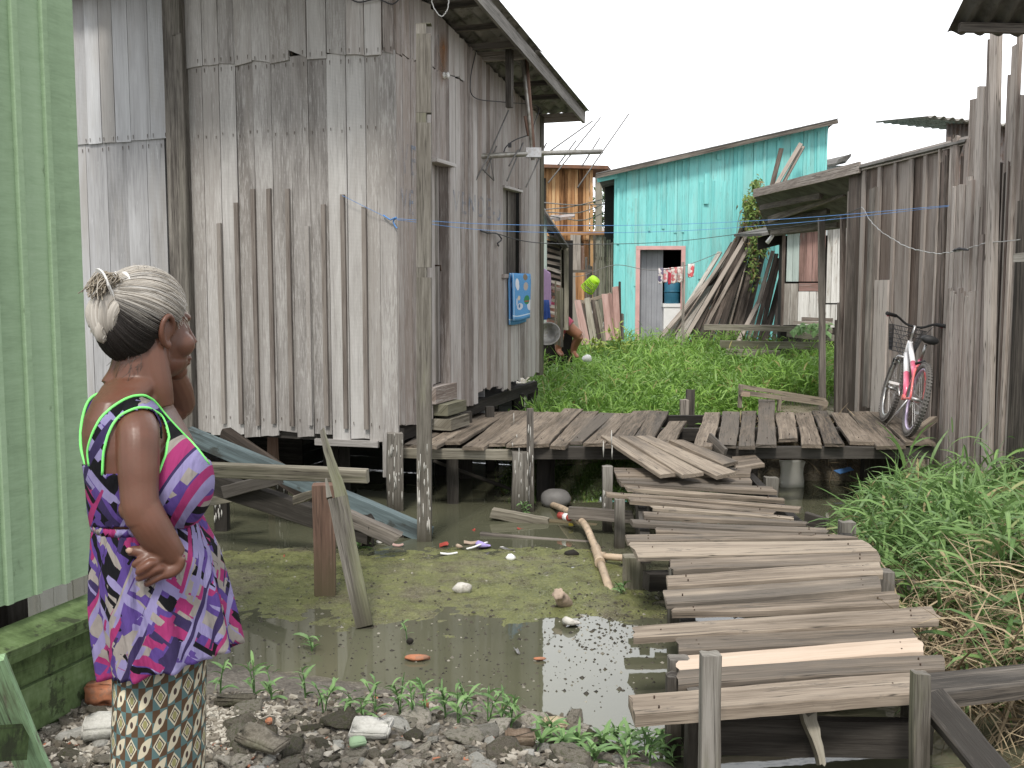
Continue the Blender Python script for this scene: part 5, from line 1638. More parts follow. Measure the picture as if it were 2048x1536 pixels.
A, B = at(1076, 400, YL - .2), at(1137, 494, YL - .2)
dr = (B - A).normalized()
corr_sheet(mb, A, dr, Vector((0, 1, 0)), (B - A).length, 2.0, n=dr.cross(Vector((0, -1, 0))), amp=.02)
mb.build("roof", M['asbestos_dark'], lt)
for px, p0, p1, w, mt in ((1130, 496, 660, .10, 'beam'), (1124, 500, 655, .05, 'beam')):
    mb = MB(); board(mb, at(px, p1, YL + .3), at(px, p0, YL + .3), (1, 0, 0), w, .08, seg=4, wob=.006); mb.build("post", M[mt], lt)
# bits and pieces of posts and boards in the gap
def upright(label, px0, p0, p1, w, Y, mt, name="upright_post", cat="post", lean=0, d=.06):
    mb = MB(); board(mb, at(px0, p1, Y), at(px0 + lean, p0, Y), (1, 0, 0), w, d, seg=5, wob=.006, k=2, jag=.01)
    o = mb.build(name, M[mt]); tag(o, label, cat)
upright("dark square post behind the hanging purple towel, beside the slatted lean-to", 1151, 470, 660, .20, 20, 'deck_dark')
upright("reddish brown board hanging upright beside the green basket", 1163, 492, 548, .10, 20.2, 'stump_red', "rusty_board", "board")
upright("rusty brown sheet standing below the reddish board", 1160, 540, 600, .17, 19.8, 'orange_brown', "rusty_sheet", "sheet", d=.01)
upright("narrow white painted board between the dark posts behind the washing", 1138, 522, 622, .055, 19.4, 'white_board', "white_board", "board")
upright("thin pale stake nearest the crouching person", 1117, 582, 690, .045, 14.4, 'beam', "thin_stake", "stake")
upright("pale stake just right of the one before the crouching person", 1124, 576, 695, .04, 14.3, 'post_pale', "thin_stake", "stake", lean=-1)
upright("thin tall stick left of the crouching person's stakes", 1111, 562, 690, .025, 14.5, 'beam', "thin_stake", "stake")
upright("slanting grey stick between the stakes and the dark post", 1131, 552, 640, .05, 16.0, 'beam', "thin_stake", "stake", lean=4)
upright("thin rusty rod holding up the green basket", 1170, 545, 600, .018, 18.3, 'stump_red', "thin_rod", "rod", d=.02)
mb = MB(); board(mb, at(1130, 543, 18.6), at(1184, 542, 18.6), (0, 0, 1), .05, .05, seg=3)
o = mb.build("cross_rail", M['deck_dark']); tag(o, "dark rail above the green basket", "rail")
mb = MB()
slab(mb, at(1100, 437, 21), at(1148, 432, 21), at(1150, 428, 22), at(1102, 430, 22), .03); slab(mb, at(1108, 443, 21), at(1143, 437, 21), at(1143, 432, 21), at(1108, 437, 21), .03, n=outT)
o = mb.build("tin_awning", M['rust_tin']); tag(o, "small tin awning under the orange brown house wall", "awning")

# green basket
mb = MB()
c = at(1183, 568, 18.2); ax = Vector((0.42, -0.35, 0.55)).normalized()
sdx = ax.orthogonal().normalized(); sdy = ax.cross(sdx)
H = .26
def bring(t, r): return [c + ax * (t - .5) * H + (sdx * math.cos(q * .5236) + sdy * math.sin(q * .5236)) * r for q in range(12)]
loft(mb, [bring(1.0, .0888), bring(.96, .095), bring(.8, .10)], cap0=True, cap1=False)
for q in range(24):
    th_ = q * math.pi / 12
    f = lambda t, r: c + ax * (t - .5) * H + (sdx * math.cos(th_) + sdy * math.sin(th_)) * r
    tube(mb, [f(.82, .10), f(.02, .125)], .005, 5)
for t in (.6, .4, .2):
    rr = .10 + (.82 - t) * .031
    tube(mb, bring(t, rr) + [bring(t, rr)[0]], .005, 5)
loft(mb, [bring(.08, .122), bring(-.02, .134), bring(-.02, .126), bring(.08, .115)], cap0=False, cap1=False)
o = mb.build("green_basket", M['lime_green']); tag(o, "lime green plastic basket tipped upside down on a stick above the fence", "basket")

# grey basin tipped on its side
mb = MB()
c = at(1096, 668, 13.6); ax = Vector((-0.15, -0.85, 0.45)).normalized()
sdx = ax.orthogonal().normalized(); sdy = ax.cross(sdx)
prof = [(-.10, .0), (-.10, .10), (.0, .155), (.012, .172), (.012, .160), (-.0, .148), (-.09, .09), (-.09, .0)]
loft(mb, [[c + ax * h + (sdx * math.cos(q * .2618) + sdy * math.sin(q * .2618)) * max(r, .001) for q in range(24)] for h, r in prof], cap0=True, cap1=True)
o = mb.build("basin", M['alu']); tag(o, "dull grey basin standing on edge in the grass by the house corner", "basin")

# tree beyond
tr = thing("tree", "leafy green tree showing between the brown and turquoise houses", "tree", (at(1222, 575, 42).x, 42, 0))
mb = MB()
tc = at(1222, 430, 42)
tube(mb, [Vector((tc.x, tc.y, -.2)), Vector((tc.x + .1, tc.y, 1.5)), tc - Z * .8, tc + Z * .6], [.22, .17, .12, .04], 8)
for _ in range(9):
    e = tc + Vector((R(-1.5, 1.5), R(-1, 1), R(-.9, 1.1))); tube(mb, [tc - Z * R(.2, 1.2), lerp(tc, e, .5) + Z * .1, e], [.06, .04, .012], 5)
mb.build("trunk", M['bark'], tr)
mb = MB()
cl = [tc + Vector((random.gauss(0, .75), random.gauss(0, .8), random.gauss(0, .62))) for _ in range(46)]
for c in cl:
    for _ in range(55):
        p = c + Vector((random.gauss(0, .2), random.gauss(0, .2), random.gauss(0, .17)))
        leaf_quads(mb, p, Vector((R(-1, 1), R(-1, 1), R(-1, .4))), Vector((R(-.4, .4), R(-.4, .4), 1)), R(.14, .26), R(.06, .11), (R(0, 1), random.random(), 0))
mb.build("crown", M['tree'], tr)

# far rooftops on the right
mb = MB(); YF = 27
rt_ = thing("far_shack", "far grey shack whose roof edge shows beside the turquoise house", "shack", (at(1672, 575, YF).x, YF, 0))
slab(mb, at(1640, 333, YF), at(1690, 322, YF), at(1702, 308, YF + 1), at(1640, 322, YF + 1), .06, seg=3); slab(mb, at(1672, 328, YF - .05), at(1698, 318, YF - .05), at(1704, 306, YF - .05), at(1678, 318, YF - .05), .05, n=outT)
mb.build("roof", M['asbestos_dark'], rt_)
mb = MB()
for k in range(6):
    vplank(mb, Vector((0, YF + .1, 0)), dx, at(1636, 575, YF).x + k * .16, at(1636, 575, YF).x + (k + 1) * .16, 0, at(0, 330, YF).z, outT, t=.03, seg=1)
mb.build("front_wall", M['grey_blue'], rt_)
YR = 21
tinh = thing("tin_house", "corrugated tin house with a wavy grey roof rising behind the grey brown shed", "house", (at(1950, 575, YR).x, YR, 0))
mb = MB()
corr_sheet(mb, Vector((at(1880, 575, YR).x, YR, 0.5)), Z, dx, at(0, 247, YR).z - .5, 3.0, n=outT, amp=.02, pitch=.085)
mb.build("front_wall", M['rust_tin'], tinh)
mb = MB()
A, B = at(1856, 232, YR - .5), at(2140, 262, YR - .5)
corr_sheet(mb, A + Vector((0, 0, 0)), Vector((0, .96, .12)).normalized(), (B - A).normalized(), 3.0, (B - A).length, amp=.03, pitch=.18)
mb.build("roof", M['asbestos'], tinh)
# ------------------------------------------------------------------ grey brown shed on the right with its porch roof
K0 = Vector((4.12, 9.0, 0)); kd = Vector((-0.088, 1, 0)).normalized(); outK = Vector((-1, -0.088, 0)).normalized()
def K_pt(px, py): return onwall(px, py, K0, kd)
def sK(px): return (K_pt(px, 600) - K0).dot(kd)
ks = thing("brown_shed", "grey brown upright board shed with an overhanging porch roof behind the bicycle", "shed", tuple(K_pt(1780, 600))[:2] + (WATER,))
E1 = at(1508, 384, 15.1); E2 = at(1541, 470, 17.9); N1 = at(1932, 277, 9.28)
def zeave(s):
    p = K0 + kd * s
    f = (p.y - N1.y) / (E1.y - N1.y)
    return lerp(N1.z, E1.z, f)
mb = MB()
sms = [1690, 1722, 1756, 1784, 1817, 1846, 1878]
for a, b in zip(sms[:-1], sms[1:]):
    s0, s1 = sK(b), sK(a)
    vplank(mb, K0, kd, s0, s1, -0.3, zeave((s0 + s1) / 2) - 0.02, outK, t=.022, proud=R(0, .008), wob=.004, k=3, cup=R(-.006, .006), seg=7)
mb.build("side_wall", M['brown_grey'], ks)
for a, b in ((1721, 1727), (1752, 1758), (1783, 1788), (1812, 1820), (1842, 1848)):
    mb = MB(); s0, s1 = sK(b), sK(a)
    vplank(mb, K0, kd, s0, s1, -0.2, zeave(s0) - 0.05, outK, t=.022, proud=.03, wob=.004, gap=0, k=1, tint=(.95, .3, .5))
    mb.build("batten", M['brown_grey'], ks)
mb = MB(); s0, s1 = sK(1785), sK(1757)
vplank(mb, K0, kd, s0, s1, -0.1, K_pt(1770, 560).z, outK, t=.022, proud=.055, wob=.003, gap=0.01, k=2, tint=(.9, .2, .5))
o = mb.build("patch_board", M['fence'], ks)
mb = MB()
P11 = K0 + kd * sK(1690)
for k in range(6):
    a = P11 + Vector((0.0, 0.03, 0)) + Vector((1, .09, 0)).normalized() * (k * .2)
    vplank(mb, a, Vector((1, .09, 0)).normalized(), 0, .2, -0.3, 2.6, kd, t=.022, seg=3)
mb.build("end_wall", M['brown_grey'], ks)
for px, p0, p1, Y, w in ((1684, 432, 840, 12.2, .05), (1677, 605, 840, 12.5, .045), (1672, 640, 840, 12.8, .04)):
    mb = MB(); board(mb, at(px, p1, Y), at(px + 2, p0, Y), (1, 0.2, 0), w, .05, seg=6, wob=.004); mb.build("post", M['fence'], ks)
mb = MB()
N2 = N1 + (E2 - E1)
slab(mb, E1, N1, N2, E2, 0.03, seg=8, k=2, wob=.006)
rf = mb.build("roof", M['asbestos_dark'], ks)
mb = MB()
el = (N1 - E1)
board(mb, E1 + Z * -.02, E1 + el * 0.62 + Z * -.02, (0, 0, 1), .12, .025, seg=6, wob=.004)
board(mb, E1 + el * 0.36 + Z * -.03 + outK * -.03, E1 + el * 1.0 + Z * -.01 + outK * -.03, (0, 0, 1), .07, .025, seg=6, wob=.004)
mb.build("fascia_board", M['fence'], rf)
for f0, f1, off in ((0.02, .42, .25), (0.05, .45, .55), (0.03, .5, .85)):
    mb = MB(); A = lerp(E1, E2, off); board(mb, A + el * f0 - Z * .06, A + el * f1 - Z * .06, (0, 0, 1), .08, .05, seg=3, wob=.004); mb.build("purlin", M['deck_dark'], rf)
mb = MB(); board(mb, at(1538, 440, 16.2), at(1690, 385, 12.9), (0, 0, 1), .10, .04, seg=3); mb.build("rafter", M['deck_dark'], rf)
# dark porch post and the wire post on the wall
mb = MB(); b = at(1649, 740, 13.3); T = at(1643, 436, 13.3)
board(mb, (b.x, b.y, -0.5), T, (1, 0, 0), .075, .07, seg=6, wob=.004)
mb.build("porch_post", M['deck_dark'], ks)
mb = MB(); s = sK(1747)
vplank(mb, K0, kd, s - .075, s + .06, .2, K_pt(1747, 378).z, outK, t=.05, proud=.06, gap=0, k=2, jag=.01, wob=.003)
mb.build("upright_board", M['deck_dark'], ks)
mb = MB(); s = sK(1742)
box(mb, K_pt(1760, 815) + outK * .02, K_pt(1735, 775) + outK * .22 + Vector((0, .1, 0)))
# ------------------------------------------------------------------ slat fence and tall poles, right edge
sf = thing("slat_fence", "dense fence of thin upright slats of uneven height along the right edge", "fence", tuple(K_pt(1960, 600))[:2] + (-0.2,))
def slat(px0, px1, top, proud, name="slat", bot=-0.35, lean=0, mat='fence', t=.03, tint=None):
    s0, s1 = sK(px1), sK(px0)
    mb = MB()
    z = K_pt((px0 + px1) / 2, top).z
    a = K0 + kd * s0 + outK * proud; b = K0 + kd * s1 + outK * proud
    tp = K0 + kd * sK(px0 + lean) - (K0 + kd * sK(px0))
    slab(mb, a + Z * bot, a + Z * z + tp, b + Z * (z + R(-.01, .01)) + tp, b + Z * bot, t, n=outK, seg=9, k=2, wob=.0035, jag=.008, ch=.003, tint=tint or (R(.4, 1), random.random(), random.random()))
    return mb.build(name, M[mat], sf)
# panel of close slats
px = 1877.0; mb = MB()
while px < 2046:
    w = R(3, 6)
    top = np.interp(px, [1877, 1900, 1915, 1945, 1975, 2000, 2048], [305, 300, 300, 380, 400, 330, 300]) + R(-25, 25)
    s0, s1 = sK(px + w), sK(px); pr = R(0, .06)
    a = K0 + kd * s0 + outK * pr; b = K0 + kd * s1 + outK * pr
    z = K_pt(px, top).z
    slab(mb, a + Z * -.4, a + Z * z, b + Z * z, b + Z * -.4, .025, n=outK, seg=8, k=2, wob=.004, jag=.01, tint=(R(0, .75), random.random(), random.random()))
    px += w
mb.build("slat_panel", M['fence'], sf)
for (a, b, t, pr, ln) in ((1884, 1893, 305, .05, 0), (1898, 1905, 288, .05, 0), (1906, 1914, 279, .06, 0), (1911, 1918, 376, .075, 0), (1923, 1932, 281, .05, 4), (1924, 1941, 371, .07, -6), (1931, 1948, 204, .04, 0), (1940, 1948, 356, .08, 0), (1953, 1966, 178, .06, -4), (1946, 1956, 362, .09, -2), (1972, 1984, 82, .05, -9), (2001, 2010, 157, .03, 0), (2012, 2027, 98, .05, 0), (2024, 2030, 27, .07, 2), (2031, 2041, 198, .04, 0), (2041, 2060, 138, .05, 0)):
    slat(a, b, t, pr, lean=ln)
for (a, b, t) in ((1915, 1922, 578), (1922, 1929, 582), (1930, 1936, 590), (1936, 1943, 577), (1943, 1950, 584), (1951, 1958, 592), (1959, 1964, 585), (1963, 1972, 582), (1976, 1984, 470), (1987, 1996, 520)):
    slat(a, b, t, .105, tint=(R(.6, 1), random.random(), random.random()))
mb = MB()
b = K0 + kd * sK(2012) + outK * .09
T = at(1984, -40, b.y)
board(mb, (b.x, b.y, -.4), (b.x - .10, b.y, T.z), (0.3, -1, 0), .085, .06, seg=12, wob=.003, ch=.006, tint=(.8, .2, .5))
o = mb.build("tall_post", M['fence'], sf); o["label"] = "tallest post of the slat fence, running up past the tin roof"
mb = MB()
s = sK(2042)
box(mb, K0 + kd * sK(2200) + outK * .02 + Z * -.4, K0 + kd * sK(2040) + outK * .06 + Z * 2.2)
mb.build("dark_doorway_box", M['deck_dark'], sf)  # dark box stands in for the shaded doorway recess
mb = MB(); slab(mb, at(2034, 524, 7.6), at(2070, 522, 7.4), at(2070, 503, 7.4), at(2034, 507, 7.6), .03); mb.build("pale_block", M['lumber_pale'], sf)
# tin roof at the top right corner
tro = thing("tin_roof_shack", "dark corrugated roof jutting in at the top right above the slat fence", "roof", (4.2, 8.0, 0))
A = at(1894, 66, 8.25); B = at(2200, 84, 8.25)
upd = Vector((0.02, -0.82, 0.57)).normalized()
mb = MB()
corr_sheet(mb, A, upd, Vector((1, 0, -0.03)).normalized(), 1.6, 2.2, amp=.022, pitch=.145)
mb.build("roof", M['asbestos_dark'], tro)
for k in (.12, .5, .95):
    mb = MB(); p = A + upd * k + Vector((.05, 0, -.05)); board(mb, p, p + Vector((2.0, 0, -.05)), (0, 0, 1), .07, .05, seg=3); mb.build("purlin", M['deck_dark'], tro)
mb = MB()
for xx in (3.95, 5.4):
    board(mb, (4.6 if xx < 4 else xx, 7.2, -.3), (4.6 if xx < 4 else xx, 7.2, 4.0), (1, 0, 0), .1, .1)
mb.build("post", M['deck_dark'], tro)

# ------------------------------------------------------------------ pink and white bicycle
rc = onz(1814, 872, ZD + .03); fc = onz(1767, 842, ZD + .03)
fwd = Vector((fc.x - rc.x, fc.y - rc.y, 0)); WB = fwd.length; fwd.normalize()
side = Vector((fwd.y, -fwd.x, 0))                  # to the right of the bicycle
LEAN = math.radians(12.5)
upv = (Z * math.cos(LEAN) + side * math.sin(LEAN)).normalized()
sdv = (side * math.cos(LEAN) - Z * math.sin(LEAN)).normalized()
def bk(x, z, s=0.0):
    return Vector((rc.x, rc.y, ZD + .03)) + fwd * x + upv * z + sdv * s
WR = .325
WB = max(0.98, min(WB, 1.06))
bike = thing("bicycle", "pink and white bicycle leaning against the grey brown boards at the deck end", "bicycle", tuple(bk(WB / 2, 0)))
def wheel(x):
    w = MB()
    n = 40
    R_ = WR - .027
    c = bk(x, WR)
    pts = []
    rings = []
    for i in range(n):
        a = 2 * math.pi * i / n
        rd = fwd * math.cos(a) + upv * math.sin(a)
        ring = []
        for j in range(8):
            b = 2 * math.pi * j / 8
            rr = .027 if j not in (0,) else .027
            ring.append(c + rd * (R_ + .027 * math.cos(b)) + sdv * (.026 * math.sin(b)))
        rings.append(ring)
    rings.append(rings[0])
    loft(w, rings, cap0=False, cap1=False)
    for i in range(64):                           # tread blocks
        a = 2 * math.pi * i / 64
        rd = fwd * math.cos(a) + upv * math.sin(a); tg = -fwd * math.sin(a) + upv * math.cos(a)
        for sgn in (-1, 1):
            p = c + rd * (R_ + .024) + sdv * .011 * sgn
            tube(w, [p - tg * .007 + sdv * .007 * sgn, p + tg * .007 - sdv * .004 * sgn], .007, 4)
    tyre = w.build("wheel", M['tyre'], bike)
    r = MB()
    for rr, hw in ((R_ - .030, .012),):
        rings = []
        for i in range(n + 1):
            a = 2 * math.pi * i / n
            rd = fwd * math.cos(a) + upv * math.sin(a)
            rings.append([c + rd * (rr + dr) + sdv * dw for dr, dw in ((-.010, -hw), (.010, -hw), (.010, hw), (-.010, hw))])
        loft(r, rings, cap0=False, cap1=False)
    r.build("rim", plain("lilac_rim", (0.52, 0.44, 0.60), .35, .12, 9, metal=.5) if x < .1 else M['steel'], tyre)
    sp = MB()
    for i in range(28):
        a = 2 * math.pi * i / 28; a2 = a + (.5 if i % 2 else -.5)
        p0 = c + (fwd * math.cos(a2) + upv * math.sin(a2)) * .03 + sdv * (.03 if i % 4 < 2 else -.03)
        tube(sp, [p0, c + (fwd * math.cos(a) + upv * math.sin(a)) * (R_ - .035)], .0016, 4, cap=False)
    tube(sp, [c - sdv * .05, c + sdv * .05], .018, 10)
    sp.build("spokes", M['steel'], tyre)
wheel(0.0); wheel(WB)
pink = plain("pink_frame_paint", (0.74, 0.16, 0.26), .3, .06, 5, coat=.3)
white = plain("white_frame_paint", (0.82, 0.82, 0.84), .3, .04, 5, coat=.3)
coral = plain("coral_stay_paint", (0.72, 0.16, 0.16), .35, .08, 5, coat=.2)
BBp = (0.38, .30); ST = (.24, .66); HT = (WB - .22, .80); HB = (WB - .19, .66)
fm = MB()
def ptube(a, b, r0, r1, split):
    A, B = bk(*a), bk(*b); Mx = lerp(A, B, split)
    rm_ = lerp(r0, r1, split)
    tube(fm, [A, Mx], [r0, rm_], 10, m=0); tube(fm, [Mx, B], [rm_, r1], 10, m=1)
ptube(BBp, (HB[0] - .005, HB[1] + .02), .030, .026, .55)
ptube((ST[0] + .03, .50), (HT[0], HT[1] - .02), .026, .023, .42)
tube(fm, [bk(*BBp), bk(*ST)], .019, 10, m=0)
tube(fm, [bk(*HB), bk(*HT)], .024, 10, m=1)
tube(fm, [bk(*BBp, -.04), bk(*BBp, .04)], .026, 10, m=2)
for s in (-.055, .055):
    tube(fm, curve_pts([bk(0, WR, s), bk(.12, .52, s * .9), bk(ST[0] - .02, ST[1] - .05, s * .3)], 5), .010, 7, m=2)
    tube(fm, curve_pts([bk(0, WR, s), bk(.2, .30, s * .9), bk(*BBp, s * .5)], 5), .011, 7, m=2)
fm.build("frame", [pink, white, coral], bike)
fk = MB()
for s in (-.058, .058):
    tube(fk, curve_pts([bk(HB[0] + .005, HB[1] - .02, s * .5), bk(WB - .155, .63, s), bk(WB - .09, .50, s), bk(WB - .02, WR, s)], 6), [.016] * 7 + [.015] * 6 + [.012] * 6, 9)
tube(fk, [bk(HB[0] + .005, HB[1] - .02, -.058), bk(HB[0] + .005, HB[1] - .02, .058)], .015, 8)
fk.build("fork", M['steel'], bike)
for s in (-.065, .065):
    bm_ = MB(); p = bk(WB - .10, .60, s); q = bk(WB - .09, .56, s)
    tube(bm_, [p - fwd * .06, p + fwd * .05 + upv * .01, q + fwd * .05, q - fwd * .05], .011, 6)
    bm_.build("brake", M['black'], bike)
bm_ = MB(); tube(bm_, [bk(.16, .62, -.05), bk(.10, .66, 0), bk(.16, .62, .05)], .013, 6)
bm_.build("brake", M['black'], bike)
hb = MB()
st_ = bk(HT[0] - .03, HT[1] + .14)
tube(hb, [bk(*HT), st_, st_ + fwd * .04], .014, 8, m=1)
cs = st_ + fwd * .04
turn = fwd * 0.05
hp = [cs - sdv * .29 + upv * .065 - fwd * .05 - turn, cs - sdv * .18 + upv * .06 - turn * .6, cs - sdv * .08 + upv * .01, cs, cs + sdv * .08 + upv * .01, cs + sdv * .18 + upv * .06 + turn * .6, cs + sdv * .29 + upv * .065 - fwd * .05 + turn]
tube(hb, curve_pts(hp, 4), .0115, 8)
ho = hb.build("handlebar", [M['black'], M['steel']], bike)
for a, b in ((0, 1), (6, 5)):
    gb = MB(); A, B = hp[a], lerp(hp[a], hp[b], .9); tube(gb, [A, lerp(A, B, .1), B], [.017, .019, .017], 9); gb.build("grip", M['black'], ho)
    lv = MB(); p = lerp(hp[a], hp[b], 1.0); tube(lv, [p, p + fwd * .05, lerp(hp[a], hp[b], .2) + fwd * .055 - upv * .02], .006, 6); lv.build("brake_lever", plain("maroon_lever", (.25, .04, .06), .4), ho)
cb = MB()
for s, e in ((-.2, -.02), (.2, .03), (.15, -.03)):
    p0 = cs + sdv * s + upv * .05; tube(cb, curve_pts([p0, p0 + fwd * .16 - upv * .02, cs + fwd * .10 - upv * .16 + sdv * e * 3, bk(HB[0], HB[1] - .04, e)], 6), .0032, 5)
cb.build("brake_cable", M['wire_dark'], bike)
se = MB()
tube(se, [bk(*ST), bk(.19, .80)], .013, 8)
spo = se.build("seat_post", M['steel'], bike)
sd_ = MB()
rings = []
for t, w, h in ((-.13, .055, .03), (-.10, .075, .04), (-.04, .07, .038), (.03, .038, .028), (.10, .024, .022), (.14, .014, .016)):
    c = bk(.19 + t, .84 + .012 * math.cos(t * 9))
    rings.append([c + sdv * w * math.cos(q * math.pi / 6) + upv * h * math.sin(q * math.pi / 6) for q in range(12)])
loft(sd_, rings); sd_.build("saddle", M['black'], bike)
cr = MB()
tube(cr, [bk(*BBp, .06), bk(BBp[0] - .12, BBp[1] - .10, .07)], .009, 7); tube(cr, [bk(*BBp, -.06), bk(BBp[0] + .12, BBp[1] + .10, -.07)], .009, 7)
tube(cr, [bk(*BBp, .045), bk(*BBp, .05)], .08, 20)
co = cr.build("crankset", M['steel'], bike)
for q in ((-.12, -.10, .07, .15), (.12, .10, -.15, -.07)):
    pd = MB(); A = bk(BBp[0] + q[0], BBp[1] + q[1], q[2]); B = bk(BBp[0] + q[0], BBp[1] + q[1], q[3]); board(pd, A, B, fwd, .07, .02); pd.build("pedal", M['white'], co)
kp = MB(); tube(kp, [bk(.02, WR - .02, -.07), bk(.16, .02, -.16)], .008, 7); tube(kp, [bk(0, WR - .05, .07), bk(.42, WR - .02, .07)], .006, 6); kp.build("kickstand", M['steel'], bike)
mb = MB()
N = NT("black_wire_mesh")
bb_ = bk(WB - .02, .80)
rows = 6
for i in range(rows + 1):
    f = i / rows; w = lerp(.10, .15, f); dpt = lerp(.08, .12, f); c = bb_ + upv * (.24 * (f - .5)) + fwd * .06
    cr4 = [c - sdv * w - fwd * dpt, c + sdv * w - fwd * dpt, c + sdv * w + fwd * dpt, c - sdv * w + fwd * dpt]
    tube(mb, cr4 + [cr4[0]], .0028, 4)
for i in range(36):
    q = i / 36 * 4; e = int(q); f = q - e
    def cor(w, dpt, zf):
        c = bb_ + upv * zf + fwd * .06
        return [c - sdv * w - fwd * dpt, c + sdv * w - fwd * dpt, c + sdv * w + fwd * dpt, c - sdv * w + fwd * dpt]
    a, b = cor(.10, .08, -.12), cor(.15, .12, .12)
    tube(mb, [lerp(a[e], a[(e + 1) % 4], f), lerp(b[e], b[(e + 1) % 4], f)], .0022, 4, cap=False)
mb.build("front_basket", M['wire_dark'], bike)
# ------------------------------------------------------------------ grasses and weeds
def ribbons(base, az, L, W, e0, droop, segs, tint, tw=None):
    """returns verts, faces, uv, tint arrays for N arching blades"""
    N_ = len(base)
    rs = RS
    P = base.copy(); vs = []
    prof = np.interp(np.linspace(0, 1, segs + 1), [0, .25, .6, .85, 1], [.55, 1, .85, .45, .04])
    tw = rs.uniform(-.9, .9, N_) if tw is None else tw
    e = e0.copy()
    for i in range(segs + 1):
        d = np.stack([np.cos(az) * np.cos(e), np.sin(az) * np.cos(e), np.sin(e)], 1)
        sd = np.stack([-np.sin(az), np.cos(az), np.zeros(N_)], 1)
        nn = np.cross(sd, d)
        ct, st = np.cos(tw)[:, None], np.sin(tw)[:, None]
        sdd = sd * ct + nn * st
        hw = (W * prof[i] / 2)[:, None]
        vs.append(np.stack([P - sdd * hw, P + sdd * hw], 1))
        P = P + d * (L / segs)[:, None]
        e = e - droop / segs
    V = np.stack(vs, 1)                 # N, segs+1, 2, 3
    V = V.reshape(-1, 3)
    k = (segs + 1) * 2
    b = (np.arange(N_) * k)[:, None]
    o = (np.arange(segs) * 2)[None, :]
    f = np.stack([b + o, b + o + 1, b + o + 3, b + o + 2], 2).reshape(-1, 4)
    v0 = np.tile(np.arange(segs) / segs, N_); v1 = v0 + 1 / segs
    uv = np.stack([np.stack([0 * v0, v0], 1), np.stack([0 * v0 + 1, v0], 1), np.stack([0 * v0 + 1, v1], 1), np.stack([0 * v0, v1], 1)], 1)
    t = np.repeat(tint, segs, 0)
    return V, f, uv, t

def np_mesh(name, chunks, mats, smooth=True, origin=(0, 0, 0), parent=None):
    Vs, Fs, Us, Ts, Ms = [], [], [], [], []
    off = 0
    for (V, f, uv, t), m in chunks:
        Vs.append(V); Fs.append(f + off); Us.append(uv.reshape(-1, 2)); Ts.append(t); Ms.append(np.full(len(f), m)); off += len(V)
    V = np.concatenate(Vs) - np.array(origin); Fa = np.concatenate(Fs); U = np.concatenate(Us); T = np.concatenate(Ts); Ma = np.concatenate(Ms)
    me = bpy.data.meshes.new(name)
    me.vertices.add(len(V)); me.vertices.foreach_set("co", V.astype(np.float32).ravel())
    me.loops.add(Fa.size); me.loops.foreach_set("vertex_index", Fa.astype(np.int32).ravel())
    me.polygons.add(len(Fa)); me.polygons.foreach_set("loop_start", np.arange(0, Fa.size, 4, dtype=np.int32))
    me.polygons.foreach_set("material_index", Ma.astype(np.int32))
    me.polygons.foreach_set("use_smooth", np.full(len(Fa), smooth))
    ul = me.uv_layers.new(name="UVMap"); ul.data.foreach_set("uv", U.astype(np.float32).ravel())
    ca = me.color_attributes.new("tint", 'FLOAT_COLOR', 'CORNER')
    c = np.concatenate([np.repeat(T, 4, 0), np.ones((len(T) * 4, 1))], 1).astype(np.float32)
    ca.data.foreach_set("color", c.ravel())
    for m in mats: me.materials.append(m)
    me.update(calc_edges=True); me.validate()
    o = bpy.data.objects.new(name, me); col.objects.link(o)
    o.location = origin
    if parent: o.parent = parent
    return o

def tints(n, lo=0.0, hi=1.0, clump=None):
    t = RS.rand(n, 3); t[:, 0] = lo + (hi - lo) * t[:, 0]
    if clump is not None: t[:, 0] = np.clip(t[:, 0] * .6 + clump, 0, 1)
    return t

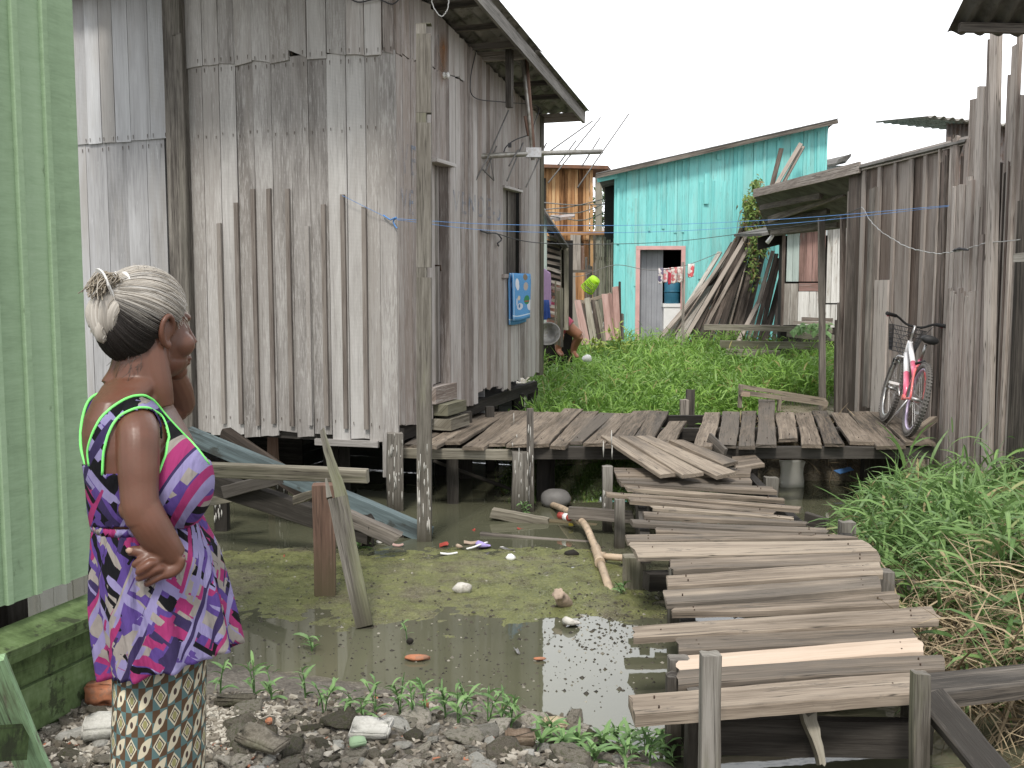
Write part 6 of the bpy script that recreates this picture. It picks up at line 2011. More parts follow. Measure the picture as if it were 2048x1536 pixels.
# swamp grass behind the far deck: leafy stems
def swamp(n, ylo, yhi):
    y = ylo + (yhi - ylo) * RS.rand(n) ** 1.0
    xl = (960 - 1024) / F * y - .3; xr = np.where(y < 11.3, 3.45, np.where(y < 14, 3.2, np.minimum((1700 - 1024) / F * y, 6.2)))
    x = xl + (xr - xl) * RS.rand(n)
    keep = (y > 10.62) & ~((y > 20.9) & (x > 1.5))
    x, y = x[keep], y[keep]
    # under the lean-to and house: nothing
    k2 = ~((x < np.interp(y, [8.5, 12.4, 12.6, 40], [-.9, .42, .30, .75])) )
    x, y = x[k2], y[k2]
    return x, y
chunks = []
for ylo, yhi, n, segs, nl in ((10.6, 13.0, 2600, 3, 9), (13.0, 16.5, 2700, 3, 8), (16.5, 22.3, 3000, 2, 8)):
    x, y = swamp(n, ylo, yhi)
    n = len(x)
    z = height(x, y)
    hmax = np.interp(y, [10.6, 11.5, 14, 18, 22], [.36, .44, .58, .66, .66]) * np.where((x > 2.2) & (y < 12.2), .55, 1) + .10 * fbm(x, y, 21, .9) * 2
    top = np.clip(hmax * RS.uniform(.55, 1.08, n), .2, 1.0)
    cl = .30 + 1.3 * fbm(x, y, 31, 1.4) + .5 * fbm(x, y, 33, .5)
    leanx, leany = RS.uniform(-.25, .25, n), RS.uniform(-.25, .25, n)
    # stems
    sb = np.stack([x, y, z], 1)
    chunks.append((ribbons(sb, RS.uniform(0, 6.28, n), top, np.full(n, .008), np.full(n, 1.35), np.full(n, .3), 2, tints(n, .1, .5, cl * .5)), 0))
    for k in range(nl):
        f = .25 + .75 * (k + RS.rand(n)) / nl
        b = np.stack([x + leanx * top * f + RS.uniform(-.04, .04, n), y + leany * top * f + RS.uniform(-.04, .04, n), z + top * f], 1)
        L = RS.uniform(.11, .21, n) * (1.0 if ylo < 13 else 1.1)
        chunks.append((ribbons(b, RS.uniform(0, 6.28, n), L, RS.uniform(.012, .024, n) * (1.0 if ylo < 13 else 1.15), RS.uniform(.1, 1.25, n), RS.uniform(.2, 1.5, n), segs, tints(n, 0, 1, cl)), 0))
o = np_mesh("grass", chunks, [M['grass']]); tag(o, "dense green swamp grass filling the gap behind the far deck", "grass", kind="stuff")

# right bank: long arching blades
def bankpts(n, ylo, yhi, inner=-.05, xmax=4.9):
    y = RS.uniform(ylo, yhi, n); e = bank_edge(y)
    w = RS.rand(n) ** .8
    x = e + inner + w * (np.minimum(xmax, .60 * y + .45) - e - inner)
    return x, y
ch = []
x, y = bankpts(2600, 4.25, 8.3)
y = np.where((y < 5.3) & (RS.rand(2600) < .6), RS.uniform(5.3, 8.2, 2600), y); x = np.maximum(x, bank_edge(y))
n = len(x); z = height(x, y)
for lo, hi, L0, L1, w0, w1, sg, m in ((0, 1850, .32, .68, .010, .020, 7, 0), (1850, 2600, .40, .70, .012, .026, 7, 0)):
    i = slice(lo, hi); c = hi - lo
    cl = .30 + .8 * fbm(x[i], y[i], 41, 1.1)
    ch.append((ribbons(np.stack([x[i], y[i], z[i] - .03], 1), RS.uniform(0, 6.28, c), RS.uniform(L0, L1, c) * np.interp(y[i], [3.4, 5.5, 7, 8.5], [.8, .85, .75, .7]), RS.uniform(w0, w1, c), RS.uniform(.75, 1.5, c), RS.uniform(.6, 2.6, c), sg, tints(c, 0, 1, cl)), m))
# leafy side shoots
for rep in range(2):
    b = np.stack([x, y, z + RS.uniform(.03, .28, n)], 1)
    ch.append((ribbons(b, RS.uniform(0, 6.28, n), RS.uniform(.16, .36, n), RS.uniform(.012, .026, n), RS.uniform(-.1, 1.2, n), RS.uniform(.3, 2.0, n), 4, tints(n, 0, 1, .30 + .8 * fbm(x, y, 41, 1.1))), 0))
# dry straw: thick at the near edge of the bank, hanging down towards the water
xs_, ys_ = bankpts(3300, 3.2, 5.9, -.15)
ys_ = np.where(RS.rand(len(ys_)) < .6, RS.uniform(3.9, 5.4, len(ys_)), ys_)
xs_ = np.maximum(xs_, bank_edge(ys_) - .1)
n = len(xs_); zs_ = height(xs_, ys_)
ch.append((ribbons(np.stack([xs_, ys_, zs_ + RS.uniform(-.02, .22, n) * np.interp(ys_, [3.2, 4.0, 4.4], [.3, .4, 1])], 1), RS.normal(3.4, 1.5, n), RS.uniform(.18, .55, n), RS.uniform(.004, .012, n), RS.uniform(-.5, 1.1, n), RS.uniform(.2, 2.0, n), 5, tints(n)), 1))
x, y = bankpts(260, 6.4, 8.4, -.1); n = len(x); z = height(x, y)
ch.append((ribbons(np.stack([x, y, z + RS.uniform(-.02, .15, n)], 1), RS.uniform(0, 6.28, n), RS.uniform(.15, .4, n), RS.uniform(.004, .010, n), RS.uniform(-.2, .8, n), RS.uniform(.2, 1.5, n), 4, tints(n)), 1))
# tall stems standing out
x, y = bankpts(45, 4.8, 8.2, .1); n = len(x); z = height(x, y)
for k in range(6):
    f = .3 + .7 * k / 5
    b = np.stack([x + .02 * k, y, z + f * .55], 1)
    ch.append((ribbons(b, RS.uniform(0, 6.28, n), RS.uniform(.2, .42, n), RS.uniform(.014, .026, n), RS.uniform(.3, 1.3, n), RS.uniform(.6, 2.2, n), 5, tints(n, .2, 1)), 0))
ch.append((ribbons(np.stack([x, y, z], 1), RS.uniform(0, 6.28, n), np.full(n, .6), np.full(n, .008), np.full(n, 1.45), np.full(n, .25), 4, tints(n, .3, .7)), 0))
o = np_mesh("bank_grass", ch, [M['bank_grass'], M['straw']]); tag(o, "long green and dry grass covering the right bank beside the walkway", "grass", kind="stuff")

# dead stems and roots on the far bank below the deck
n = 900
x = RS.uniform(2.2, 3.7, n); y = RS.uniform(9.4, 10.6, n); z = height(x, y)
ch = [(ribbons(np.stack([x, y, z + RS.uniform(0, .12, n)], 1), RS.uniform(0, 6.28, n), RS.uniform(.1, .35, n), RS.uniform(.004, .009, n), RS.uniform(-.4, 1, n), RS.uniform(0, 1.6, n), 3, tints(n)), 0)]
n = 260; x = RS.uniform(1.4, 2.0, n); y = RS.normal(10.9, .12, n); z = height(x, y) + .25
ch.append((ribbons(np.stack([x, y, z], 1), RS.uniform(0, 6.28, n), RS.uniform(.1, .25, n), RS.uniform(.004, .008, n), RS.uniform(-.2, 1, n), RS.uniform(.5, 2.2, n), 3, tints(n)), 0))
o = np_mesh("dry_grass", ch, [M['straw']]); tag(o, "dead straw and roots on the muddy bank under the far deck", "dry grass", kind="stuff")

# small weeds: individual plants of lance shaped leaves
def weed(label, px, py, h, nl, Y=None, z=None, mat='weed', group="weeds at the water's edge", L=(.05, .085), name="weed", branches=1):
    if z is None:
        # find where the ray meets the ground
        b = None; d = ray(px, py)
        for i in range(1200):
            t = 2.4 + i * .006; q = Vector((0, 0, CAMZ)) + d * t
            if q.z < max(gz(q.x, q.y), WATER - .03): b = q; break
        b = b or onz(px, py)
    else: b = onz(px, py, z)
    mb = MB()
    for br in range(branches):
        a = R(0, 6.28); ln = Vector((math.cos(a), math.sin(a), 0)) * R(.05, .35) * h
        hh = h * R(.55, .9)
        st_ = curve_pts([b + Vector((0, 0, -.03)), b + ln * .3 + Vector((0, 0, hh * .5)), b + ln + Vector((0, 0, hh))], 4)
        tube(mb, st_, [.0035 * (1 - .6 * i / (len(st_) - 1)) for i in range(len(st_))], 5, tint=(.25, .2, .2), cap=False)
        for k in range(nl):
            f = .3 + .7 * (k + .5) / nl
            P = st_[min(len(st_) - 1, int(f * (len(st_) - 1)))]
            az = k * 2.4 + R(-.4, .4)
            d = Vector((math.cos(az), math.sin(az), R(.15, .9)))
            ll = R(*L)
            # arching leaf of several pieces
            V, f_, uv, t = ribbons(np.array([tuple(P)]), np.array([az]), np.array([ll]), np.array([ll * R(.14, .21)]), np.array([R(.3, 1.1)]), np.array([R(.6, 1.9)]), 5, np.array([[R(.3, 1), random.random(), random.random()]]))
            o0 = len(mb.v); mb.v += [Vector(v) for v in V]
            for ff, uu in zip(f_, uv): mb.face([o0 + q for q in ff], [tuple(q) for q in uu], tuple(t[0]), 0, True)
    o = mb.build(name, M[mat], origin=(b.x, b.y, b.z)); tag(o, label, "weed", group)
    return o
shore_w = [(440, 1392, .16, 6), (510, 1405, .24, 7), (545, 1400, .14, 6), (612, 1398, .15, 6), (648, 1428, .17, 7), (700, 1432, .10, 5), (725, 1440, .09, 6), (752, 1430, .17, 7), (800, 1432, .20, 8), (825, 1440, .16, 7), (852, 1440, .19, 8), (892, 1440, .17, 8), (915, 1446, .20, 9), (938, 1440, .18, 8), (975, 1452, .19, 8), (1000, 1452, .14, 7), (1022, 1455, .15, 8)]
for q, (px, py, h, nl) in enumerate(shore_w):
    weed("green lance leaved weed in the row growing along the rubble at the water's edge", px, py, h, nl, branches=2)
near_w = [(1100, 1480, .10), (1130, 1500, .09), (1165, 1500, .08), (1210, 1505, .10), (1235, 1488, .13), (1262, 1510, .12), (1290, 1500, .16), (1318, 1515, .14), (1250, 1530, .10), (1300, 1535, .12), (1190, 1525, .08), (1335, 1528, .12), (1085, 1500, .07), (1345, 1500, .15)]
for q, (px, py, h) in enumerate(near_w):
    weed("leafy green weed in the patch beside the front walkway post", px, py, h, 8, branches=2, group="weeds by the front post", L=(.06, .11))
weed("small weed standing alone in the shallow water before the split post", 624, 1302, .10, 6, branches=2, group=None, z=WATER, L=(.06, .1))
weed("thin weed sprouting from the mud beside the foot of the split post", 815, 1282, .14, 4, group=None, z=WATER)
weed("bright green tuft between the red stump and the rotten black stub", 718, 1098, .10, 9, branches=2, group=None, z=WATER, L=(.10, .16))
weed("low weed at the foot of the walkway post beside the brown puddle", 1242, 1188, .08, 8, branches=2, group=None, z=WATER + .02, L=(.05, .08))
weed("small fern like sprout between the house post and the floating log", 1046, 1030, .14, 8, branches=2, group=None, z=WATER, L=(.05, .09))
for px, py, h, lb in ((1246, 690, .75, "yellowish green shrub at the foot of the pink leaning boards"), (1190, 690, .55, "low yellow green shrub left of the turquoise house corner")):
    b = at(px, py, 17.2); b.z = 0
    mb = MB()
    for _ in range(9):
        a = R(0, 6.28); e = b + Vector((math.cos(a) * .25, math.sin(a) * .2, h * R(.8, 1.35)))
        tube(mb, [b, lerp(b, e, .5) + Vector((0, 0, .05)), e], .006, 5, tint=(.3, .2, 0), cap=False)
        for k in range(9):
            P = lerp(b, e, R(.4, 1)); leaf_quads(mb, P, Vector((R(-1, 1), R(-1, 1), R(-.5, .6))), Z, R(.12, .22), R(.03, .05), (R(.5, 1), random.random(), 0))
    o = mb.build("shrub", leafmat("yellow_green_leaves", (.10, .17, .03), (.34, .42, .09))); tag(o, lb, "shrub")
# a broad leaved vine over the platform
mb = MB()
for _ in range(60):
    p = at(R(1585, 1660), R(645, 662), R(16.2, 16.9)); leaf_quads(mb, p, Vector((R(-1, 1), -.6, R(-.8, .4))), Z, R(.1, .16), R(.09, .14), (R(.3, 1), random.random(), 0))
o = mb.build("ground_vine", M['weed']); tag(o, "round leaved vine creeping over the timber platform", "climbing plant")
# ------------------------------------------------------------------ the woman
from mathutils.bvhtree import BVHTree
WY = 2.08
def W(px, py, dy=0.0): return at(px, py, WY + dy)

def fuse(mb, voxel, smooth_it=4, name="fused", fac=0.5):
    """one continuous surface from overlapping closed shapes"""
    me = bpy.data.meshes.new(name)
    me.from_pydata([tuple(v) for v in mb.v], [], mb.f)
    o = bpy.data.objects.new(name, me); col.objects.link(o)
    md = o.modifiers.new("r", 'REMESH'); md.mode = 'VOXEL'; md.voxel_size = voxel
    ms = o.modifiers.new("s", 'SMOOTH'); ms.iterations = smooth_it; ms.factor = fac
    dg = bpy.context.evaluated_depsgraph_get(); dg.update()
    out = bpy.data.meshes.new_from_object(o.evaluated_get(dg))
    bpy.data.objects.remove(o)
    out.name = name
    return out

def limb(mb, pts, rad, nseg=20, n=7, **kw):
    q = curve_pts([Vector(p) for p in pts], n)
    rr = [max(.004, v.x) for v in curve_pts([Vector((r, 0, 0)) for r in rad], n)]
    tube(mb, q, rr, nseg, **kw)

def mesh_obj(name, me, mat, parent):
    me.materials.clear(); me.materials.append(mat)
    me.polygons.foreach_set("use_smooth", [True] * len(me.polygons))
    off = Vector((0, 0, 0)); q = parent
    while q is not None: off += q.location; q = q.parent
    me.transform(Matrix.Translation(-off))
    o = bpy.data.objects.new(name, me); col.objects.link(o); o.parent = parent
    return o

def skin_mat(name, base, dark, red):
    N = NT(name)
    p = N.objpos()
    a = N.noise(p, 9, 4); b = N.noise(p, 160, 3); c_ = N.noise(p, 28, 3)
    c = N.ramp(a, [(.3, dark), (.7, base)])
    c = N.mix(N.math('MULTIPLY', N.ramp(c_, [(.45, 0.0), (.75, 1.0)]), .25), c, red)
    return N.finish(c, N.math('MULTIPLY_ADD', b, .2, .32), N.math('MULTIPLY_ADD', b, .5, c_), .12, .003, .45, sss=.06)
SKIN = skin_mat("brown_skin", (.138, .062, .039), (.097, .042, .026), (.17, .060, .040))
SKIN2 = skin_mat("brown_skin_two", (.26, .12, .07), (.2, .09, .055), (.28, .1, .06))

feet = (at(320, 1500, WY).x, WY, gz(at(320, 1500, WY).x, WY))
woman = thing("person", "woman seen from behind, grey hair in a bun, hand on hip, patterned purple dress", "person", feet)

def comp(H, rz): return math.sqrt(max((.6 * H) ** 2, H * H - (.35 * rz) ** 2))     # she is seen at an angle
def ering(l, r, py, rz, dy=0.0, n=40, rot=0.0, zt=None):
    """ring seen between pixel columns l and r at row py, rz deep"""
    A, B = W(l, py, dy), W(r, py, dy)
    c = (A + B) / 2; hw = comp((B - A).length / 2, rz)
    return [c + Vector((math.cos(2 * math.pi * j / n) * hw, math.sin(2 * math.pi * j / n) * rz, 0)) for j in range(n)]

# --- head frame
HA = math.radians(52)
hf = Vector((math.cos(HA), math.sin(HA), -0.03)).normalized(); hr = Vector((math.sin(HA), -math.cos(HA), 0)); hu = hr.cross(hf).normalized()
if hu.z < 0: hu = -hu
H0 = W(296, 659, 0.02)
HM = Matrix((hf, hr, hu)).transposed()
HS = (.90, .90, .985)
def hp_(f, r, u): return H0 + hf * f * HS[0] + hr * r * HS[1] + hu * u * HS[2]
def hell(mb, c, r, nu=20, nv=14): ellipsoid(mb, hp_(*c), tuple(a * b for a, b in zip(r, HS)), rot=HM, nu=nu, nv=nv)

trunk = MB()
TR = [(270, 300, 700, .015), (258, 312, 722, .03), (244, 326, 738, .044), (232, 334, 752, .058), (206, 338, 768, .085), (190, 338, 790, .135), (174, 350, 822, .155), (169, 368, 852, .162), (171, 388, 885, .165), (178, 404, 925, .165), (182, 418, 965, .16), (184, 420, 1000, .155), (190, 402, 1038, .142), (200, 400, 1080, .135), (208, 405, 1150, .14), (232, 398, 1230, .12), (252, 385, 1320, .10)]
rings = [ering(l, r, y, d) for l, r, y, d in TR]
loft(trunk, rings[::-1])
ellipsoid(trunk, W(268, 862, -.105), (.047, .048, .052))           # right shoulder
ellipsoid(trunk, W(228, 835, .115), (.05, .055, .048))              # left shoulder
ellipsoid(trunk, W(352, 966, -.05), (.068, .09, .088)); ellipsoid(trunk, W(352, 966, .08), (.064, .085, .088))
torso_me = fuse(trunk, .0045, 16, "torso_form")

body = MB()
for r_ in (trunk,):
    o0 = len(body.v); body.v += trunk.v
    for f in trunk.f: body.face([o0 + i for i in f])
# neck
limb(body, [W(278, 790, 0), W(283, 745, .0), W(288, 705, .005), W(292, 668, .01)], [.066, .053, .050, .052], 20)
limb(body, [W(326, 812, -.015), W(318, 765, -.018), W(303, 680, -.01)], [.022, .026, .028], 14)   # neck cord
limb(body, [W(236, 775, -.01), W(248, 745, .0), W(258, 705, .0)], [.035, .03, .03], 12)
# head
for c, r in (((-.012, 0, .034), (.097, .075, .088)), ((-.034, 0, .008), (.078, .067, .072)), ((.042, 0, -.022), (.054, .061, .078)), ((.038, 0, -.066), (.056, .054, .036)), ((.074, 0, -.088), (.024, .026, .021)),
             ((.072, 0, .026), (.021, .054, .016)), ((.058, .042, -.030), (.032, .027, .028)), ((.058, -.042, -.030), (.032, .027, .028)), ((.095, 0, -.061), (.013, .024, .008)), ((.093, 0, -.071), (.013, .021, .008)),
             ((.104, .012, -.036), (.012, .010, .009)), ((.104, -.012, -.036), (.012, .010, .009)), ((0.01, 0, -.055), (.06, .055, .045))):
    hell(body, c, r)
tube(body, [hp_(.088, 0, .018), hp_(.104, 0, -.010), hp_(.115, 0, -.031)], [.009, .011, .014], 10)
for s in (1, -1):
    hell(body, (-.008, .077 * s, -.004), (.016, .007, .029), 14, 10)
    tube(body, curve_pts([hp_(.008, .076 * s, -.010), hp_(.011, .082 * s, .014), hp_(-.003, .088 * s, .030), hp_(-.019, .090 * s, .018), hp_(-.021, .086 * s, -.006), hp_(-.010, .080 * s, -.026), hp_(.001, .077 * s, -.033)], 4), .0055, 8)
    hell(body, (.001, .078 * s, -.030), (.008, .006, .010), 10, 8)
    hell(body, (.011, .076 * s, -.006), (.005, .006, .008), 8, 6)
# right arm: hand on the hip, elbow drawn back
limb(body, [W(268, 850, -.10), W(276, 878, -.135), W(277, 930, -.155), W(278, 975, -.165), W(281, 1012, -.172), W(290, 1040, -.172)], [.044, .041, .039, .036, .035, .035], 20)
limb(body, [W(280, 1010, -.170), W(296, 1042, -.170), W(314, 1070, -.165), W(333, 1094, -.158), W(348, 1114, -.150)], [.036, .036, .034, .029, .025], 20)
ellipsoid(body, W(262, 1018, -.172), (.023, .023, .023))
# right hand: bent back at the wrist, palm out, fingers curled
limb(body, [W(350, 1108, -.150), W(346, 1124, -.150), W(330, 1133, -.156), W(312, 1133, -.160)], [.027, .030, .030, .023], 16, flat=.55, ref=(0.2, 0, 1))
limb(body, [W(336, 1108, -.158), W(318, 1112, -.172), W(300, 1110, -.176), W(284, 1105, -.176), W(270, 1102, -.174), W(257, 1104, -.172)], [.017, .014, .011, .0105, .0105, .008], 10)
for pts, rr in (
    ([(316, 1118, -.165), (298, 1114, -.180), (284, 1120, -.186), (273, 1127, -.184), (267, 1131, -.180)], (.009, .0085, .008, .0078, .006)),
    ([(322, 1128, -.168), (305, 1126, -.188), (291, 1134, -.195), (281, 1142, -.192), (276, 1146, -.187)], (.0095, .009, .0088, .0085, .0066)),
    ([(330, 1137, -.168), (314, 1138, -.184), (298, 1146, -.188), (282, 1154, -.185), (275, 1158, -.181)], (.009, .0085, .0082, .008, .0062)),
    ([(336, 1148, -.162), (322, 1152, -.176), (309, 1159, -.179), (297, 1166, -.176), (291, 1169, -.172)], (.0082, .0078, .0075, .0072, .0056))):
    limb(body, [W(*p) for p in pts], list(rr), 10)
# left arm raised, hand at the far cheek
limb(body, [W(232, 826, .12), W(290, 822, .20), W(340, 812, .255), W(362, 806, .27)], [.05, .045, .041, .038], 16)
limb(body, [W(358, 808, .27), W(352, 780, .23), W(340, 750, .185), W(330, 728, .15)], [.037, .037, .032, .025], 16)
ellipsoid(body, W(366, 812, .27), (.024, .03, .026))
limb(body, [W(330, 732, .15), W(322, 705, .125), W(318, 690, .115)], [.026, .033, .028], 14, flat=.5, ref=(0.7, 0.4, 0))
for k, (dx_, ln) in enumerate(((-10, 44), (0, 52), (10, 48), (19, 38))):
    tube(body, [W(312 + dx_, 692, .115 - .002 * k), W(312 + dx_, 692 - ln * .45, .104), W(310 + dx_, 692 - ln * .9, .106)], [.0095, .009, .0065], 8)
limb(body, [W(336, 716, .13), W(350, 700, .10), W(356, 684, .095)], [.012, .0105, .008], 8)
# legs and feet below the skirt
fz = feet[2]
for px, dy in ((298, -.05), (338, .05)):
    T = W(px, 1330, dy); X = T.x
    tube(body, [Vector((X, WY + dy, fz + .72)), Vector((X + .005, WY + dy, fz + .45)), Vector((X - .01, WY + dy, fz + .32)), Vector((X - .005, WY + dy, fz + .09))], [.062, .052, .05, .036], 16)
    tube(body, [Vector((X - .05, WY + dy - .01, fz + .035)), Vector((X + .04, WY + dy + .02, fz + .04)), Vector((X + .14, WY + dy + .06, fz + .022))], [.032, .04, .028], 12)
    for q in range(5):
        a = Vector((X + .145 - .008 * q, WY + dy + .035 + .016 * q - (.0 if dy < 0 else .02), fz + .016)); tube(body, [a, a + Vector((.035 - .004 * q, .014, -.004))], [.012 - .0015 * q, .008], 6)
bme = fuse(body, .0024, 4, "body")
wbody = mesh_obj("body", bme, SKIN, woman)
nails = MB()
for p, d in (((258, 1102, -.1815), 1),):
    c = W(*p); b0 = len(nails.v)
    tube(nails, [c + Vector((-.006, .001, 0)), c + Vector((0, -.001, .001)), c + Vector((.007, 0, .001))], [.003, .0062, .0045], 8, flat=.4)
nails.build("thumb_nail", plain("finger_nail", (.42, .28, .21), .35, .08), wbody)
for s in (1, -1):
    eb = MB(); hell(eb, (.072, .030 * s, .004), (.010, .011, .007)); eb.build("eye", plain("eye_white", (.55, .5, .46), .2), wbody)

# --- hair
N = NT("greying_hair")
t_ = N.tint(); uv = N.uv()
st1 = N.noise(N.mapping(uv, (260, 5, 1)), 1.0, 5, .7); st2 = N.noise(N.mapping(uv, (60, 3, 1)), 1.0, 3)
f = N.math('ADD', N.math('MULTIPLY_ADD', N.math('SUBTRACT', st1, .5), 1.3, .5), N.math('MULTIPLY', N.math('SUBTRACT', st2, .5), .7))
light = N.ramp(f, [(.15, (.30, .28, .25)), (.45, (.48, .46, .43)), (.75, (.70, .69, .66))])
dark = N.ramp(f, [(.2, (.008, .007, .006)), (.8, (.032, .026, .023))])
blond = N.ramp(f, [(.15, (.10, .075, .05)), (.5, (.34, .28, .20)), (.85, (.58, .53, .44))])
cc = N.mix(t_[0], dark, N.mix(t_[1], light, blond))
HAIR = N.finish(cc, .5, st1, .3, .004, .25)

bunp = (-.095, .0, .045)
BD = (hf * -1.0 + hu * .42).normalized()
def hrad(d):
    """outer radius of the hair along local direction d from the head centre (-.015, 0, .03)"""
    best = 0
    for c, r in (((-.012, 0, .034), (.097, .075, .088)), ((-.034, 0, .008), (.078, .067, .072))):
        o = Vector((-.015, 0, .03)) - Vector(c)
        A = sum((d[i] / r[i]) ** 2 for i in range(3)); B = 2 * sum(o[i] * d[i] / r[i] ** 2 for i in range(3)); C = sum((o[i] / r[i]) ** 2 for i in range(3)) - 1
        D = B * B - 4 * A * C
        if D > 0: best = max(best, (-B + math.sqrt(D)) / (2 * A))
    return best
def hline(f):
    return float(np.interp(f, [-.13, -.085, -.06, -.035, -.02, -.006, .012, .030, .050, .068, .080, .1], [-.075, -.070, -.060, -.040, -.012, .016, .024, .016, .030, .055, .080, .2]))
hm = MB()
NU, NV = 120, 60
grid = {}
bl = Vector((-.92, 0, .39)).normalized()
e1 = Vector((0, 1, 0)); e2 = bl.cross(e1)
for i in range(NV + 1):
    th_ = .02 + (math.pi * .86) * i / NV               # angle away from the bun
    for j in range(NU):
        ph = 2 * math.pi * j / NU
        d = bl * math.cos(th_) + (e1 * math.cos(ph) + e2 * math.sin(ph)) * math.sin(th_)
        rad = hrad(d)
        bumpy = .0035 * mnoise.noise(Vector((ph * 9, th_ * 1.2, 0))) + .0022 * mnoise.noise(Vector((ph * 26, th_ * 2.5, 5)))
        P = Vector((-.015, 0, .03)) + d * (rad + .0075 + bumpy + .004 * math.exp(-((th_ - .25) / .2) ** 2))
        grid[i, j] = (P, th_, ph)
        P2 = P
idx = {}
for k_, (P, th_, ph) in grid.items():
    idx[k_] = len(hm.v); hm.v.append(hp_(*P))
for i in range(NV):
    for j in range(NU):
        q = [(i, j), (i, (j + 1) % NU), (i + 1, (j + 1) % NU), (i + 1, j)]
        c = sum((grid[k_][0] for k_ in q), Vector()) / 4
        edge = .006 * mnoise.noise(Vector((grid[q[0]][2] * 14, 0, 3)))
        if c.z < hline(c.x) + edge: continue
        g = max(0, min(1, (c.z - .022 + .35 * max(0, c.x) + .02 * mnoise.noise(Vector((grid[q[0]][2] * 10, c.z * 30, 0)))) / .062))
        uvs_ = [(grid[k_][2] / 6.283 if not (k_[1] == 0 and j == NU - 1) else 1.0, grid[k_][1] * .1) for k_ in q]
        hm.face([idx[k_] for k_ in q], uvs_, (g, .25, 0), 0, True)
hair = hm.build("hair", HAIR, woman)
# locks following the comb direction from hairline to bun
hs = MB()
for _ in range(800):
    ph = R(0, 6.283); pts = []
    th0 = R(1.2, 2.7); th1 = R(.15, .45)
    wob_ = R(-.06, .06); lift = R(.008, .0105)
    ok = True
    for k_ in range(12):
        t = k_ / 11; th_ = lerp(th0, th1, t)
        a = ph + wob_ * math.sin(t * 3.0)
        d = bl * math.cos(th_) + (e1 * math.cos(a) + e2 * math.sin(a)) * math.sin(th_)
        P = Vector((-.015, 0, .03)) + d * (hrad(d) + lift)
        if P.z < hline(P.x) - .002: continue
        pts.append(P)
    if len(pts) < 5: continue
    zc = pts[len(pts) // 2]
    g = max(0, min(1, (zc.z - .020 + .35 * max(0, zc.x)) / .045))
    w = R(.0004, .0010)
    n_ = len(pts)
    tube(hs, [hp_(*p) for p in pts], [w * (.3 + .7 * math.sin(math.pi * min(1, (i + .6) / n_))) for i in range(n_)], 5, tint=(min(1, g * R(.7, 1.15)), R(0, .6), 0), cap=False)
# stray hairs
for _ in range(70):
    if random.random() < .5:
        p0 = hp_(R(-.08, -.05), R(0.0, .06), R(-.075, -.045)); d = Vector((R(-.03, 0), 0, R(-.05, -.015)))
        g = .15
    elif random.random() < .5:
        p0 = hp_(R(.03, .055), R(.06, .068), R(.02, .045)); d = hf * R(-.01, .012) + hr * R(0, .01) - hu * R(.008, .022); g = 1
    else:
        a = R(-1.2, 1.2); p0 = hp_(-.015 + .1 * math.sin(a), R(-.02, .05), .03 + .096 * math.cos(a)); d = Vector((R(-.02, .02), R(-.01, .01), R(0, .012))) - hf * .01; g = 1
    tube(hs, curve_pts([p0, p0 + d * .5 + Vector((R(-.005, .005), 0, 0)), p0 + d], 3), .0004, 4, tint=(g, .3, 0), cap=False)
hs.build("hair_lock", HAIR, hair)
bn = MB()
bunc = hp_(-.122, .006, .034)
def hb_(f, r, u): return hp_(-.080 + (f + .085) * .70, r * .9, u)
loops = [
 ([(-.085, .01, .062), (-.108, .02, .070), (-.130, .024, .052), (-.134, .022, .020), (-.118, .018, .000), (-.098, .012, .012)], .015),
 ([(-.088, -.012, .060), (-.115, -.012, .068), (-.142, -.006, .044), (-.146, .0, .012), (-.130, .004, -.010), (-.108, .0, .004)], .016),
 ([(-.090, .02, .045), (-.105, .034, .050), (-.122, .036, .034), (-.122, .030, .010), (-.105, .022, .004)], .014),
 ([(-.095, -.02, .050), (-.125, -.024, .055), (-.150, -.018, .034), (-.150, -.010, .006)], .014),
 ([(-.138, .010, .022), (-.146, .012, .002), (-.140, .010, -.014), (-.126, .006, -.012)], .012),
 ([(-.085, .0, .050), (-.100, .004, .035), (-.108, .006, .018)], .022)]
for pts, r in loops:
    c = curve_pts([hb_(*p) for p in pts], 6)
    tube(bn, c, [r * (.75 + .25 * math.sin(math.pi * i / (len(c) - 1))) for i in range(len(c))], 14, tint=(.8, .35, 0))
    for q in range(16):
        a = q * .393; off = [hr * math.cos(a) + hu * math.sin(a) for _ in (0,)][0]
        tube(bn, [p + off * r * .98 + hf * (.3 * r * math.sin(i * .7 + q)) for i, p in enumerate(c)], .0012, 4, tint=(R(.5, 1), R(.2, 1), 0), cap=False)
for _ in range(120):
    p0 = hp_(R(-.1, -.075), R(-.015, .03), R(.078, .094)); s_ = R(.6, 1.0)
    tube(bn, curve_pts([p0, p0 - hf * .016 * s_ + hu * .022 * s_ + hr * R(-.01, .012), p0 - hf * .036 * s_ + hu * R(.006, .018) * s_ + hr * R(-.016, .016), p0 - hf * R(.042, .056) * s_ - hu * R(.0, .022) + hr * R(-.02, .02)], 4), .0011, 4, tint=(R(.6, 1), R(.5, 1), 0), cap=False)
bn.build("bun", HAIR, hair)
cl = MB()
for s0 in (0, 1):
    rings = []
    for t in range(9):
        a = lerp(-.2, 1.5, t / 8)
        c = hp_(-.082 - .036 * s0 + .004 * t / 8, .012 + .026 * math.sin(a), .070 + .028 * math.cos(a) + .004 * s0)
        wv = (hf * (-1 if s0 else 1) * .4 + hu * .6 + hr * .2).normalized() * (.024 - .010 * t / 8)
        n_ = hr * .0025 + hf * .001
        rings.append([c - wv - n_, c + wv - n_, c + wv + n_, c - wv + n_])
    loft(cl, rings, smooth=False)
tube(cl, [hp_(-.118, .012, .098), hp_(-.086, .012, .100)], .006, 8)
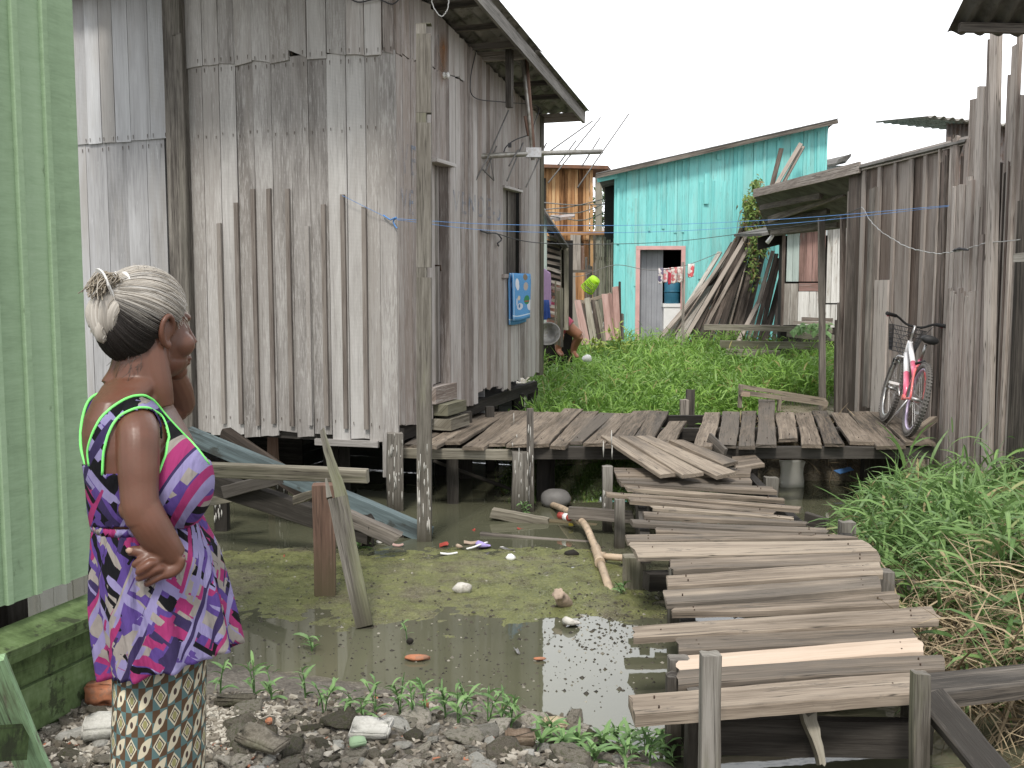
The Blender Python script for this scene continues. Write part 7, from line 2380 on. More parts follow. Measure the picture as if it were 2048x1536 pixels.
tube(cl, [hp_(-.094, .014, .098), hp_(-.088, .016, .116)], [.005, .002], 6)
for t in range(5):
    a = lerp(.1, 1.5, t / 4); c = hp_(-.082, .014 + .026 * math.sin(a), .060 + .026 * math.cos(a))
    tube(cl, [c, c - hu * .012 - hf * .008], [.0028, .0012], 5)
cl.build("hair_clip", M['white'], hair)

# --- dress
N = NT("dress_print")
uv = N.uv()
def vor(scale, rot, loc, seed, rnd=1.0):
    v = N.n("TexVoronoi", Scale=1.0, Randomness=rnd); v.distance = 'CHEBYCHEV'
    N.nt.links.new(N.mapping(N.mapping(uv, (1, 1, 1), (0, 0, 0), (0, 0, rot)), (*scale, 1), loc), v.inputs["Vector"])
    s = N.n("SeparateColor"); N.nt.links.new(v.outputs["Color"], s.inputs[0])
    return s.outputs
PUR, LAV, MAG, BLK, TAU, NAV = (.085, .05, .21), (.24, .215, .39), (.28, .032, .125), (.007, .007, .009), (.27, .245, .225), (.036, .026, .08)
a = vor((26, 14), .6, (.3, .2, 0), 0)
c = N.ramp(a[0], [(0, PUR), (.26, LAV), (.44, MAG), (.62, TAU), (.76, BLK), (.90, NAV)], 'CONSTANT')
b = vor((52, 12), -.75, (4.3, 1.2, 0), 0)
c = N.mix(N.ramp(b[1], [(0, 0.0), (.52, 1.0)], 'CONSTANT'), c, N.ramp(b[0], [(0, BLK), (.22, PUR), (.42, LAV), (.60, MAG), (.78, TAU), (.9, NAV)], 'CONSTANT'))
d_ = vor((70, 6), .55, (2.3, 7.2, 0), 0)
c = N.mix(N.ramp(d_[1], [(0, 0.0), (.78, 1.0)], 'CONSTANT'), c, N.ramp(d_[0], [(0, LAV), (.35, NAV), (.6, MAG), (.8, TAU)], 'CONSTANT'))
wv = N.noise(N.mapping(uv, (900, 900, 1)), 1.0, 2)
wr = N.noise(N.mapping(uv, (16, 5, 1)), 1.0, 3)
DRESS = N.finish(c, .85, N.math('MULTIPLY_ADD', wv, .04, N.math('MULTIPLY_ADD', N.noise(N.mapping(uv, (38, 9, 1)), 1.0, 3), .5, wr)), .75, .03, .15)

bvh = BVHTree.FromPolygons([v.co.copy() for v in torso_me.vertices], [tuple(p.vertices) for p in torso_me.polygons])
def topx(p):
    q = p - Vector((0, 0, CAMZ)); dpt = q.y * CP - q.z * SP
    return 1024 + F * q.x / dpt, 768 - F * (q.y * SP + q.z * CP) / dpt
def inpoly(x, y, poly):
    r = False; j = len(poly) - 1
    for i in range(len(poly)):
        xi, yi = poly[i]; xj, yj = poly[j]
        if (yi > y) != (yj > y) and x < (xj - xi) * (y - yi) / (yj - yi) + xi: r = not r
        j = i
    return r
neck_c = [(184, 930), (182, 895), (199, 846), (229, 813), (268, 794), (296, 797), (331, 838), (356, 865), (386, 896), (412, 930)]
arm_c = [(209, 948), (211, 898), (226, 849), (256, 827), (286, 820), (316, 832), (331, 865), (334, 904), (320, 948)]
body_poly = neck_c + [(470, 960), (470, 1060), (150, 1060), (150, 930)]
tv = [v.co.copy() for v in torso_me.vertices]; tn = [v.normal.copy() for v in torso_me.vertices]
keep = []
for p in torso_me.polygons:
    c = p.center; x, y = topx(c); nrm = p.normal
    near = nrm.y < 0.12
    if y > 1052: continue
    if near: k_ = inpoly(x, y, body_poly) and not inpoly(x, y, arm_c)
    else: k_ = y > np.interp(x, [160, 185, 300, 345, 420], [925, 925, 800, 860, 930])
    if k_: keep.append(tuple(p.vertices))
dm = MB()
mp = {}
for f in keep:
    ids = []
    for i in f:
        if i not in mp:
            mp[i] = len(dm.v); dm.v.append(tv[i] + tn[i] * .0045)
        ids.append(mp[i])
    dm.face(ids, [(dm.v[i].x, dm.v[i].z) for i in ids], rt(), 0, True)
# far shoulder strap
fs = curve_pts([W(262, 792, .085), W(222, 786, .075), W(190, 800, .055), W(175, 840, .03), W(172, 890, .0), W(182, 932, -.03)], 5)
loft(dm, [[p + Vector((-.003, .016, .004)), p + Vector((-.004, -.012, .004)), p + Vector((.004, -.012, -.004)), p + Vector((.004, .016, -.004))] for p in fs], uvs=lambda i, j: (.5 + j * .02, .9 + i * .02))
# skirt of the dress, gathered under the bust, with folds
hem_t = lambda a: 1322 + 42 * max(0, -math.sin(a)) ** .8 - 34 * max(0, math.cos(a)) + 12 * max(0, -math.cos(a)) - 10 * max(0, math.sin(a))
NS, NR = 160, 34
rings = []
rs_ = [R(0, 6.28) for _ in range(6)]
for i in range(NR + 1):
    t = i / NR
    l = np.interp(t, [0, .08, .25, .5, .75, 1], [188, 185, 183, 187, 199, 214]); r = np.interp(t, [0, .06, .25, .5, .75, 1], [404, 414, 438, 455, 471, 485])
    rz = np.interp(t, [0, .1, .5, 1], [.150, .158, .178, .195])
    ring = []
    for j in range(NS):
        a = 2 * math.pi * j / NS
        y = lerp(1036, hem_t(a), t); y = 575 + (y - 575) * lerp(1, 1 + math.sin(a) * rz / WY, t)
        A, B = W(l, y), W(r, y); c = (A + B) / 2; hw = comp((B.x - A.x) / 2, rz)
        fold = (.0065 * math.sin(9 * a + rs_[0]) + .005 * math.sin(14 * a + rs_[1] + t) + .004 * math.sin(23 * a + rs_[2] + 2 * t)) * (t ** .8) * 1.35
        fold += .0025 * math.sin(46 * a + rs_[3]) * math.exp(-t * 9)
        k_ = 1 + fold / .16
        ring.append(c + Vector((math.cos(a) * hw * k_, math.sin(a) * rz * k_, 0)))
    rings.append(ring)
loft(dm, rings, cap0=False, cap1=False, uvs=lambda i, j: (2.0 + j / NS * 1.05, .7 - i / NR * .33))
# seam band where the skirt is gathered
loft(dm, [[Vector((p.x + (p.x - W(296, 1040).x) * k_, p.y + (p.y - WY) * k_, p.z + dz)) for p in rings[0]] for k_, dz in ((.012, .012), (.03, .004), (.012, -.004))], cap0=False, cap1=False, uvs=lambda i, j: (j / NS * 1.05, i * .01))
dress = dm.build("dress", DRESS, woman)
sol = dress.modifiers.new("thick", 'SOLIDIFY'); sol.thickness = .002; sol.offset = 1
pp_ = MB()
def pipe_on(pts, r=.0027):
    out = []
    for x, y in [(p.x, p.y) for p in curve_pts([Vector((x, y, 0)) for x, y in pts], 6)]:
        d = ray(x, y).normalized()
        h = bvh.ray_cast(Vector((0, 0, CAMZ)), d)
        if h[0] is not None: out.append(h[0] + h[1] * .006)
        elif out: out.append(out[-1] + Vector((0, 0.004, -.004)))
    if len(out) > 2: tube(pp_, out, r, 8, tint=(.5, .5, .5))
pipe_on(neck_c); pipe_on(arm_c)
back_edge = []
tube(pp_, [p + Vector((-.005, -.013, .003)) for p in fs], .0033, 8)
pp_.build("piping", M['pipe_green'], dress)

# --- straight printed skirt under the dress
N = NT("skirt_print")
uv = N.uv(); s = N.n("SeparateXYZ"); N.nt.links.new(uv, s.inputs[0])
TS = .037
u = N.math('DIVIDE', s.outputs[0], TS); v = N.math('DIVIDE', s.outputs[1], TS * 1.25)
fu, fv = N.math('FLOOR', u), N.math('FLOOR', v)
par = N.math('MODULO', N.math('ADD', fu, N.math('ADD', fv, 200)), 2)
x = N.math('SUBTRACT', N.math('SUBTRACT', u, fu), .5); y = N.math('SUBTRACT', N.math('SUBTRACT', v, fv), .5)
ax_, ay = N.math('ABSOLUTE', x), N.math('ABSOLUTE', y)
man = N.math('ADD', ax_, ay)
lt_ = lambda a, b: N.math('LESS_THAN', a, b)
tri = N.mix(lt_(N.math('MULTIPLY', x, y), 0.0), (.10, .17, .17), (.10, .06, .035))
CRM = (.56, .51, .38)
xr = N.math('ADD', N.math('MULTIPLY', x, .75), N.math('MULTIPLY', y, .66)); yr = N.math('SUBTRACT', N.math('MULTIPLY', y, .75), N.math('MULTIPLY', x, .66))
el = N.math('ADD', N.math('POWER', N.math('DIVIDE', N.math('ABSOLUTE', xr), .60), 1.4), N.math('POWER', N.math('DIVIDE', N.math('ABSOLUTE', yr), .27), 1.4))
dot = N.math('ADD', N.math('POWER', N.math('DIVIDE', x, .12), 2), N.math('POWER', N.math('DIVIDE', y, .14), 2))
A_ = N.mix(lt_(el, 1.0), tri, CRM); A_ = N.mix(lt_(dot, 1.0), A_, (.07, .05, .045))
B_ = N.mix(lt_(man, .44), tri, CRM); B_ = N.mix(lt_(man, .33), B_, (.05, .045, .04)); B_ = N.mix(lt_(man, .25), B_, CRM); B_ = N.mix(lt_(dot, 1.5), B_, (.28, .27, .12))
c = N.mix(par, A_, B_)
SKIRT = N.finish(c, .8, N.noise(N.mapping(uv, (14, 4, 1)), 1.0, 3), .25, .02, .2)
sk_ = MB()
rings = []
ys_ = [(1300, 226, 420, .150), (1380, 227, 418, .152), (1460, 224, 416, .150), (1540, 222, 415, .148), (1650, 224, 410, .145), (1760, 228, 405, .142), (1830, 230, 402, .140)]
for (y, l, r, rz) in ys_:
    ring = []
    for j in range(80):
        a = 2 * math.pi * j / 80; A, B = W(l, y), W(r, y); c = (A + B) / 2
        k_ = 1 + .02 * math.sin(5 * a + 1) * (y - 1300) / 400
        ring.append(c + Vector((math.cos(a) * comp((B.x - A.x) / 2, rz) * k_, math.sin(a) * rz * k_, 0)))
    rings.append(ring)
loft(sk_, rings, cap0=True, cap1=True, uvs=lambda i, j: (j / 80 * .777, -ys_[i][0] * .001015))
sk_.build("skirt", SKIRT, woman)
# ------------------------------------------------------------------ crouching person by the washing, far back
YPn = 15.3
def Q(px, py, d=0.0): return at(px, py, YPn + d)
pr_ = thing("person", "crouching person in a pink shirt half hidden by stakes beside the basin", "person", (Q(1118, 575).x, YPn, -.1))
b = MB()
tube(b, [Q(1108, 642), Q(1106, 622), Q(1108, 604, -.05)], [.13, .14, .11], 14)
tube(b, [Q(1110, 604, -.06), Q(1113, 592, -.1)], [.06, .055], 10)
ellipsoid(b, Q(1115, 582, -.12), (.085, .095, .11))
ellipsoid(b, Q(1119, 584, -.21), (.02, .03, .02)); ellipsoid(b, Q(1108, 583, -.13), (.02, .03, .03)); ellipsoid(b, Q(1122, 583, -.10), (.02, .03, .03))
for s, pts in ((0, [(1100, 608, -.06), (1097, 630, -.2), (1101, 652, -.32)]), (1, [(1117, 608, -.04), (1108, 632, -.22), (1106, 655, -.34)])):
    tube(b, [Q(*p) for p in pts], [.055, .045, .032], 10)
    e = Q(*pts[-1]); tube(b, [e, e + Vector((0, -.03, -.07))], [.035, .03], 8, flat=.5)
    for q in range(5):
        tube(b, [e + Vector((-.03 + .014 * q, -.03, -.07)), e + Vector((-.032 + .016 * q, -.04, -.12 + .008 * abs(q - 2)))], [.010, .007], 6)
tube(b, [Q(1112, 640, 0), Q(1132, 650, -.1), Q(1160, 672, -.1)], [.12, .10, .075], 12)
tube(b, [Q(1158, 671, -.1), Q(1150, 690, .0), Q(1146, 705, .05)], [.075, .06, .045], 12)
tube(b, [Q(1106, 642, 0), Q(1112, 655, -.28), Q(1120, 668, -.38)], [.11, .09, .07], 12); tube(b, [Q(1120, 668, -.38), Q(1116, 700, -.3)], [.07, .05], 10)
for p in ((1146, 706, .05), (1116, 702, -.3)):
    e = Q(*p); tube(b, [e, e + Vector((.04, -.1, -.03)), e + Vector((.06, -.2, -.05))], [.04, .04, .025], 8)
mesh_obj("body", fuse(b, .016, 3, "body_far"), SKIN2, pr_)
b = MB(); ellipsoid(b, Q(1114, 578, -.09), (.10, .105, .10)); ellipsoid(b, Q(1110, 590, -.02), (.06, .05, .06))
b.build("hair", plain("dark_red_brown_hair", (.09, .035, .025), .6, .3, 20), pr_)
b = MB()
pinkm = plain("pink_cotton", (.52, .10, .17), .9, .15, 12)
loft(b, [[Q(1108, y, dy) + Vector((math.cos(q * .3927) * w, math.sin(q * .3927) * w * .95, 0)) for q in range(16)] for y, w, dy in ((650, .155, 0), (636, .160, 0), (620, .158, 0), (606, .135, -.04), (600, .10, -.06))])
tube(b, [Q(1112, 640, 0), Q(1126, 646, -.08), Q(1138, 655, -.1)], [.145, .130, .122], 14)
b.build("shirt", pinkm, pr_)

# ------------------------------------------------------------------ washing, wires and lines
def cloth(name, label, cat, path, width, hL, hR, mat, thick=.006, waves=3, amp=.012, mats=None, group=None, normal=Vector((0, -1, 0)), zv=None):
    """cloth hung over a line: path start, direction; two panels"""
    mb = MB(); P, d = path
    nu, nv = 14, 16
    for sgn, hh in ((1, hL), (-1, hR)):
        rings = []
        for i in range(nv + 1):
            t = i / nv; row = []
            for j in range(nu + 1):
                s = j / nu
                off = normal * (sgn * (.012 + .010 * min(1, t * 6)) + amp * math.sin(s * waves * 6.28 + i * .15) * t)
                row.append(P + d * (s * width * (1 - .06 * math.sin(t * 2))) + Vector((0, 0, -hh * t - .010 * math.sin(s * 5) * t)) + off)
            rings.append(row)
        o0 = len(mb.v)
        for r_ in rings: mb.v += r_
        for i in range(nv):
            for j in range(nu):
                a = o0 + i * (nu + 1) + j
                mb.face((a, a + 1, a + nu + 2, a + nu + 1), [(j / nu, 1 - i / nv), ((j + 1) / nu, 1 - i / nv), ((j + 1) / nu, 1 - (i + 1) / nv), (j / nu, 1 - (i + 1) / nv)], rt(), 0, True)
    # top fold
    o = mb.build(name, mat)
    so = o.modifiers.new("t", 'SOLIDIFY'); so.thickness = thick; so.offset = 0
    tag(o, label, cat, group)
    return o
# blue towel at the window: sky blue, a white cloud and plain coloured patches
N = NT("blue_towel")
uv = N.uv(); s = N.n("SeparateXYZ"); N.nt.links.new(uv, s.inputs[0]); U, V = s.outputs[0], s.outputs[1]
def ell(cx, cy, rx, ry): return N.math('LESS_THAN', N.math('ADD', N.math('POWER', N.math('ABSOLUTE', N.math('DIVIDE', N.math('SUBTRACT', U, cx), rx)), 2.0), N.math('POWER', N.math('ABSOLUTE', N.math('DIVIDE', N.math('SUBTRACT', V, cy), ry)), 2.0)), 1.0)
nzt = N.noise(uv, 40, 3)
c = N.ramp(nzt, [(.3, (.10, .30, .62)), (.7, (.17, .41, .72))])
for e, k in ((ell(.24, .78, .10, .11), (.75, .78, .84)), (ell(.28, .72, .08, .08), (.75, .78, .84)), (ell(.95, .30, .16, .12), (.72, .74, .82)), (ell(.70, .92, .12, .07), (.25, .20, .14)), (ell(.72, .72, .12, .09), (.50, .44, .40)), (ell(.78, .42, .15, .10), (.06, .26, .12)), (ell(.78, .39, .14, .014), (.40, .10, .08)), (ell(.36, .48, .08, .05), (.70, .62, .50)), (ell(.42, .30, .16, .07), (.62, .66, .75)), (ell(.40, .31, .05, .04), (.10, .22, .42)), (ell(.24, .40, .05, .08), (.55, .62, .75))):
    c = N.mix(e, c, k)
bord = N.math('MAXIMUM', N.math('LESS_THAN', N.math('ABSOLUTE', N.math('SUBTRACT', V, .10)), .012), N.math('LESS_THAN', N.math('ABSOLUTE', N.math('SUBTRACT', U, .06)), .012))
c = N.mix(bord, c, (.62, .76, .88))
TOW = N.finish(c, .95, N.noise(uv, 300, 2), .3, .004, .1)
p = B_pt(1012, 546) + outB * .05
s0 = sB(1012, 546); s1 = sB(1050, 546)
cloth("blue_towel", "sky blue printed towel with a white cloud hanging over the window sill", "towel", (p, bd), (s1 - s0), zB(1020, 546) - zB(1020, 640), zB(1020, 546) - zB(1020, 648), TOW, waves=1.2, amp=.008, normal=outB)
p = at(1079, 532, 13.2)
cloth("purple_towel", "mauve towel hanging from the line behind the corner of the grey house", "towel", (p, Vector((.20, .95, -.10)).normalized()), .75, .47, .42, M['mauve_cloth'], waves=2, amp=.012, normal=Vector((1, -.2, 0)).normalized())
p = at(1082, 600, 13.0)
cloth("blue_cloth", "dark blue garment hanging below the mauve towel at the house corner", "garment", (p, Vector((.5, .85, 0)).normalized()), .18, .24, .20, M['blue_cloth'], waves=2, amp=.03, normal=Vector((.8, -.5, 0)).normalized())
def patt(name, a, b, sc):
    N = NT(name); p_ = N.objpos(); v = N.n("TexVoronoi", Scale=sc); N.nt.links.new(p_, v.inputs["Vector"]); q = N.n("SeparateColor"); N.nt.links.new(v.outputs["Color"], q.inputs[0])
    return N.finish(N.ramp(q.outputs[0], [(0, a), (.45, b), (.8, (.55, .5, .48))], 'CONSTANT'), .95)
ml = [patt("dotted_cloth", (.66, .62, .62), (.16, .14, .22), 22), patt("pale_cloth", (.70, .60, .60), (.62, .25, .28), 20), patt("red_cloth", (.52, .06, .10), (.45, .05, .08), 14), patt("flower_cloth", (.68, .60, .56), (.50, .18, .18), 20), patt("pale_flower_cloth", (.68, .64, .60), (.45, .30, .28), 24), patt("triangle_cloth", (.62, .13, .14), (.70, .66, .64), 14)]
YC = 18.6
lb = ["dark dotted cloth at the left end of the washing before the doorway", "pale pink cloth next to the red one on the doorway washing line", "plain red cloth in the middle of the doorway washing", "flowered cloth right of the red one on the doorway washing line", "pale flowered cloth beside the line pole on the doorway washing", "red and white cloth hanging alone right of the line pole"]
for q, (px0, px1, y0, h) in enumerate(((1317, 1327, 537, 30), (1327, 1337, 537, 27), (1336, 1343, 536, 32), (1342, 1355, 535, 31), (1355, 1366, 534, 30), (1376, 1389, 528, 26))):
    p = at(px0, y0, YC); w = at(px1, y0, YC).x - p.x
    cloth("hanging_cloth", lb[q], "cloth", (p, Vector((1, 0, .04)).normalized()), w, h * YC / F, h * YC / F * .8, ml[q], waves=1.5, amp=.02, group="washing before the pink doorway")
mb = MB(); bpo = at(1367, 690, YC + .1); board(mb, (bpo.x, bpo.y, -.2), at(1366, 524, YC + .1), (1, 0, 0), .045, .045, seg=5, wob=.003)
o = mb.build("line_pole", M['deck_dark']); tag(o, "thin wooden pole holding the washing line before the pink doorway", "pole")

def wire(name, label, pts, r, mat, cat="wire", n=8, kink=0.0):
    P = curve_pts([at(*p) if not isinstance(p, Vector) else p for p in pts], n)
    if kink: P = [p + Vector((R(-kink, kink), R(-kink, kink), R(-kink, kink))) for p in P]
    mb = MB(); tube(mb, P, r, 5, cap=False); o = mb.build(name, mat); tag(o, label, cat); return o
bl_a = B_pt(800, 438) + outA * .02
wire("blue_line", "upper blue clothes line from the house corner to the slat fence", [A_pt(796, 438) + outA * .03, at(1000, 449, 8.6), at(1300, 450, 8.8), at(1600, 436, 8.9), K_pt(1920, 411) + outK * .1], .0022, M['rope_blue'], "rope")
wire("blue_line", "lower blue clothes line sagging from the house wall to the slat fence", [A_pt(796, 440) + outA * .03, at(1000, 462, 8.7), at(1300, 464, 8.9), at(1600, 445, 8.9), K_pt(1918, 413) + outK * .1], .002, M['rope_blue'], "rope")
wire("rope_knot", "tangle of blue rope knotted at the grey house corner", [A_pt(770, 431) + outA * .03, A_pt(786, 440) + outA * .04, A_pt(798, 436) + outA * .05, A_pt(790, 444) + outA * .03, A_pt(797, 458) + outA * .03], .006, M['rope_blue'], "rope", 4, .004)
wire("rope_end", "loose blue rope end along the grey front wall", [A_pt(690, 392) + outA * .05, A_pt(730, 412) + outA * .045, A_pt(786, 440) + outA * .04], .002, M['rope_blue'], "rope")
wire("black_cable", "black cable with a knotted end tied on the side wall, running to the turquoise house", [B_pt(957, 461) + outB * .02, B_pt(985, 468) + outB * .05, at(1080, 486, 11.5), at(1230, 488, 15), at(1360, 482, 15.5), at(1520, 462, 15), at(1645, 442, 12.9), K_pt(1742, 415) + outK * .1], .005, M['wire_dark'], "cable")
wire("cable_end", "thick knotted end of the black cable hanging on the side wall", [B_pt(957, 461) + outB * .02, B_pt(968, 467) + outB * .05, B_pt(978, 466) + outB * .04, B_pt(988, 468) + outB * .04, B_pt(996, 478) + outB * .04, B_pt(988, 487) + outB * .04, B_pt(992, 492) + outB * .03], .008, M['wire_dark'], "cable", 5, .003)
wire("barbed_wire", "kinked steel wire sagging across the brown shed to the right edge", [K_pt(1742, 414) + outK * .1, K_pt(1775, 455) + outK * .12, K_pt(1830, 488) + outK * .14, K_pt(1890, 506) + outK * .14, K_pt(1950, 503) + outK * .16, K_pt(2005, 488) + outK * .16, K_pt(2080, 478) + outK * .16], .005, M['steel'], "wire", 10, .006)
mb = MB(); tube(mb, curve_pts([K_pt(1940, 502) + outK * .16, K_pt(1955, 498) + outK * .17, K_pt(1972, 500) + outK * .16], 5), [.006, .01, .014, .01, .012, .016, .012, .01, .012, .01, .006], 7)
o = mb.build("wire_splice", M['wire_dark']); tag(o, "dark wrapped splice in the kinked steel wire", "wire")
wire("washing_line", "dark line from the grey house back past the green basket to the doorway washing", [at(1118, 553, 15), at(1166, 551, 18.3), at(1230, 530, 18.6), at(1300, 540, 18.6), at(1367, 532, 18.7), at(1440, 505, 20)], .006, M['wire'], "rope")
for q, (a, b_, c_) in enumerate((((1080, 420, 20), (1150, 412, 24), (1230, 392, 26)), ((1085, 424, 20), (1160, 425, 24), (1230, 398, 26)), ((1100, 432, 20), (1170, 440, 24), (1230, 413, 26)), ((1085, 405, 20), (1150, 410, 24), (1230, 408, 26)))):
    wire("power_wire", ["uppermost rising power wire before the orange brown house", "second rising power wire crossing the orange brown house", "lowest rising power wire crossing the orange brown house", "nearly level power wire before the orange brown house"][q], [a, b_, c_], .012, M['wire'], "wire", 4)
wire("eave_wire", "thin dark wire looping down the side wall below the eave to the antenna", [B_pt(949, 100) + outB * .02, B_pt(935, 160) + outB * .03, B_pt(940, 196) + outB * .05, B_pt(990, 205) + outB * .08, B_pt(1040, 215) + outB * .2, at(1068, 250, 10.9), at(1068, 298, 10.9)], .005, M['wire_dark'], "wire")
wire("lamp_wire", "pale twisted wire loop hanging from the eave by the tall pole", [at(862, -12, 8.6), at(866, 12, 8.6), at(880, 32, 8.6), at(892, 24, 8.6), at(897, 2, 8.6), at(888, -12, 8.6)], .005, M['white'], "wire", 6, .003)
wire("insulator_wire", "thin wire from the eave to the white insulator", [at(876, 70, 8.75), at(880, 120, 8.8), B_pt(884, 150) + outB * .04], .0025, M['wire'], "wire", 4)
wire("top_cable", "black cable crossing the top of the grey front wall", [A_pt(690, -10) + outA * .06, A_pt(722, 8) + outA * .06, A_pt(760, 2) + outA * .06, A_pt(792, 12) + outA * .06, A_pt(812, -8) + outA * .06], .006, M['wire_dark'], "cable", 6)

# ------------------------------------------------------------------ antenna on its mast
YA = 10.6
def AP(px, py, d=0.0): return at(px, py, YA + d)
an = thing("antenna", "old television antenna with bent rods hung upside down below the eave", "antenna", tuple(AP(1068, 312)))
mb = MB(); tube(mb, [AP(1043, 98), AP(1058, 230), AP(1066, 320)], [.022, .021, .021], 8); mb.build("mast", M['alu'], an)
mb = MB(); tube(mb, [AP(1053, 112), AP(1063, 240), AP(1068, 312)], [.017, .018, .022], 8); tube(mb, [AP(1050, 232), AP(1057, 272)], .016, 6); mb.build("mast_pipe", M['stump_red'], an)
mb = MB(); tube(mb, [AP(934, 314, -.35), AP(1068, 307, 0), AP(1204, 303, .35)], .027, 8); bo = mb.build("boom", M['alu'], an)
mb = MB()
box(mb, AP(1052, 314, -.06), AP(1082, 298, .06)); mb.build("clamp", M['steel'], an)
def rod(a, b, da, db, r=.008, mid=None):
    mb = MB(); pts = [AP(*a, da), AP(*b, db)]
    if mid: pts = [AP(*a, da), AP(*mid), AP(*b, db)]
    tube(mb, pts, r, 5); mb.build("rod", M['wire'], an)
rod((1258, 227), (1155, 375), .75, -.05); rod((1201, 235), (1096, 366), .70, -.15); rod((1185, 242), (1092, 308), .5, .1); rod((1152, 281), (1116, 330), .5, .1); rod((1200, 275), (1164, 332), .6, .2)
rod((1093, 286), (1052, 374), .3, -.2, mid=None); rod((1046, 286), (1014, 362), .1, -.4); rod((1036, 300), (1018, 332), -.1, -.3); rod((1017, 221), (977, 312), .2, -.3); rod((977, 312), (948, 367), -.3, -.45); rod((993, 293), (970, 345), 0, -.4)
rod((945, 318), (988, 361), -.33, -.2, .008); rod((988, 361), (981, 322), -.2, -.25, .005)
mb = MB(); tube(mb, curve_pts([AP(1006, 312, -.15), AP(1012, 294, -.15), AP(1030, 280, -.1), AP(1055, 271, 0)], 6), .006, 6); box(mb, AP(1016, 294, -.14), AP(1023, 287, -.10)); mb.build("feed_cable", M['wire_dark'], an)

# ------------------------------------------------------------------ pipe, litter and odd things in the mud
pv = thing("drain_pipe", "tan plastic drain pipe with a tee lying in the mud beside the walkway", "pipe", tuple(onz(1195, 1110)))
mb = MB()
pp1 = [onz(1087, 1004, WATER - .02), onz(1120, 1015, WATER + .06), onz(1148, 1030, WATER + .10), onz(1170, 1050, WATER + .10), onz(1185, 1082, WATER + .07), onz(1194, 1105, WATER + .05)]
tube(mb, curve_pts(pp1, 6), .026, 12); tube(mb, [onz(1198, 1118, WATER + .05), onz(1213, 1160, WATER + .03), onz(1228, 1206, WATER - .02)], .026, 12); tube(mb, [onz(1197, 1112, WATER + .05), onz(1262, 1117, WATER + .06)], .024, 12)
mb.build("pipe", M['pvc'], pv)
mb = MB(); tube(mb, [onz(1191, 1096, WATER + .05), onz(1193, 1100, WATER + .05), onz(1199, 1122, WATER + .05), onz(1200, 1126, WATER + .05)], [.036, .033, .033, .036], 12); tube(mb, [onz(1197, 1112, WATER + .05), onz(1211, 1113, WATER + .05)], .031, 12); mb.build("tee_joint", M['pvc'], pv)

def lump(name, label, cat, p, r, mat, seed=0, squash=(1, 1, 1), rot=0, sub=2, rough=.35, group=None):
    bm = bmesh.new(); bmesh.ops.create_icosphere(bm, subdivisions=sub, radius=1)
    rnd = random.Random(seed)
    off = Vector((rnd.uniform(0, 50),) * 3)
    for v in bm.verts:
        k = 1 + rough * mnoise.noise(v.co * 1.4 + off) + rough * .4 * mnoise.noise(v.co * 4 + off)
        v.co = Vector((v.co.x * squash[0], v.co.y * squash[1], v.co.z * squash[2])) * r * k
    bmesh.ops.rotate(bm, verts=bm.verts, cent=(0, 0, 0), matrix=Matrix.Rotation(rot, 3, 'Z'))
    me = bpy.data.meshes.new(name); bm.to_mesh(me); bm.free()
    me.materials.append(mat); me.polygons.foreach_set("use_smooth", [True] * len(me.polygons))
    o = bpy.data.objects.new(name, me); col.objects.link(o); o.location = p; tag(o, label, cat, group); return o
lump("white_stone", "lone pale stone on the algae mud right of the split post", "stone", onz(924, 1176, WATER + .035), .06, M['lumppale'], 3, (1, .7, .6))
lump("red_tile", "reddish tile fragment on the wet mud near the weeds", "tile", onz(832, 1315, WATER + .015), .06, M['brick'], 5, (1.1, .5, .25))
lump("white_lump", "small white foam lump on the mud beyond the pale stone", "litter", onz(1021, 1115, WATER + .03), .035, M['white'], 6, (1, .7, .7))
lump("pink_scrap", "small pink scrap in the bright water left of the walkway", "litter", onz(1080, 1317, WATER + .01), .025, M['brick'], 7, (1.3, .6, .3))
lump("dark_clod", "dark clod of mud beside the drain pipe", "clod", onz(1144, 1107, WATER + .02), .05, M['deck_under'], 9, (1.1, .6, .5))
lump("grey_float", "rounded grey float bobbing in the water under the far deck", "float", onz(1111, 998, WATER + .06), .13, M['wire'], 11, (1, .9, .7), rough=.1, sub=3)
lump("dark_snail", "small dark snail shell on the mud above the reddish tile", "shell", onz(820, 1282, WATER + .02), .02, M['deck_under'], 12, (1, .8, .8))
# tied sack end
mb = MB()
c = onz(1133, 1212, WATER); ax = (onz(1118, 1190, WATER + .10) - c)
rings = []
sdx = ax.orthogonal().normalized(); sdy = ax.cross(sdx).normalized()
for t, r in ((-.3, .035), (.1, .045), (.5, .044), (.8, .036), (.92, .024), (1.0, .028), (1.1, .036), (1.12, .02)):
    rings.append([c + ax * t + (sdx * math.cos(q * .349) + sdy * math.sin(q * .349)) * r * (1 + (.15 * math.sin(q * 2.1) if t > .85 else .03 * math.sin(q * 1.4))) for q in range(18)])
loft(mb, rings); o = mb.build("tied_sack", M['bag']); tag(o, "small dirty tied sack sticking out of the mud beside the bright water", "sack")
def disc(name, label, px, py, r, mat, th=.012, z=WATER + .02):
    mb = MB(); p = onz(px, py, z); tube(mb, [p, p + Vector((0, 0, th * .7)), p + Vector((.002, .002, th))], [r, r, r * .85], 20); o = mb.build(name, mat); tag(o, label, "litter"); return o
disc("lilac_disc", "round lilac plastic lid on the mud behind the litter", 966, 1091, .055, M['lilac'])
disc("yellow_disc", "small yellowish lid beside the red scrap on the mud", 919, 1094, .028, M['bag'])
disc("bottle_cap_litter", "tiny yellow bottle cap floating before the thin brown board", 1142, 1051, .02, M['yellow'])
disc("pale_disc", "flat pale shard at the water's edge below the tied sack", 1142, 1245, .05, M['lumppale'], .01)
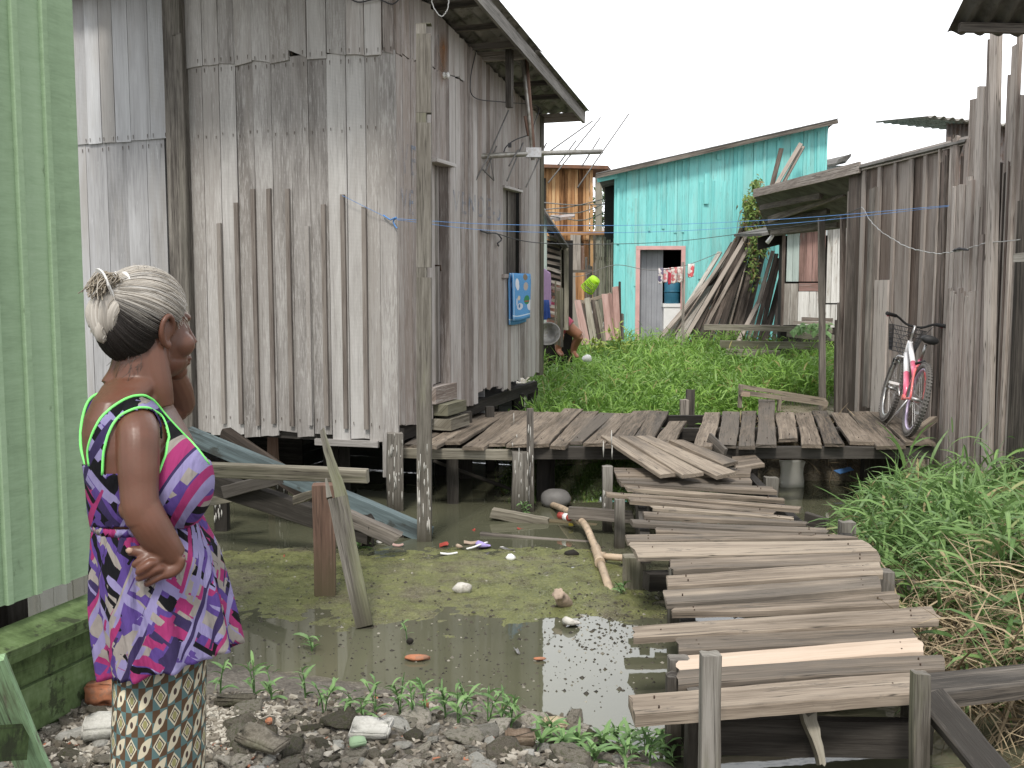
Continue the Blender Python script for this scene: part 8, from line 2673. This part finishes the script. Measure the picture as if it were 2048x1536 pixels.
def scrap(label, px, py, w, h, mat, rot=0, z=WATER + .02, name="litter_scrap"):
    mb = MB(); p = onz(px, py, z); d = Vector((math.cos(rot), math.sin(rot), .05)); s_ = Vector((-math.sin(rot), math.cos(rot), .2))
    slab(mb, p - d * w / 2 - s_ * h / 2, p + d * w / 2 - s_ * h / 2, p + d * w / 2 + s_ * h / 2, p - d * w / 2 + s_ * h / 2, .006, seg=5, k=3, wob=h * .12, jag=w * .1, warp=.008)
    o = mb.build(name, mat); tag(o, label, "litter"); return o
scrap("red plastic scrap on the mud at the foot of the tall pole", 888, 1088, .06, .05, M['red'])
scrap("red scrap floating in the murky water behind the woman", 562, 1113, .05, .03, M['red'], .3)
scrap("dull red scrap under the water by the long dark board", 1040, 1057, .05, .03, M['red'], .2, WATER + .004)
scrap("red bit of litter beyond the yellow lid in the water", 946, 1060, .03, .03, M['red'], .1, WATER + .004)
scrap("white plastic strip left of the small white foam lump", 897, 1105, .11, .018, M['white'], .1)
scrap("thin white plastic stick lying across the lilac lid", 955, 1090, .16, .012, M['white'], .6, WATER + .04)
scrap("grey white strip of plastic right of the lilac lid", 1015, 1096, .11, .02, M['steel'], -.6)
scrap("pale leaf like scrap among the litter behind the lilac lid", 944, 1083, .10, .04, M['bag'], .1)
scrap("yellowish torn packet by the rotten black stub", 768, 1080, .10, .04, M['lumppale'], .2)
scrap("pinkish torn packet right of the yellowish one by the black stub", 795, 1088, .08, .03, M['pink_board'], -.1)
scrap("crumpled pale plastic in the gap of the rotted plank", 1483, 1227, .10, .05, M['steel'], .1, -.2)
scrap("blue scrap of plastic on the muddy bank under the far deck", 1690, 940, .16, .08, M['rope_blue'], .3, WATER + .16)
scrap("clear plastic shard stuck upright in the mud left of the bright water", 1034, 1300, .02, .05, M['steel'], .3, WATER + .02)
# printed packet
bt = MB()
A, B = onz(1116, 1030, WATER + .10), onz(1142, 1036, WATER + .10)
tube(bt, [A, lerp(A, B, .1), lerp(A, B, .5)], [.01, .028, .028], 10, m=0); tube(bt, [lerp(A, B, .5), lerp(A, B, .8)], .0285, 10, m=1); tube(bt, [lerp(A, B, .8), lerp(A, B, .95), B], [.028, .026, .01], 10, m=2)
o = bt.build("packet", [M['red'], M['white'], M['red']]); tag(o, "red and white plastic packet resting on the floating brown board", "packet")
# cut open white jug standing in the water
mb = MB()
b0 = onz(1583, 975, WATER - .01); w = .11
prof = [(0, 1.0), (.08, .98), (.14, .9), (.2, .92), (.26, 1.05)]
rings = [[Vector((b0.x + (c * w * k), b0.y + s_ * .05 * k, WATER - .02 + h)) for c, s_ in ((-1, -.6), (-.9, -1), (0, -1.1), (.9, -1), (1, -.6), (1, .6), (.9, 1), (-.9, 1), (-1, .6))] for h, k in prof]
loft(mb, rings, cap1=False); o = mb.build("cut_jug", plain("yellowed_plastic", (.9, .89, .82), .5, .04, 9, transl=.3)); tag(o, "cut white plastic jug standing in the water below the far deck", "jug")
lump("pale_float", "small pale stone at the waterline left of the cut jug", "stone", onz(1548, 965, WATER + .02), .055, M['lumppale'], 21, (1, .6, .5))
# bed frame like bench of pale wood in the grass
be = thing("pale_bench", "narrow bench frame of pale wood tilted in the grass behind the far deck", "bench", tuple(at(1565, 800, 11.2)))
for a, b_, w in (((1478, 772), (1650, 800), .045), ((1480, 784), (1655, 808), .05)):
    mb = MB(); board(mb, at(*a, 11.35 if w < .05 else 11.1), at(*b_, 11.7 if w < .05 else 11.4), (0, 0, 1), w, .03, seg=4, wob=.002, tint=(.9, .5, .5)); mb.build("rail", M['deck'], be)
for px, p0, p1, Y in ((1482, 770, 815, 11.15), (1650, 800, 830, 11.5), (1560, 793, 822, 11.25)):
    mb = MB(); board(mb, at(px - 3, p1, Y), at(px, p0, Y), (1, 0, 0), .035, .06, seg=2, tint=(.8, .5, .5)); mb.build("leg", M['deck'], be)
mb = MB(); board(mb, at(1484, 788, 11.08), at(1497, 789, 11.12), (0, 0, 1), .05, .05); mb.build("end_block", M['deck_new'], be)
lump("cloth_scrap", "crumpled pale paper on the deck edge by the house", "litter", onz(974, 818, ZD + .03), .03, M['white'], 31, (1.2, .6, .6))
lump("pale_blob", "pale plastic bag caught in the swamp grass", "litter", at(1174, 717, 14), .07, M['white'], 33, (1, .8, .7))

# floating specks and dirt on the wet mud: too many to count
n = 2600
px = np.concatenate([RS.uniform(430, 1330, 1500), RS.uniform(1060, 1330, 140), RS.uniform(1150, 1340, 400)]); py = np.concatenate([1085 + 300 * RS.rand(1500), RS.uniform(1190, 1480, 140), RS.uniform(1170, 1300, 400)])
mb = MB()
for a, b_ in zip(px, py):
    p = onz(a, b_, WATER); z = max(gz(p.x, p.y), WATER)
    if p.y < float(shore(np.array([p.x]))[0]): continue
    r = abs(random.gauss(0, .005)) + .0025
    o0 = len(mb.v); k = 5
    c = Vector((p.x, p.y, z + .001))
    ph = R(0, 6)
    mb.v += [c + Vector((math.cos(ph + q * 1.2566) * r * R(.6, 1.4), math.sin(ph + q * 1.2566) * r * R(.6, 1.4), -.002)) for q in range(5)] + [c + Vector((0, 0, r * R(.3, .8)))]
    t = rt()
    for q in range(5): mb.face((o0 + q, o0 + (q + 1) % 5, o0 + 5), None, t)
N = NT("mud_specks")
tt = N.tint()
o = mb.build("mud_specks", N.finish(N.ramp(tt[0], [(0, (.018, .016, .012)), (.8, (.07, .06, .045)), (1, (.35, .33, .28))]), .6)); tag(o, "dark specks and crumbs of dirt on the wet mud and water", "dirt", kind="stuff")

# ------------------------------------------------------------------ rubble
def stone_mat(name, a, b, c, moss):
    N = NT(name); p = N.objpos()
    n1 = N.noise(p, 14, 6, .7); n2 = N.noise(p, 90, 4, .7); n3 = N.noise(p, 5, 4)
    inf = N.n("ObjectInfo")
    f = N.math('ADD', N.math('MULTIPLY_ADD', n2, .5, N.math('MULTIPLY', n1, .6)), N.math('MULTIPLY', N.math('SUBTRACT', inf.outputs["Random"], .5), .45))
    cc = N.ramp(f, [(.3, a), (.55, b), (.8, c)])
    cc = N.mix(N.math('MULTIPLY', N.ramp(n3, [(.5, 0.0), (.66, 1.0)]), moss), cc, (.055, .065, .025))
    return N.finish(cc, .92, N.math('MULTIPLY_ADD', n2, .5, n1), .8, .012, .2)
SM = [stone_mat("grey_concrete_rubble", (.085, .074, .058), (.225, .203, .168), (.42, .39, .34), .6), stone_mat("dark_mossy_rubble", (.05, .045, .034), (.135, .123, .098), (.28, .26, .22), .75), stone_mat("pale_plaster_rubble", (.17, .16, .14), (.34, .33, .30), (.52, .51, .475), .35)]
def rock_mesh(seed, flat):
    rnd = random.Random(seed); bm = bmesh.new()
    for _ in range(16):
        v = Vector((rnd.gauss(0, 1), rnd.gauss(0, 1), rnd.gauss(0, 1))).normalized()
        v = Vector((max(-.75, min(.75, v.x)) * 1.15, max(-.7, min(.7, v.y)), max(-.6, min(.6, v.z)) * flat)) 
        bm.verts.new(v)
    r = bmesh.ops.convex_hull(bm, input=bm.verts)
    bmesh.ops.delete(bm, geom=[g for g in r['geom_interior'] if isinstance(g, bmesh.types.BMVert)], context='VERTS')
    bmesh.ops.bevel(bm, geom=bm.edges[:], offset=.07, segments=2, affect='EDGES', profile=.6)
    bmesh.ops.triangulate(bm, faces=bm.faces)
    bmesh.ops.subdivide_edges(bm, edges=bm.edges[:], cuts=1, use_grid_fill=True)
    off = Vector((rnd.uniform(0, 90),) * 3)
    for v in bm.verts:
        v.co += v.normal * (.07 * mnoise.noise(v.co * 3 + off) + .05 * mnoise.noise(v.co * 8 + off))
    me = bpy.data.meshes.new("rubble_stone"); bm.to_mesh(me); bm.free()
    me.polygons.foreach_set("use_smooth", [True] * len(me.polygons))
    return me
RK = []
for q in range(12):
    for m in range(3):
        me = rock_mesh(100 + q, R(.6, 1.0)); me.materials.append(SM[m]); RK.append((m, me))
def on_ground(px, py):
    d = ray(px, py); o_ = Vector((0, 0, CAMZ))
    ts = 2.0 + np.arange(900) * .005
    xs_, ys_, zs_ = d.x * ts, d.y * ts, CAMZ + d.z * ts
    hit = np.where(zs_ < height(xs_, ys_))[0]
    if len(hit) == 0: return None
    t = ts[hit[0]]; return o_ + d * t
random.seed(42)
placed = []
cnt = 0
spots = []
for _ in range(1500):
    px = R(0, 1240); py = R(1385, 1560)
    if px < 230: py = R(1375, 1560)
    if 232 < px < 412: continue
    if px > 230 and py < 1415 + 0.03 * (px - 400): continue
    if px > 1180 and py < 1490: continue
    if px < 500 and 410 < px and 1415 < py < 1475 and random.random() < .8: continue
    p = on_ground(px, py)
    if p is None or p.z < WATER - .02: continue
    r = random.choice([.02, .025, .03, .03, .04, .05, .06, .075]) * R(.8, 1.15)
    if any((p - q).length < (r + rr) * .70 for q, rr in placed): continue
    placed.append((p, r))
    if len(placed) >= 230: break
labs = {0: "grey chunk of broken concrete in the rubble bank by the camera", 1: "dark mossy chunk of rubble in the bank by the camera", 2: "pale lump of broken plaster in the rubble bank by the camera"}
grp = {0: "grey rubble chunks", 1: "mossy rubble chunks", 2: "pale rubble chunks"}
for p, r in placed:
    m, me = random.choice(RK)
    if m == 2 and random.random() < .5: m, me = RK[(RK.index((m, me)) // 3) * 3]
    o = bpy.data.objects.new("rubble_stone", me); col.objects.link(o)
    o.location = p + Vector((0, 0, r * .02)); s_ = r * 1.05
    o.scale = (s_ * R(.9, 1.5), s_ * R(.8, 1.1), s_ * R(.6, 1.0)); o.rotation_euler = (R(-.35, .35), R(-.35, .35), R(0, 6.28))
    tag(o, labs[m], "stone", grp[m])
def flatslab(label, px, py, w, d_, t, rot, mat, tilt=(0, 0), name="rubble_slab", up=.03):
    p = on_ground(px, py) or onz(px, py, -.1)
    bm = bmesh.new(); bmesh.ops.create_cube(bm, size=1)
    bmesh.ops.scale(bm, vec=(w, d_, t), verts=bm.verts)
    bmesh.ops.bevel(bm, geom=bm.edges[:], offset=min(w, d_, t) * .18, segments=2, affect='EDGES')
    bmesh.ops.triangulate(bm, faces=bm.faces); bmesh.ops.subdivide_edges(bm, edges=bm.edges[:], cuts=2, use_grid_fill=True)
    for v in bm.verts: v.co += v.normal * .010 * mnoise.noise(v.co * 30 + Vector((px, py, 0))) ; v.co.x += .12 * w * mnoise.noise(Vector((v.co.y * 9, px, 0)))
    me = bpy.data.meshes.new(name); bm.to_mesh(me); bm.free(); me.materials.append(mat); me.polygons.foreach_set("use_smooth", [True] * len(me.polygons))
    o = bpy.data.objects.new(name, me); col.objects.link(o); o.location = p + Vector((0, 0, up)); o.rotation_euler = (tilt[0], tilt[1], rot); tag(o, label, "rubble"); return o
flatslab("long flat slab of greenish concrete in the rubble right of the woman's skirt", 525, 1510, .17, .07, .03, -.5, SM[0], (.3, .1), up=.05)
flatslab("whitest flat plaster slab in the middle of the rubble", 742, 1480, .13, .08, .03, -.05, SM[2], (.35, 0), up=.04)
flatslab("tan triangular stone at the water's edge below the bright reflection", 1108, 1462, .09, .05, .04, .3, stone_mat("tan_stone", (.26, .2, .12), (.40, .33, .22), (.52, .45, .33), .1), (.4, .2), up=.03)
flatslab("hollow orange brick lying behind the woman by the green house", 206, 1408, .11, .06, .08, .1, M['brick'], (0, 0), "brick", up=.04)
flatslab("white plastic container lid half buried below the green house", 62, 1440, .06, .05, .03, -.4, M['white'], (.3, 0), "white_scrap", up=.03)
flatslab("grey pointed stone leaning against the mossy green boards", 140, 1400, .11, .08, .06, .3, SM[0], (.5, .2), up=.05)
flatslab("pale concrete block beside the woman's skirt", 205, 1475, .12, .09, .05, .2, SM[2], (.35, 0), up=.04)
flatslab("orange tile chip on top of the dark stone right of the skirt", 537, 1472, .022, .02, .02, .3, M['brick'], (.2, 0), "tile_chip", up=.05)
flatslab("orange roof tile shard standing upright in the weeds", 850, 1432, .018, .03, .05, .2, M['brick'], (.1, .1), "tile_shard", up=.03)
flatslab("lime green painted stone in the rubble below the white slab", 715, 1508, .05, .03, .02, .4, M['green_wall'], (.4, 0), "painted_stone", up=.04)
flatslab("long dark stone at the water's edge right of the woman's skirt", 470, 1412, .14, .04, .04, -.05, SM[1], (.2, 0), up=.02)
flatslab("reddish brown porous stone below the weeds left of the tan one", 1040, 1492, .10, .06, .05, .1, stone_mat("brown_stone", (.07, .05, .035), (.15, .11, .08), (.24, .19, .15), .3), (.3, 0), up=.03)
# gravel and crumbs between the stones
n = 0; mb = MB()
pool = []
for q in range(6):
    rnd = random.Random(300 + q); bm = bmesh.new()
    for _ in range(9): bm.verts.new((rnd.gauss(0, .6), rnd.gauss(0, .6), rnd.gauss(0, .45)))
    r = bmesh.ops.convex_hull(bm, input=bm.verts); bmesh.ops.delete(bm, geom=[g for g in r['geom_interior'] if isinstance(g, bmesh.types.BMVert)], context='VERTS')
    bm.verts.index_update(); pool.append(([v.co.copy() for v in bm.verts], [[v.index for v in f.verts] for f in bm.faces])); bm.free()
px = np.concatenate([RS.uniform(-20, 1300, 4200), RS.uniform(412, 560, 1500), RS.uniform(40, 230, 500)]); py = np.concatenate([RS.uniform(1385, 1570, 4200), RS.normal(1450, 22, 1500), RS.uniform(1440, 1560, 500)])
for i, (a, b_) in enumerate(zip(px, py)):
    p = on_ground(a, b_)
    if p is None or p.z < WATER + .0 or p.y > float(shore(np.array([p.x]))[0]) + .05: continue
    V, Fc = random.choice(pool); s_ = R(.004, .011) if i > 4200 else R(.003, .016)
    Mr = Matrix.Rotation(R(0, 6.28), 3, 'Z') @ Matrix.Rotation(R(-.6, .6), 3, 'X')
    o0 = len(mb.v); mb.v += [p + Vector((0, 0, s_ * .3)) + Mr @ (v * s_) for v in V]
    t = (R(.35, 1) if i > 4200 else R(0, .8), random.random(), 0)
    for f in Fc: mb.face([o0 + q for q in f], None, t)
N = NT("gravel_crumbs"); tt = N.tint()
c = N.ramp(tt[0], [(0, (.07, .06, .045)), (.5, (.22, .195, .16)), (1, (.53, .50, .44))]); c = N.mix(N.math('GREATER_THAN', tt[1], .985), c, (.36, .15, .09))
o = mb.build("gravel", N.finish(c, .95, N.noise(N.pos(), 300, 3), .4, .003)); tag(o, "crumbs and gravel between the rubble stones", "gravel", kind="stuff")
